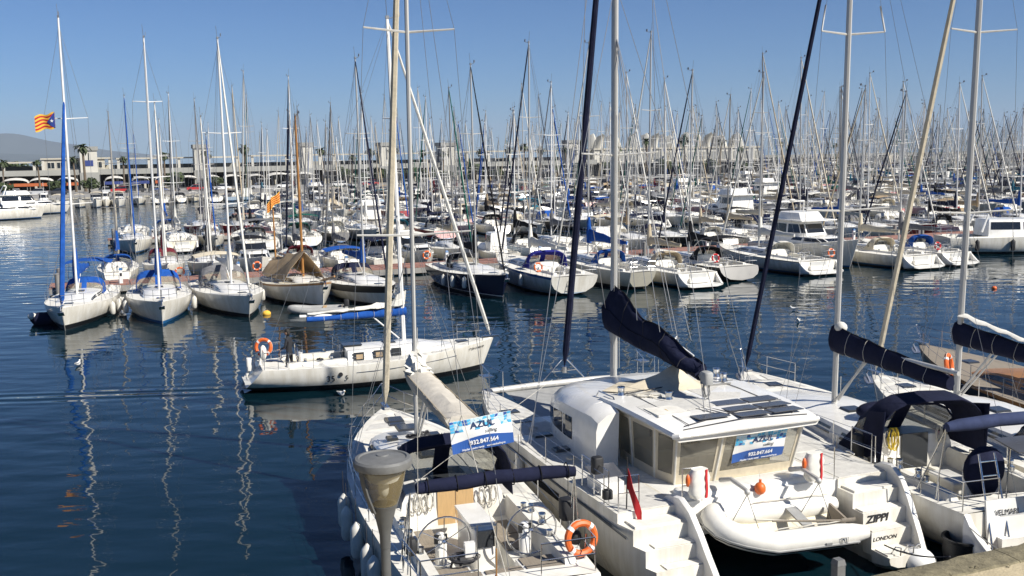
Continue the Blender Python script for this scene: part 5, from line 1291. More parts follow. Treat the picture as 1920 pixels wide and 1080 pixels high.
# ------------------------------------------------------------------ catamaran
tB = thing('catamaran','white catamaran ZIPPI of London with hard cockpit roof and clear canvas walls','catamaran',UW(12.97,22.1),AM-R(.9))
DZ = 1.62
def cat_hull(sd):
    b = MB(); rings = []
    ys = [(-6.15,.40,.12),(-6.0,.40,.0),(-5.585,.40,-.15),(-5.58,.76,-.15),(-5.305,.76,-.2),(-5.30,1.10,-.2),(-4.955,1.10,-.28),(-4.95,1.42,-.28),(-4.455,1.42,-.35),(-4.45,DZ,-.35),(-2,DZ,-.5),(0,DZ+.02,-.55),(2,DZ+.06,-.55),(4,DZ+.14,-.5),(5.2,DZ+.2,-.45),(5.9,DZ+.24,-.35),(6.2,DZ+.26,-.2)]
    for y,zt,zk in ys:
        q = max(0,(y-1.5)/4.7); wd = .80*(1-q**2.0*.97); q2 = max(0,(-y-3.9)/2.25); wout = wd*(1-.68*min(1,q2)**1.7)
        co = 2.75 + (-.12*q); cx = lambda s_,f,wd=wd,wout=wout,co=co: sd*(co+s_*(wout if s_ > 0 else wd)*f)
        rings.append([Vector((cx(1,1),y,zt)),Vector((cx(1,1.0),y,lerp(zk,zt,.72))),Vector((cx(1,.93),y,lerp(zk,zt,.45))),Vector((cx(1,.62),y,lerp(zk,zt,.15))),Vector((cx(0,0),y,zk)),Vector((cx(-1,.62),y,lerp(zk,zt,.15))),Vector((cx(-1,.86),y,lerp(zk,zt,.45))),Vector((cx(-1,.90),y,lerp(zk,zt,.75))),Vector((cx(-1,.9),y,zt))])
    b.rings(rings,True,True,True); h_ = b.build('hull',M['hullwhite'],tB,ang=28)
    # side walls of the stern steps
    hiw = ((-3.9,1.62),(-4.2,1.78),(-4.6,1.84),(-5.0,1.66),(-5.35,1.34),(-5.65,1.0),(-5.9,.74),(-6.14,.46)); low = ((-4.3,1.63),(-4.6,1.60),(-4.96,1.45),(-5.32,1.125),(-5.60,.79),(-6.12,.44))
    for s_,zl in (((sd,hiw),)):
        b = MB(); rr_ = []
        for y,zt in zl:
            q2 = max(0,(-y-3.9)/2.25); xo = (2.75+.80*(1-.68*min(1,q2)**1.7)+.015) if sd > 0 else -(2.75-.80*.9)+.01; xi = xo-.13
            rr_.append([Vector((xo,y,.30)),Vector((xo+.03,y,lerp(.3,zt,.6))),Vector((xo,y,zt-.03)),Vector(((xo+xi)/2,y,zt)),Vector((xi,y,zt-.03)),Vector((xi,y,.30))])
        b.rings(rr_,True,True,True); b.build('stern_wing',M['gel'],tB,ang=40)
    # rub rail
    b = MB(); pts = []
    for i in range(9):
        y = lerp(-5.0,5.6,i/8); q = max(0,(y-1.5)/4.7); wd = .80*(1-q**2.0*.97); pts.append((sd*(2.75-.12*q+wd+.01),y,1.30+.02*i))
    b.tube(pts,.03,6); b.build('rub_rail',M['lampgrey'],tB)
    # long dark hull window
    b = MB(); b.sheet([[Vector((sd*(2.75+.805),lerp(-1.6,1.2,i/5),z)) for i in range(6)] for z in (.98,1.16)],.02); b.build('hull_window',M['glass'],tB,smooth=False)
    for y,s_ in ((3.7,.46),(2.75,.38),(1.35,.38),(.0,.38)): part_box('hatch',(sd*2.72,y,DZ+.14 if y > 3 else DZ+.08),(.52,s_*.8,.05),M['hatch'],tB,tz=.9)
    part_box('step_lid',((2.65 if sd > 0 else -2.80),-4.68,1.445),(1.05,.42,.045),M['deck'],tB)
    for y,z,wt in ((-5.13,1.105,.95),(-5.44,.765,.85),(-5.86,.405,.66)): part_box('step_tread',((2.06+wt/2 if sd > 0 else -2.12-wt/2),y,z+.012),(wt,.24 if y > -5.7 else .40,.022),M['deck'],tB)
    for ya,yb in ((-4.38,-2.5),(-2.42,-.3),(-.22,1.1),(1.6,2.5),(3.0,3.45),(3.98,5.3)):
        b = MB(); rows = []
        for i in range(5):
            y = lerp(ya,yb,i/4); q = max(0,(y-1.5)/4.7); wd = .80*(1-q**2*.97); c = 2.75-.12*q
            zz = [(-2,DZ),(0,DZ+.02),(2,DZ+.06),(4,DZ+.14),(5.2,DZ+.2),(5.9,DZ+.24)]; z = DZ
            for (y0_,z0_),(y1_,z1_) in zip(zz[:-1],zz[1:]):
                if y0_ <= y <= y1_: z = lerp(z0_,z1_,(y-y0_)/(y1_-y0_))
            xs = (c-wd*.80,c,c+wd*.84); rows.append([Vector((sd*x,y,z+.012)) for x in (xs if sd > 0 else xs[::-1])])
        b.sheet(rows,.02); b.build('non_skid_panel',M['nonskid'],tB)
for sd in (-1,1): cat_hull(sd)
b = MB(); rings = []
for y,zb in ((-4.40,.95),(-4.3,.80),(-2,.72),(2.2,.78),(3.1,1.15),(3.3,1.5)):
    rings.append([Vector((-2.06,y,zb)),Vector((2.06,y,zb)),Vector((2.06,y,DZ-.004)),Vector((-2.06,y,DZ-.004))])
b.rings(rings,True,True,True); b.build('bridge_deck',M['gel'],tB,ang=30)
b = MB(); b.add([(-1.98,3.3,DZ-.02),(1.98,3.3,DZ-.02),(1.98,6.0,DZ+.12),(-1.98,6.0,DZ+.12)],[(0,1,2,3)]); b.build('trampoline',M['greyhyp'],tB)
b = MB(); b.tube([(-2.7,6.02,DZ+.18),(-1,6.06,DZ+.22),(1,6.06,DZ+.22),(2.7,6.02,DZ+.18)],.10,10); b.build('front_beam',M['alu'],tB)
b = MB(); b.tube([(-.75,6.06,DZ+.28),(-.1,6.0,DZ+.95),(.1,6.0,DZ+.95),(.75,6.06,DZ+.28)],.025,6); b.tube([(-.45,6.05,DZ+.6),(.45,6.05,DZ+.6)],.02,5); b.build('bow_striker',M['steel'],tB)
# saloon: vertical sides with windows, rounded shoulders, roof running aft over the cockpit
def sal_ring(y, wd, zs, zr): 
    half = [(wd,DZ-.01),(wd,zs-.25),(wd-.05,zs-.05),(wd-.28,zs+.14),(wd-.62,zr-.03),(wd*.4,zr+.03),(0,zr+.05)]
    return [Vector((-x,y,z)) for x,z in half]+[Vector((x,y,z)) for x,z in half[::-1][1:]]
b = MB(); sal = [(3.05,1.25,1.75,1.8),(2.95,1.5,2.0,2.1),(2.6,1.85,2.35,2.55),(2.0,2.2,2.58,2.86),(1.2,2.45,2.72,2.98),(.2,2.58,2.80,3.04),(-.9,2.62,2.84,3.08)]
b.rings([sal_ring(*q) for q in sal],False,True,True); saloon = b.build('saloon',M['gel'],tB,ang=35)
b = MB(); rr_ = []
for y,k in ((-.89,1),(-1.3,1),(-1.66,.97)):
    rr_.append([Vector((-2.62,y,DZ-.01)),Vector((-2.62,y,2.60*k)),Vector((-2.57,y,2.80*k)),Vector((-2.34,y,2.98*k)),Vector((-2.02,y,3.03*k)),Vector((-2.06,y,DZ-.01))])
b.rings(rr_,True,True,True); b.build('saloon_wing',M['gel'],tB,ang=35)
def side_at(y):
    for (a,b_) in zip(sal[:-1],sal[1:]):
        if b_[0] <= y <= a[0]:
            q = (a[0]-y)/(a[0]-b_[0]); return lerp(a[1],b_[1],q), lerp(a[2],b_[2],q)
    return 2.62,2.84
for sd in (-1,1):
    for (ya,yb) in ((-.25,.35),(.45,1.15),(1.25,1.95)):
        b = MB(); lo,hi = [],[]
        for i in range(4):
            y = lerp(ya,yb,i/3); x,zs = side_at(y); lo.append(Vector((sd*(x+.012),y,DZ+.36))); hi.append(Vector((sd*(x+.012),y,zs-.28)))
        b.sheet([lo,hi] if sd > 0 else [hi,lo],.03); b.build('window',M['glass'],saloon,smooth=False)
b = MB(); b.sheet([[Vector((lerp(-1.4,1.4,i/6),3.0-.28*q-.05*abs(lerp(-1,1,i/6))+.02,lerp(1.85,2.35,q))) for i in range(7)] for q in (0,1)],.03); b.build('front_window',M['glass'],saloon)
b = MB(); rr_ = []
for y,wd,z in ((-.7,2.05,3.09),(-1.6,2.0,3.10),(-2.8,1.95,3.06),(-3.85,1.85,2.98),(-3.97,1.80,2.93)):
    half = [(wd-.02,z-.14),(wd+.03,z-.08),(wd,z),(wd-.25,z+.03),(0,z+.06),(0,z-.08)]
    rr_.append([Vector((-x,y,zz)) for x,zz in half[:-1]]+[Vector((x,y,zz)) for x,zz in half[:-2][::-1]]+[Vector((wd*.5,y,z-.15)),Vector((-wd*.5,y,z-.15))])
b.rings(rr_,True,True,True); b.build('hard_top',M['gel'],tB,ang=35)
b = MB(); b.tube([(-1.87,-3.88,2.90),(-1.8,-3.99,2.93),(0,-4.05,2.97),(1.8,-3.99,2.93),(1.87,-3.88,2.90)],.06,8); b.build('roof_edge_roll',M['gel'],tB)
# canvas enclosure with clear windows
def panel(pa, pb, pc, pd, fw=.09, win=True):
    """pa-pb bottom, pc-pd top (pc above pb): canvas frame with a clear pane"""
    pa,pb,pc,pd = map(Vector,(pa,pb,pc,pd)); q = lambda u_,v_: pa.lerp(pb,u_).lerp(pd.lerp(pc,u_),v_)
    wl = (pb-pa).length; hl = (pd-pa).length; u0 = fw/wl; v0,v1 = .24/hl,1-fw/hl
    b = MB()
    for (a,c,e,f) in ((0,0,1,v0),(0,v1,1,1),(0,v0,u0,v1),(1-u0,v0,1,v1)): b.sheet([[q(a,c),q(e,c)],[q(a,f),q(e,f)]],.015)
    o = b.build('canvas_panel',CAN['cream'],tB,smooth=False)
    n = (pb-pa).cross(pd-pa).normalized()*-.006
    b = MB(); b.sheet([[q(u0,v0)+n,q(1-u0,v0)+n],[q(u0,v1)+n,q(1-u0,v1)+n]],.004); b.build('clear_window',M['vinyl'],o,smooth=False)
zt_ = 2.88
bot = [(-1.62,-.95),(-1.68,-1.7),(-1.66,-2.7),(-1.5,-3.30),(-.55,-3.42),(1.5,-3.42),(1.95,-2.95)]; top_ = [(-1.80,-.95),(-1.86,-1.9),(-1.82,-3.0),(-1.68,-3.72),(-.58,-3.86),(1.52,-3.86),(1.78,-3.4)]
for i in range(6): panel((*bot[i],DZ),(*bot[i+1],DZ),(*top_[i+1],zt_),(*top_[i],zt_))
b = MB()
for i in (1,2,3,4,5): b.tube([(*bot[i],DZ),(*top_[i],zt_)],.028,6)
b.build('enclosure_posts',CAN['white'],tB)
b = MB(); rbox(b,(0,-3.98,DZ-.10),(3.6,.62,.42),.12); b.build('aft_coaming',M['gel'],tB)
b = MB(); rbox(b,(-.2,-2.3,DZ+.38),(1.5,.8,.06),.05); b.box((-.2,-2.3,DZ+.17),(.2,.2,.36)); b.build('cockpit_table',M['gel'],tB)
b = MB(); b.box((-1.0,-1.6,DZ+.22),(.9,1.1,.44)); b.box((1.0,-1.9,DZ+.22),(.9,1.6,.44)); b.build('cockpit_seat',M['cream'],tB,smooth=False)
part_box('saloon_door',(0,-.93,DZ+.58),(1.6,.04,1.2),M['glass'],tB)
banner(W(tB,(-.22,-3.60,2.03)),AM,1.36,.72,'Azul sailing banner in the aft window of the catamaran',seed=6).rotation_euler = (R(19),R(-1.5),AM-R(.9))
# roof gear
for (x,y) in ((.35,-2.55),(.35,-3.05),(.35,-3.52),(1.22,-2.55),(1.22,-3.05),(1.22,-3.52),(-.62,-3.35)): part_box('solar_panel',(x,y,3.135-.03*abs(y+2.3)),(.80,.40,.02),M['solar'],tB,Matrix.Rotation(R(-3.2 if y<-2.6 else -1),3,'X'))
for k,(x,y) in enumerate(((-1.55,-.85),(-.75,-1.75),(1.5,-.6),(1.75,-.2),(1.9,.35),(1.65,.9))):
    b = MB(); winch(b,(x,y,3.08 if abs(x)<1.6 else 2.98),1.35); b.build('winch',M['steel'],tB)
b = MB(); coil(b,(-1.15,-1.25,3.13),.2,5,rc); coil(b,(-.95,-1.45,3.13),.16,5,rc); b.build('rope_coil',M['rope'],tB)
b = MB()
for x in (-.45,-.3,-.15): b.tube([(x-.6,-1.6,3.14),(x+.15,-3.4,3.1)],.009,4)
b.tube([(-1.9,-.6,3.04),(-1.2,-1.0,3.2),(-.4,-.9,3.22),(-.1,-.5,3.2)],.014,5); b.tube([(-1.5,-3.7,3.05),(.4,-3.2,3.13),(1.6,-3.3,3.06)],.012,4); b.tube([(-1.6,-3.85,3.02),(0,-3.75,3.08),(1.6,-3.85,3.02)],.014,4)
b.build('running_lines',M['ropedark'],tB)
b = MB(); b.tube([(-1.95,-.3,3.02),(-1.93,-.4,3.16),(-1.9,-1.1,3.16),(-1.88,-1.2,3.05)],.018,5); b.build('grab_rail',M['steel'],tB)
part_box('roof_hatch',(-1.3,-2.6,3.11),(.8,.7,.045),M['deck'],tB); text('!',.2,M['yellow'],tB,frame((-1.3,-2.6,3.137),(1,0,0),(0,1,0)),name='warning_mark')
b = MB(); ctr = [(-1.72,-.15,3.08),(-1.0,.35,3.12),(.3,.5,3.12),(1.1,-.3,3.1),(.75,-1.25,3.1),(-.55,-1.45,3.1)]; pk = Vector((.12,-.62,3.72))
rows = [[Vector(c).lerp(pk,q)-V(0,0,.16*math.sin(math.pi*q)) for c in ctr+ctr[:1]] for q in (0,.35,.7,.97)]; b.sheet(rows,.012); b.build('roof_tarp',CAN['cream'],tB,ang=60)
# mast, boom, big navy sail bag, furled headsail
mo,PB,topB = mast_part(tB,2.62,2.6,20.0,.125,.012,((.36,1.12),(.66,.95)),M['alu'],n=12)
b = MB(); b.tube([(0,2.5,4.15),(0,-2.15,3.68)],.10,8); b.build('boom',M['alu'],tB)
rr = random.Random(21); b = MB(); rings = []
for i in range(15):
    q = i/14; yy = lerp(2.66,-2.0,q); zc = lerp(4.02,3.58,q); hh = lerp(1.34,.38,q**.8)+.07*math.sin(q*13); ww = lerp(.37,.22,q)*(1+.12*math.sin(q*9+1)); ring = []
    for k in range(14):
        a = 2*math.pi*k/14; cz = math.sin(a); cx = math.cos(a); zz = zc+hh*(.5+.5*cz)-.03; sag_ = .045*math.sin(q*21+k*1.3)+.03*math.sin(q*37+k*2.1)
        ring.append(Vector(((ww+sag_)*cx*(1-.62*(.5+.5*cz)**1.5)+.05*math.sin(q*5+cz*3), yy, zz+.05*math.sin(k*2+q*11)*(1 if cz>0 else .3))))
    rings.append(ring)
b.rings(rings,True,True,True); bag = b.build('sail_bag',CAN['navy'],tB,ang=75)
def lash(rings, idx, root, m, r=.009, k=1.03):
    for i in idx:
        c = sum(rings[i],Vector())/len(rings[i]); b = MB(); b.tube([c+(p-c)*k for p in rings[i]],r,4,closed=True); b.build('lashing',m,root)
lash(rings,(3,6,9,12),bag,M['ropedark'])
b = MB(); b.tube([max(r_,key=lambda p:p.z)+V(0,0,.012) for r_ in rings],.016,5); b.build('zip',CAN['black'],bag)
b = MB(); b.tube([r_[0]+V(.012,0,0) for r_ in rings],.010,4); b.tube([r_[7]-V(.012,0,0) for r_ in rings],.010,4); b.build('seam',CAN['black'],bag)
part_tube('batten_end',[(.13,-.2,4.30),(.16,-1.35,4.03)],.025,M['white'],tB)
b = MB(); rbox(b,(0,-2.2,3.68),(.24,.3,.3),.08); coil(b,(0,-2.15,3.62),.2,5,rc,False,.012); b.build('boom_end_fitting',M['greyhyp'],tB)
furl_part(tB,(0,5.98,DZ+.75),PB(.93),.105,CAN['navy'],8)
part_tube('furling_drum',[(0,6.0,DZ+.55),(0,5.99,DZ+.75)],.09,M['steel'],tB,10)
lines = []
for sd in (-1,1):
    lines += [((sd*3.35,.6,DZ+.1),PB(.93)),((sd*3.35,.75,DZ+.1),PB(.62)),((0,2.62,3.2),PB(.36)+V(sd*1.12,-.28,.07)),(PB(.36)+V(sd*1.12,-.28,.07),PB(.66)+V(sd*.95,-.24,.06)),(PB(.66)+V(sd*.95,-.24,.06),PB(.95))]
lines += [((0,-2.1,3.8),PB(.985)),((-.1,-2.1,3.6),(-.55,-3.0,3.1)),((.05,-2.1,3.6),(-.45,-3.1,3.1))]
for y_ in (.9,-.3,-1.2): lines += [((.18,y_,4.5+.1*y_),PB(.55)),((-.18,y_,4.5+.1*y_),PB(.55))]
stay_part(tB,lines,.009,5)
b = MB()
for (x0,y0_) in ((.09,2.45),(-.09,2.45),(.0,2.38)): b.tube([(x0,y0_,3.0),(x0*.6,y0_-.12,10)],.008,4)
b.build('halyards',M['rope'],tB)
# rails
b = MB(); r_ = .014
for sd in (-1,1):
    pts = [Vector((sd*(2.75-.12*max(0,(y-1.5)/4.7)+.78*(1-max(0,(y-1.5)/4.7)**2*.97)),y,DZ+.05+(.0 if y<0 else .15*(y/5)))) for y in (-3.9,-2.4,-.8,.8,2.4,4.0,5.3)]
    for p in pts: b.tube([p,p+V(0,0,.62)],r_*.9,5)
    for hh in (.32,.62): b.tube([p+V(0,0,hh) for p in pts],.006,4)
b.build('guard_rail',M['steel'],tB)
for sd in (-1,1):
    b = MB(); x = sd*2.64
    b.tube([(x+sd*.12,5.2,DZ+.2),(x+sd*.12,5.25,DZ+.95),(x+sd*.03,6.15,DZ+1.02),(x-sd*.03,6.15,DZ+1.02),(x-sd*.3,5.2,DZ+.95),(x-sd*.3,5.2,DZ+.2)],.017,6); b.tube([(x,6.12,DZ+.25),(x,6.15,DZ+1.0)],.015,5); b.box((x,5.85,DZ+.72),(.34,.4,.03)); b.build('pulpit',M['steel'],tB)
for (p0,p1) in (((-3.42,-3.9,DZ),(-3.42,-3.2,DZ)),((-3.42,-3.2,DZ),(-3.42,-2.6,DZ)),((3.42,-3.9,DZ),(3.42,-3.2,DZ)),((-1.95,-4.4,DZ),(-1.5,-4.45,DZ)),((1.4,-4.45,DZ),(1.95,-4.4,DZ)),((-2.95,-4.35,DZ),(-3.4,-4.3,DZ))):
    b = MB(); gate(b,p0,p1,.74); b.build('stern_rail',M['steel'],tB)
# davits
for x in (-.85,.95):
    b = MB(); b.tube([(x,-4.15,DZ+.28),(x,-4.55,DZ+.42),(x+.02,-5.1,DZ+.34)],[.055,.05,.045],8); b.ball((x+.02,-5.12,DZ+.31),.07,8,5); b.build('davit',M['alu'],tB)
b = MB()
for x in (-.83,.97):
    b.tube([(x,-5.12,DZ+.25),(x-.15,-4.7,1.05)],.008,4); b.tube([(x,-5.12,DZ+.25),(x+.15,-5.45,1.02)],.008,4)
b.build('davit_tackle',M['ropedark'],tB)
b = MB()
for x in (-1.35,1.35): b.tube([(x,-3.7,3.055),(x,-2.6,3.115),(x,-1.5,3.15),(x,-.75,3.145)],.012,4)
b.box((0,-1.0,3.155),(2.9,.05,.03)); b.build('genoa_track',M['aludark'],tB)
for y,z in ((-.72,3.165),(-2.75,3.118)): part_box('roof_seam',(0,y,z-.012),(3.4,.012,.012),M['lampgrey'],tB)
b = MB()
for x,y in ((-3.1,3.2),(-2.9,-.9),(-2.75,1.9),(2.9,.3)): coil(b,(x,y,DZ+.10),.13,4,rc)
b.build('deck_ropes',M['rope'],tB)
for y in (-3.2,.9,4.2):
    for sd in (-1,1):
        b = MB(); xq = sd*(2.75-.12*max(0,(y-1.5)/4.7)+.64*(1-max(0,(y-1.5)/4.7)**2*.97)); b.tube([(xq,y-.14,DZ+.10),(xq,y-.05,DZ+.12),(xq,y+.05,DZ+.12),(xq,y+.14,DZ+.10)],.022,6); b.build('cleat',M['steel'],tB)
for x0,x1,ya,yb in ((-1.75,-.08,-2.7,-.95),(.08,1.75,-2.25,-.95)):
    b = MB(); b.sheet([[Vector((x,lerp(ya,yb,j/3),3.095+.052*(1-abs(x)/1.9)+.018*(j>0)+.0)) for x in (x0,(x0+x1)/2,x1)] for j in range(4)],.012); b.build('non_skid_panel',M['nonskid'],tB)
rolledA = [o for o in bpy.data.objects if o.parent == tA and o.name.startswith('rolled_bimini')][0]
for i in range(6):
    x = lerp(-1.3,1.45,i/5); b = MB(); b.tube([Vector((x+.01*math.sin(k),-5.22+.152*math.cos(k*PI/6),2.89+.152*math.sin(k*PI/6))) for k in range(12)],.012,4,closed=True); b.build('tie_strap',CAN['black'],rolledA)
# names on the stern steps
text('ZIPPI',.24,M['inkblack'],tB,frame((2.40,-5.314,.94),(1,0,0),(0,0,1)),shear=.2,bold=.008,sx=1.12)
text('LONDON',.125,M['inkblack'],tB,frame((2.38,-5.592,.60),(1,0,0),(0,0,1)),shear=.2,sx=1.15)
part_box('blue_sticker',(-2.10,-5.15,1.02),(.012,.22,.16),M['bblue'],tB)
b = MB()
for x in (-2.55,2.2):
    for dx in (0,.34): b.tube([(x+dx,-6.0,.43),(x+dx,-6.12,.62),(x+dx+.1,-6.17,.6),(x+dx+.1,-6.16,.43)],.016,5)
b.build('boarding_handles',M['steel'],tB)
b = MB(); b.tube(arc((-2.2,-5.9,.6),(-2.0,-8.2,1.3),.12),.016,5); b.tube(arc((2.1,-5.9,.6),(1.6,-8.2,1.3),.1),.016,5); b.tube(arc((-1.9,-4.5,1.5),(-1.35,-4.9,1.15),.15),.014,5); b.build('mooring_lines',M['ropedark'],tB)
for (x,y,lab) in ((-1.62,-4.52,'white covered horseshoe buoy with red stripe on the port stern rail'),(1.28,-4.55,'white covered horseshoe buoy with red stripe, nearer the name ZIPPI')):
    t = thing('horseshoe_buoy',lab,'lifebuoy',W(tB,(x,y,DZ+.12)),AM+.15,'horseshoe buoys on the catamaran'); b = MB(); rows = []
    for i in range(7):
        q = i/6; wv = .25*(1-.25*(2*q-1)**4)*(1+.06*math.sin(i*2)); rows.append([Vector((wv*math.copysign(abs(math.cos(k*PI/6))**.6,math.cos(k*PI/6)),.12*math.copysign(abs(math.sin(k*PI/6))**.7,math.sin(k*PI/6))+.015*math.sin(i*3+k),.62*q)) for k in range(12)])
    b.rings(rows,True,True,True); b.build('cover',M['hypalon'],t,ang=60)
    b = MB(); b.sheet([[Vector((.07+.01*math.sin(i),-.135,.62*i/6)),Vector((.13+.01*math.sin(i),-.133,.62*i/6))] for i in range(7)],.01); b.build('red_stripe',M['red'],t)
    b = MB(); b.ball((-.32,-.02,.42),(.05,.05,.14),8,5); b.build('float_light',M['orange'],t)
t = thing('ball_buoy','small orange ball hanging below the aft window of the catamaran','buoy',W(tB,(-.02,-4.42,DZ+.06)),0); b = MB(); b.ball((0,0,0),(.125,.125,.14),14,9); b.tube([(0,0,.13),(0,0,.2)],.03,8); b.build('float',M['orange'],t); part_tube('cord',[(0,0,.19),(0,.1,.34)],.006,M['rope'],t)
flag(W(tB,(-3.2,-4.30,2.52)),AM-PI/2+.5,'plain red flag hanging at the stern of the catamaran',.40,.42,'red',1,2.2)
b = MB(); b.tube([(-3.2,-4.28,DZ),(-3.2,-4.32,2.75)],.016,6); b.build('flag_staff',M['rubber'],tB)
part_box('deck_box',(-3.05,-3.0,DZ+.12),(.55,.7,.3),M['gel'],tB); part_box('folded_panel',(-2.95,-2.75,DZ+.34),(.7,.55,.03),M['solar'],tB,Matrix.Rotation(.25,3,'X'))
b = MB(); rbox(b,(-3.42,-3.35,DZ+.72),(.24,.22,.36),.06); b.build('black_cover',M['rubber'],tB); b = MB(); rbox(b,(-3.45,-3.9,DZ+.25),(.2,.18,.2),.05); b.build('black_cover',M['rubber'],tB)
for i,(y,dz) in enumerate(((.6,1.0),(-2.4,.95))): fender(W(tB,(-3.68,y,dz)),['white fender forward between the catamaran and the twin-wheel yacht','white fender aft between the catamaran and the twin-wheel yacht'][i],L=.7,r=.13)
# dinghy on the davits
tD = thing('inflatable_dinghy','white inflatable dinghy with grey strakes hanging behind the catamaran','dinghy',W(tB,(.30,-5.02,1.02)),AM-.12)
def dinghy_tube(n=25, L_=1.42, hw=.52, r=.235, sh=.16):
    pts = []
    for i in range(n):
        q = i/(n-1)*2-1
        s_ = abs(q)
        if s_ > .42: x = lerp(-L_*.45, L_, (s_-.42)/.58); y = math.copysign(hw,q); z = 0.0
        else:
            a = s_/.42*PI/2; x = -L_*.45-(L_*.72)*math.cos(a); y = math.copysign(hw*math.sin(a)**.8 if s_>0 else 0,q); z = sh*math.cos(a)
        pts.append(Vector((x,y,z)))
    return pts
dp = dinghy_tube(L_=1.5,hw=.60,sh=.26); b = MB(); tD.rotation_euler = (R(11),0,AM-.12); rad = [.14,.21]+[.25]*21+[.21,.14]; b.tube(dp,rad,14,up=(0,0,1)); b.build('tube',M['hypalon'],tD,ang=60)
def strake(zo,rr_,m,nm):
    b = MB(); pts = []
    for i,p in enumerate(dp[1:-1]):
        t_ = (dp[min(i+2,24)]-dp[i]).normalized(); o_ = Vector((t_.y,-t_.x,0)); 
        if o_.dot(Vector((p.x+.3,p.y,0))) < 0: o_ = -o_
        pts.append(p+o_*.246*math.cos(math.asin(zo/.25))+V(0,0,zo))
    b.tube(pts,rr_,6); b.build(nm,m,tD)
strake(-.05,.028,M['greyhyp'],'rubbing_strake'); strake(-.115,.016,M['rubber'],'rubbing_strake')
b = MB(); rows = []
for i in range(9):
    x = lerp(-1.35,1.3,i/8); hw_ = .55*min(1,(1.55+x)/.9)**.6; rows.append([Vector((x,-hw_,-.1)),Vector((x,-hw_*.5,-.22)),Vector((x,0,-.30+.1*max(0,-x-.6))),Vector((x,hw_*.5,-.22)),Vector((x,hw_,-.1))])
b.sheet(rows,.03); b.build('floor',M['cream'],tD)
b = MB(); b.box((1.15,0,.0),(.05,.62,.42)); b.build('transom',M['greyteak'],tD,smooth=False)
part_box('thwart',(.25,0,.14),(.24,.95,.04),M['greyhyp'],tD)
b = MB()
for sd in (-1,1):
    b.tube([(-.6+.3*i,sd*(.54),.285+.02*(i%2)) for i in range(7)],.014,5)
b.tube([(-1.0,-.25,.4),(-.4,-.3,.33),(.6,-.45,.26)],.02,5); b.build('grab_line',M['rope'],tD)
b = MB(); b.tube([(-.6,-.30,.34),(.9,-.54,.31)],.025,6); b.tube([(.88,-.54,.31),(1.2,-.56,.31)],.05,6,sq=.4); b.build('oar',M['greyteak'],tD)
b = MB(); cx,cy,cz = .80,-.858,.02
sqp = [Vector((cx+dx*.085,cy-.002,cz+dz*.085)) for dx,dz in ((-1,-1),(1,-1),(1,1),(-1,1))]; b.tube(sqp,.007,4,closed=True)
lp = [Vector((cx+.045*math.cos(a),cy-.004,cz+.01+.055*math.sin(a))) for a in [PI*1.35-i*.42 for i in range(13)]]; b.tube([Vector((cx-.07,cy-.004,cz-.05))]+lp+[Vector((cx+.075,cy-.004,cz-.05))],.007,4); b.build('emblem',M['inkgrey'],tD)
b = MB(); b.tube([Vector((-1.28+.05*math.cos(i*.6),-.62,.30+.05*math.sin(i*.6))) for i in range(10)],.006,4,closed=True); b.build('emblem',M['inkgrey'],tD)
b = MB(); b.box((.45,-.855,0),(.14,.03,.05)); b.build('handle',M['greyhyp'],tD)

# ------------------------------------------------------------------ yacht with navy sprayhood right of the catamaran
C_rz = R(14.2); C_o = UW(18.85,21.75)
tC,hC,roofC,PC,topC = sail_boat(label='white sailing yacht VELMARI with large navy sprayhood and wheel cover',loc=C_o,rz=C_rz,L=12.9,B=3.95,fs=1.25,fb=1.62,rb=.55,rs=.1,bs=.74,full=2.6,
    k0=.30,k1=.78,kw=1.22,kh=.50,c0=.06,c1=.295,cw=1.05,ms=.57,H=17.6,rake=.018,spr=((.345,1.28),(.645,.95)),E=5.0,boot='bluestripe',cover=None,furl='navy',hood=None,lod=2,wheel=0,mast_r=.10,furl_r=.085,wire_r=.006,boomz=1.75,upspr=.68,wins=((.06,.22),(.30,.55),(.62,.80)))
nonskid(hC,tC,.31,.76,lambda t:min(1.22,hC.half(t)*.74)+.06,4,.16); nonskid(hC,tC,.80,.94,.12,2,.22)
hood_part(tC,-3.45,1.45,1.5,1.55,1.7,CAN['navy'])
for sx in (-1,1): b = MB(); b.sheet([[Vector((sx*1.48,-3.5,1.45)),Vector((sx*1.5,-2.9,1.5))],[Vector((sx*1.45,-3.6,2.75)),Vector((sx*1.45,-2.9,2.6))]],.015); b.build('hood_side_curtain',CAN['navy'],tC,smooth=False)
def full_cover(root, y, z, E, h0, h1, m, seed, w0=.22, w1=.15):
    rr = random.Random(seed); b = MB(); rings = []
    for i in range(13):
        q = i/12; yy = y-E*q+.12; hh = lerp(h0,h1,q**.8); ww = lerp(w0,w1,q); zc = z+.02*E*q*0; ring = []
        for k in range(12):
            a = 2*PI*k/12; cz = math.sin(a); ring.append(Vector((ww*math.cos(a)*(1-.5*(.5+.5*cz))+.02*math.sin(q*19+k), yy, zc-.12+(hh+.05)*(.5+.5*cz)+.02*math.sin(q*23+k*2))))
        rings.append(ring)
    b.rings(rings,True,True,True); o = b.build('sail_cover',m,root,ang=65); lash(rings,(2,4,6,8,10),o,M['rope'],.008,1.04)
    b = MB(); b.tube([max(r_,key=lambda p:p.z)+V(0,0,.01) for r_ in rings],.013,5); b.build('zip',CAN['black'],o); return o
LATE_A()
yC = -12.9/2+12.9*.57; zC = roofC(.57)+1.55
full_cover(tC,yC,zC,5.0,.72,.30,CAN['navy'],3)
b = MB(); b.ball((.05,yC-.15,zC+.62),(.17,.2,.16),10,6); b.build('gathered_sail',CAN['white'],tC,ang=70)
part_tube('boom_vang',[(0,yC-.1,roofC(.57)+.1),(0,yC-1.5,zC-.08)],.035,M['alu'],tC)
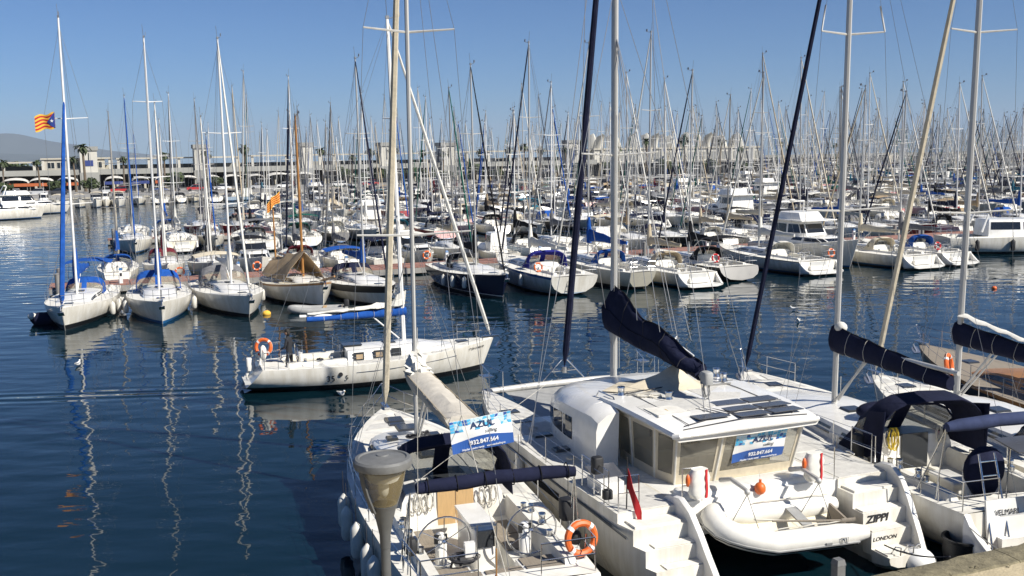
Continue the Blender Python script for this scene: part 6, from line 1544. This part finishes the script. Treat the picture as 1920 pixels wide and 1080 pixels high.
b = MB(); b.ball((.15,-.95,roofC(.42)+.2),(.62,.42,.24),12,7); b.build('dark_bundle',CAN['navy'],tC,ang=60)
b = MB(); pts = [(lerp(-1.55,1.7,i/10),-5.9+.02*math.sin(i*2),3.0+.06*math.sin(PI*i/10)) for i in range(11)]; b.tube(pts,[.1,.14]+[.15]*7+[.14,.1],10); rolled = b.build('rolled_bimini',CAN['navy'] if False else mat('faded_blue_canvas',(.022,.035,.095),.88,noise=.3,nscale=3,bump=.5,bscale=7),tC)
b = MB()
for sx in (-1,1):
    for dy_ in (-.3,.35): b.tube([(sx*1.6,-5.4+dy_,1.35),(sx*1.55,-5.88,2.95)],.015,6)
b.build('bimini_frame',M['steel'],rolled)
part_box('stern_solar_panel',(.55,-6.35,2.62),(1.9,.75,.03),M['solar'],tC,Matrix.Rotation(R(8),3,'X'))
b = MB()
for x in (-.3,1.4): b.tube([(x,-6.3,1.3),(x,-6.35,2.6)],.018,6)
b.build('solar_posts',M['steel'],tC)
b = MB(); rings = []
for y_,k in ((-5.12,.3),(-5.15,.95),(-5.28,1.0),(-5.34,.9),(-5.36,.3)): rings.append([Vector((.0+.52*k*math.cos(a*PI/9),y_,1.72+.55*k*math.sin(a*PI/9)-(.1 if math.sin(a*PI/9)<-.8 else 0))) for a in range(18)])
b.rings(rings,True,True,True); b.build('wheel_cover',CAN['navy'],tC,ang=60)
b = MB(); rbox(b,(0,-4.85,1.2),(.36,.34,1.05),.1); b.build('wheel_pedestal',M['gel'],tC)
b = MB(); rbox(b,(-.05,-4.2,1.22),(.55,.95,.06),.05); b.box((-.05,-4.2,.95),(.3,.6,.5)); b.build('cockpit_table',M['gel'],tC)
scoop_ext(tC,hC,1.15,.40)
for x in (-.85,.0,.85): part_box('platform_boards',(x,-7.0,.415),(.75,.75,.025),M['greyteak'],tC)
part_box('transom_gate',(-.45,-6.52,1.0),(1.0,.05,1.0),M['gel'],tC,Matrix.Rotation(R(-8),3,'X')); part_box('transom_locker',(.65,-6.54,.82),(.62,.06,.62),M['gel'],tC,Matrix.Rotation(R(-8),3,'X'))
text('VELMARI',.17,M['inkblack'],tC,frame((-.45,-6.532,1.22),(1,0,0),(0,.14,1)),sx=.9); text('S',.26,M['inkblack'],tC,frame((.65,-6.585,.86),(1,0,0),(0,.14,1)),name='emblem')
bc = thing('name_banner','grey cloth banner with faded lettering on the stern rail of VELMARI','banner',W(tC,(.05,-6.75,1.42)),C_rz)
b = MB(); b.sheet([[Vector((1.5*i/8,.02*math.sin(i*1.2),.62*j)) for i in range(9)] for j in (0,1)],.006); b.build('cloth',mat('grey_banner_cloth',(.33,.36,.40),.8,noise=.15,nscale=4),bc)
text('VELMARI',.18,M['inkgrey'],bc,frame((.6,-.03,.46),(1,0,0),(0,0,1)))
for sx,x1 in ((-.75,-.85),(-.35,-.40)): part_tube('boarding_ladder_rail',[(sx,-5.95,2.35),(x1-.1,-6.75,.5)],.022,M['steel'],tC)
for k in range(2): part_tube('ladder_rung',[(-.78-.0*k,-6.02-.12*k,2.2-.28*k),(-.36,-6.02-.12*k,2.2-.28*k)],.018,M['steel'],tC)
text('48',.26,M['inkgrey'],tC,frame(hC.pt(.16,.98,-1)+V(-.012,0,0),(0,-1,-.0),(0,0,1)),name='hull_number')
b = MB(); rc2 = random.Random(6)
for x in (-.9,-.75,.75,.9): b = MB(); coil(b,(x,-2.62,1.95),.17,4,rc2,False,.011); b.build('rope_coil',M['rope'],tC)
b = MB()
for x in (-.62,-.52): coil(b,(x,-2.64,2.0),.22,4,rc2,False,.013)
b.build('yellow_rope',M['ropeyellow'],tC)
part_box('companionway_door',(.1,-2.60,1.35),(.75,.04,1.0),M['hatch'],tC)
b = MB()
for sx in (-1,1): winch(b,(sx*1.25,-3.9,1.46),1.2); winch(b,(sx*1.25,-4.6,1.46),1.0)
b.build('winches',M['steel'],tC)
b = MB(); b.tube(arc((-1.3,-6.0,1.1),(-2.0,-9.2,1.3),.2),.014,5); b.tube(arc((.9,-6.6,.6),(-.1,-8.9,1.3),.1),.012,5); b.build('mooring_lines',M['rope'],tC)
b = MB(); rbox(b,(-1.72,-2.9,1.75),(.22,.3,.62),.06); b.build('black_cover',M['rubber'],tC); b = MB(); rbox(b,(-1.7,-3.5,1.5),(.18,.2,.3),.05); b.build('black_cover',M['rubber'],tC)
for i,(x,y,z) in enumerate(((-1.82,-4.6,.95),)): fender(W(tC,(x,y,z)),'large black fender hanging on the quarter of VELMARI',L=.95,r=.19,m='rubber',rope=.8)

# ------------------------------------------------------------------ next yacht with the long navy boom and the wooden one beyond
D_rz = R(14); D_o = UW(22.4,19.8)
tDd,hD,roofD,PD,topD = sail_boat(label='white sailing yacht with navy boom cover and pale furled sail, cut by the photo edge',loc=D_o,rz=D_rz,L=12.4,B=3.7,fs=1.25,fb=1.6,rb=.6,rs=.8,bs=.8,full=2.6,k0=.33,k1=.80,kw=1.2,kh=.46,ms=.665,H=17.5,rake=.02,spr=((.34,1.25),(.655,1.05)),E=5.0,cover=None,furl='cream',hood='navy',lod=2,wheel=1,mast_r=.105,furl_r=.095,wire_r=.006,boomz=1.65)
nonskid(hD,tDd,.34,.78,lambda t:min(1.2,hD.half(t)*.74)+.06,4,.16); nonskid(hD,tDd,.82,.94,.12,2,.22)
yD = -6.2+12.4*.665; zD = roofD(.665)+1.65; full_cover(tDd,yD,zD,5.0,.62,.3,CAN['navy'],9)
part_tube('boom_vang',[(0,yD-.1,roofD(.66)+.1),(0,yD-1.4,zD-.08)],.035,M['alu'],tDd)
b = MB(); rr=random.Random(2); rows=[[Vector((x*.16*(1-.5*q)+.02*math.sin(i*2),yD-.1-3.6*q,zD+lerp(.75,.32,q)+.05*(1-abs(x))+.03*math.sin(i*3+x))) for x in (-1,-.4,.4,1)] for i,q in enumerate([k/9 for k in range(10)])]; b.sheet(rows,.02); b.build('loose_sail',CAN['white'],tDd,ang=70)
tE = sail_boat(name='wooden_yacht',label='varnished wooden yacht with brown cabin at the photo edge',loc=UW(27.6,23.2),rz=R(15),L=12,B=3.7,fs=1.1,fb=1.6,rb=.9,rs=-.6,bs=.5,hull='blackhull',stripe=.12,stripem='varnish',boot='white',deck='greyteak',roofm='varnish',k0=.30,k1=.68,kw=1.1,kh=.55,H=15.5,spar='varnish',cover='tan',furl=None,hood='burgundy',lod=2,ms=.40,wire_r=.006)[0]
lifebuoy(W(tDd,(1.45,4.3,2.15)),D_rz+.7,'orange lifebuoy slung between the navy boom yacht and the wooden yacht',r=.30,tilt=.2)

# ------------------------------------------------------------------ yacht under way with a person at the helm
T_rz = R(-70)
tT,hT,roofT,PT,topT = sail_boat(label='white sailing yacht under way with person at the stern and blue boom cover',loc=UW(9.75,39.3)+Vector((math.cos(R(20)),math.sin(R(20)),0))*.38,rz=T_rz,L=9.6,B=3.45,fs=.95,fb=1.32,rb=.75,rs=.72,bs=.62,full=2.3,k0=.34,k1=.80,kw=1.0,kh=.44,c0=.10,c1=.335,cw=.72,ms=.60,H=14.2,rake=.02,spr=((.40,.95),(.70,.8)),E=4.0,
    boot='blackpaint',boot_z=(.03,.25),cover=None,furl='white',hood=None,lod=2,wheel=1,furl_r=.08,mast_r=.085,spar='aluwhite',wire_r=.006,boomz=1.15,wins=((.04,.12),))
nonskid(hT,tT,.36,.78,lambda t:min(1.0,hT.half(t)*.74)+.05,4,.14)
yT = -4.8+9.6*.60; zT = roofT(.6)+1.15
full_cover(tT,yT,zT,4.0,.30,.16,CAN['blue'],5,.15)
b = MB(); rr = random.Random(14); rows = []
for i in range(15):
    q = i/14; wv = .10+.05*math.sin(i*2.1); rows.append([Vector((x*wv+.05*math.sin(i*1.3+x*2)+rr.uniform(-.03,.03), yT+.05-3.9*q, zT+.16+lerp(.42,.04,q**.7)*(1-abs(x)*.6)+rr.uniform(-.03,.05))) for x in (-1,-.5,0,.5,1)])
b.sheet(rows,.015); b.build('loose_sail',CAN['white'],tT,ang=80)
b = MB(); b.sheet([[Vector((.0,yT+.15,zT+.9)),Vector((.08,yT-.25,zT+.75))],[Vector((.03,yT+.1,zT+.55)),Vector((.05,yT-.5,zT+.35))],[Vector((0,yT+.05,zT+.3)),Vector((.03,yT-.9,zT+.2))]],.01); b.build('sail_head',CAN['white'],tT)
crT = [c for c in bpy.data.objects if c.parent == tT and c.name.startswith('coachroof')][0]
for y_ in (-1.1,-.32,.40):
    t_ = hT.t_of(y_); x_ = min(1.0,hT.half(t_)*.74)*(1-.1*(t_-.34)/.46); z_ = hT.sheer(t_)
    b = MB(); b.box((x_+.0,y_,z_+.21),(.03,.40,.30),Matrix.Rotation(R(-7),3,'Y')); b.build('square_window',M['hatch'],crT,smooth=False)
    if y_ < 0: b = MB(); b.box((x_+.012,y_+.02,z_+.19),(.024,.26,.18),Matrix.Rotation(R(-7),3,'Y')); b.build('curtain',M['tan'] if 'tan' in M else CAN['tan'],crT,smooth=False)
def hull_text(s_, t_, z, size, m, nm='lettering', **k):
    p = hT.pt(t_,z,1); p2 = hT.pt(t_+.03,z,1); pz = hT.pt(t_,z+.1,1); n_ = (p2-p).cross(pz-p).normalized(); n_ = n_ if n_.x > 0 else -n_
    return text(s_,size,m,tT,frame(p+n_*.012,p2-p,pz-p),name=nm,**k)
hull_text('35',.26,.50,.34,M['inkblack']); hull_text('5',.322,.52,.26,M['inkblack'])
p = hT.pt(.297,.66,1); b = MB(); b.lathe([(.001,-.01),(.085,-.01),(.085,.012),(.001,.012)],14,Matrix.Translation(p+V(.005,0,0))@Matrix.Rotation(R(90),4,'Y')); b.build('round_mark',M['inkblack'],tT)
hull_text('7ª BA-2-408-97',.905,1.05,.135,M['inkblack'],sx=1.1)
b = MB(); b.tube([hT.pt(lerp(.36,.80,i/6),hT.sheer(lerp(.36,.80,i/6))-.28,1)+V(.006,0,0) for i in range(7)],.012,4); b.build('cove_line',M['inkgrey'],tT)
# sloping scoop with outboard and cockpit details
b = MB(); b.box((0,-5.1,.42),(1.5,.7,.06)); b.box((0,-4.85,.66),(1.5,.3,.06)); b.build('stern_scoop',M['deckgrey'],tT,smooth=False)
b = MB(); rbox(b,(-.45,-5.1,.95),(.3,.34,.5),.08); b.tube([(-.45,-5.15,.75),(-.45,-5.5,.1)],.07,8); b.build('outboard_engine',M['hypalon'],tT)
part_box('companionway_hatch',(0,-1.2,1.50),(.62,.75,.05),M['hatch'],tT); part_box('companionway_door',(0,-1.57,1.18),(.55,.03,.6),M['hatch'],tT)
part_box('cockpit_cushion',(.35,-2.7,.86),(.42,1.6,.10),M['cream'],tT); part_box('cockpit_cushion',(-.55,-2.7,.86),(.42,1.6,.10),M['cream'],tT)
b = MB(); coil(b,(.85,-2.6,1.14),.15,5,rc); b.build('rope_coil',M['ropedark'],tT)
lifebuoy(W(tT,(-.2,-4.6,1.62)),T_rz+1.2,'orange lifebuoy at the stern of the yacht under way',r=.29,tilt=.2)
b = MB(); b.tube([(.02,-4.85,.75),(.05,-4.7,1.5)],.05,8); b.ball((.05,-4.65,1.45),(.12,.14,.3),8,6); b.build('white_bag',M['hypalon'],tT)

def person(loc, rz, label):
    t = thing('person',label,'person',loc,rz)
    J = {'pel':(0,0,.92),'spine':(0,.02,1.12),'chest':(0,.04,1.34),'neck':(0,.05,1.48),'hd':(0,.07,1.56),'hl':(-.10,0,.86),'kl':(-.14,.08,.48),'al':(-.15,.0,.09),'tl':(-.16,.15,.04),'hr':(.10,0,.86),'kr':(.12,-.02,.48),'ar':(.14,-.08,.09),'tr':(.15,.07,.04),
         'sl':(-.18,.03,1.40),'el':(-.27,.06,1.14),'wl':(-.22,.28,1.02),'sr':(.18,.03,1.40),'er':(.26,-.02,1.13),'wr':(.24,.20,.98)}
    E_ = [('pel','spine'),('spine','chest'),('chest','neck'),('neck','hd'),('pel','hl'),('hl','kl'),('kl','al'),('al','tl'),('pel','hr'),('hr','kr'),('kr','ar'),('ar','tr'),('chest','sl'),('sl','el'),('el','wl'),('chest','sr'),('sr','er'),('er','wr')]
    rad = {'pel':(.15,.11),'spine':(.14,.10),'chest':(.17,.11),'neck':(.06,.06),'hd':(.06,.06),'hl':(.09,.09),'kl':(.06,.06),'al':(.042,.042),'tl':(.04,.03),'hr':(.09,.09),'kr':(.06,.06),'ar':(.042,.042),'tr':(.04,.03),'sl':(.065,.065),'el':(.046,.046),'wl':(.032,.032),'sr':(.065,.065),'er':(.046,.046),'wr':(.032,.032)}
    ks = list(J); me = bpy.data.meshes.new('body'); me.from_pydata([J[k] for k in ks],[(ks.index(a),ks.index(c)) for a,c in E_],[]); me.materials.append(M['cloth'])
    o = bpy.data.objects.new('body',me); COL.objects.link(o); o.parent = t
    sm = o.modifiers.new('skin','SKIN'); sm.use_smooth_shade = True
    for i,k in enumerate(ks): me.skin_vertices[0].data[i].radius = rad[k]; me.skin_vertices[0].data[i].use_root = (k == 'pel')
    s2 = o.modifiers.new('sub','SUBSURF'); s2.levels = 1; s2.render_levels = 2
    b = MB(); b.ball((0,.09,1.66),(.075,.095,.12),14,10); b.ball((0,.19,1.645),(.013,.02,.02),6,4); b.ball((-.078,.08,1.65),(.015,.025,.035),6,4); b.ball((.078,.08,1.65),(.015,.025,.035),6,4); b.build('head',M['skin'],t)
    b = MB(); b.ball((0,.07,1.70),(.088,.105,.105),14,10); b.ball((0,.01,1.62),(.075,.06,.10),10,6); b.build('hair',M['hair'],t)
    for sd,wr in ((-1,(-.22,.28,1.02)),(1,(.24,.20,.98))):
        b = MB(); c = Vector(wr); b.ball(c+V(0,.05,-.01),(.035,.055,.022),8,5)
        for k in range(4): b.tube([c+V(-.026+.017*k,.08,-.005),c+V(-.028+.018*k,.125+.01*(k in(1,2)),-.02),c+V(-.028+.018*k,.135,-.05)],[.010,.009,.007],6)
        b.tube([c+V(-sd*.03,.03,0),c+V(-sd*.055,.07,-.015),c+V(-sd*.05,.10,-.02)],[.011,.010,.008],6); b.build('hand',M['skin'],t)
    return t
person(W(tT,(.12,-3.65,.52)),T_rz+2.6,'person with dark hair in dark clothes standing at the helm of the moving yacht')

# ------------------------------------------------------------------ loose things on the water and the quay
tG = thing('inflatable_dinghy','small grey inflatable dinghy lying empty under the black banded boat','dinghy',(-11.05,58.0,.12),.12)
gp = dinghy_tube(L_=1.5,hw=.55,sh=.12); b = MB(); b.tube(gp,[.12]+[.2]*23+[.12],12,up=(0,0,1)); b.build('tube',M['greyhyp'],tG,ang=60)
b = MB(); b.sheet([[Vector((x,-.5,.0)),Vector((x,.5,.0))] for x in (-1.3,0,1.3)],.05); b.build('floor',M['greyhyp'],tG); part_box('transom',(1.2,0,.1),(.05,.8,.35),M['greyteak'],tG); part_box('thwart',(.2,0,.17),(.2,.95,.04),M['paleply'],tG)
b = MB(); rbox(b,(1.45,.1,.35),(.3,.26,.42),.08); b.build('outboard_engine',M['rubber'],tG)
def float_buoy(loc, r, m, label, name='mooring_buoy', squash=.8):
    t = thing(name,label,'buoy',loc,0); b = MB(); b.ball((0,0,0),(r,r,r*squash),18,12); b.build('float',M[m],t)
    b = MB(); b.tube([Vector((.05*math.cos(i*.63),0,r*squash+.04+.05*math.sin(i*.63))) for i in range(10)],.014,5,closed=True); b.build('eye',M['steel'],t); return t
float_buoy(V(8.59,20.68,0.20),.36,'white','big white buoy against the quay below the name ZIPPI')
float_buoy(V(-14.07,57.35,0.05),.24,'flagyellow','small yellow buoy between the bow-out boats')
float_buoy(V(30.34,63.14,0.05),.16,'orange','little orange float on the water off the long motor yacht')
tq = thing('black_tub','black rubber tub floating at the quay wall beneath VELMARI','tub',V(9.57,20.74,0.42),0)
b = MB(); b.lathe([(.28,-.3),(.38,-.28),(.42,.0),(.42,.22),(.45,.24),(.45,.28),(.39,.28),(.37,.0),(.001,-.1)],20); b.build('shell',M['rubber'],tq)
tq = thing('quay_post','short square grey post on the quay edge below the dinghy','post',UW(11.6,13.62,QZ+.04),AM); b = MB(); b.box((0,0,.25),(.17,.17,.5)); b.box((0,0,.55),(.19,.19,.1),tz=.75); b.build('shaft',M['lampcap'],tq,smooth=False)
# street lamp
LP = V(-1.23,9.14,6.15)
tl = thing('street_lamp','grey street lamp with round cap and amber glass in front of the twin-wheel yacht','street lamp',(LP.x,LP.y,QZ),.4)
lz = 6.15-QZ
b = MB(); b.lathe([(.10,0),(.10,.4),(.06,.5),(.048,1.2),(.046,lz-.78)],14); b.build('pole',M['lampgrey'],tl)
b = MB(); b.lathe([(.05,lz-.82),(.052,lz-.70),(.075,lz-.58),(.11,lz-.44),(.125,lz-.40),(.10,lz-.39)],20); b.build('neck',M['lampgrey'],tl)
gl = clear_mat('lamp_glass',(.30,.24,.13),.42,.10)
b = MB(); b.lathe([(.125,lz-.39),(.165,lz-.28),(.20,lz-.15),(.222,lz-.03)],28); b.build('glass_bowl',gl,tl)
b = MB()
for k in range(9): b.lathe([(.20-.008*k,lz-.06-.012*k),(.204-.008*k,lz-.066-.012*k)],24)
b.build('reflector_rings',M['white'],tl)
b = MB(); b.ball((0,0,lz-.24),(.055,.055,.10),10,6); b.build('bulb',M['hypalon'],tl)
b = MB()
for k in range(2):
    a = k*PI+.35; d = Vector((math.cos(a),math.sin(a),0)); sd = Vector((-d.y,d.x,0))
    pr = [(.115,-.46),(.185,-.28),(.222,-.15),(.245,-.0)]; rows = [[d*(r_+.012)+sd*s_+V(0,0,lz+z) for s_ in (-.03,.03)] for r_,z in pr]; b.sheet(rows,.016)
b.build('bracket',M['lampgrey'],tl)
b = MB(); b.lathe([(.222,lz-.035),(.268,lz-.03),(.275,lz+.0),(.272,lz+.035),(.255,lz+.055),(.225,lz+.06),(.215,lz+.048),(.06,lz+.075),(.055,lz+.085),(.001,lz+.087)],32); b.build('cap',M['lampcap'],tl,ang=25)

for i,(gx,gy,lab) in enumerate(((-19.08,43.62,'white gull floating before the blue furled sail yacht'),(15.72,55.84,'white gull floating beyond the catamaran, upper of two'),(14.87,51.97,'white gull floating beyond the catamaran, lower of two'),(-6.49,37.28,'white gull floating behind the yacht under way'),(7.56,47.04,'white gull floating just beyond the navy sail bag'))):
    t = thing('seagull',lab,'gull',V(gx,gy,.03),i*1.3,'gulls on the water'); b = MB(); b.rings([[Vector((x*math.cos(k*PI/4),y,z+x*.9*math.sin(k*PI/4))) for k in range(8)] for x,y,z in ((.01,-.26,.10),(.05,-.16,.08),(.09,0,.07),(.085,.1,.08),(.04,.17,.14))],True,True,True); b.ball((0,.20,.19),(.042,.055,.042),8,6); b.build('body',M['white'],t)
    b = MB(); b.sheet([[Vector((sx*.09,.08,.13)),Vector((sx*.10,-.10,.13)),Vector((sx*.03,-.30,.12))] for sx in (-1,1)],.01); b.build('folded_wings',M['greyhyp'],t)
    b = MB(); b.tube([(0,.24,.19),(0,.30,.18)],[.014,.004],5); b.build('bill',M['flagyellow'],t)

t = thing('rolled_dinghy','dark covered inflatable floating beside the yacht with the blue furled sail','dinghy',V(-25.76,55.40,0.25),.35); b = MB(); rings = []
for i in range(9):
    q = i/8*2-1; rd = .42*(1-abs(q)**3.5)**.5+.03; rings.append([Vector((q*.85,rd*math.cos(k*PI/6)*(1+.05*math.sin(i*2+k)),rd*.85*math.sin(k*PI/6)+.03*math.sin(i+k*2))) for k in range(12)])
b.rings(rings,True,True,True); b.build('cover',CAN['navy'],t,ang=60); b = MB(); b.ball((-.72,-.12,.22),(.24,.2,.2),10,6); b.build('end_cap',M['hypalon'],t)
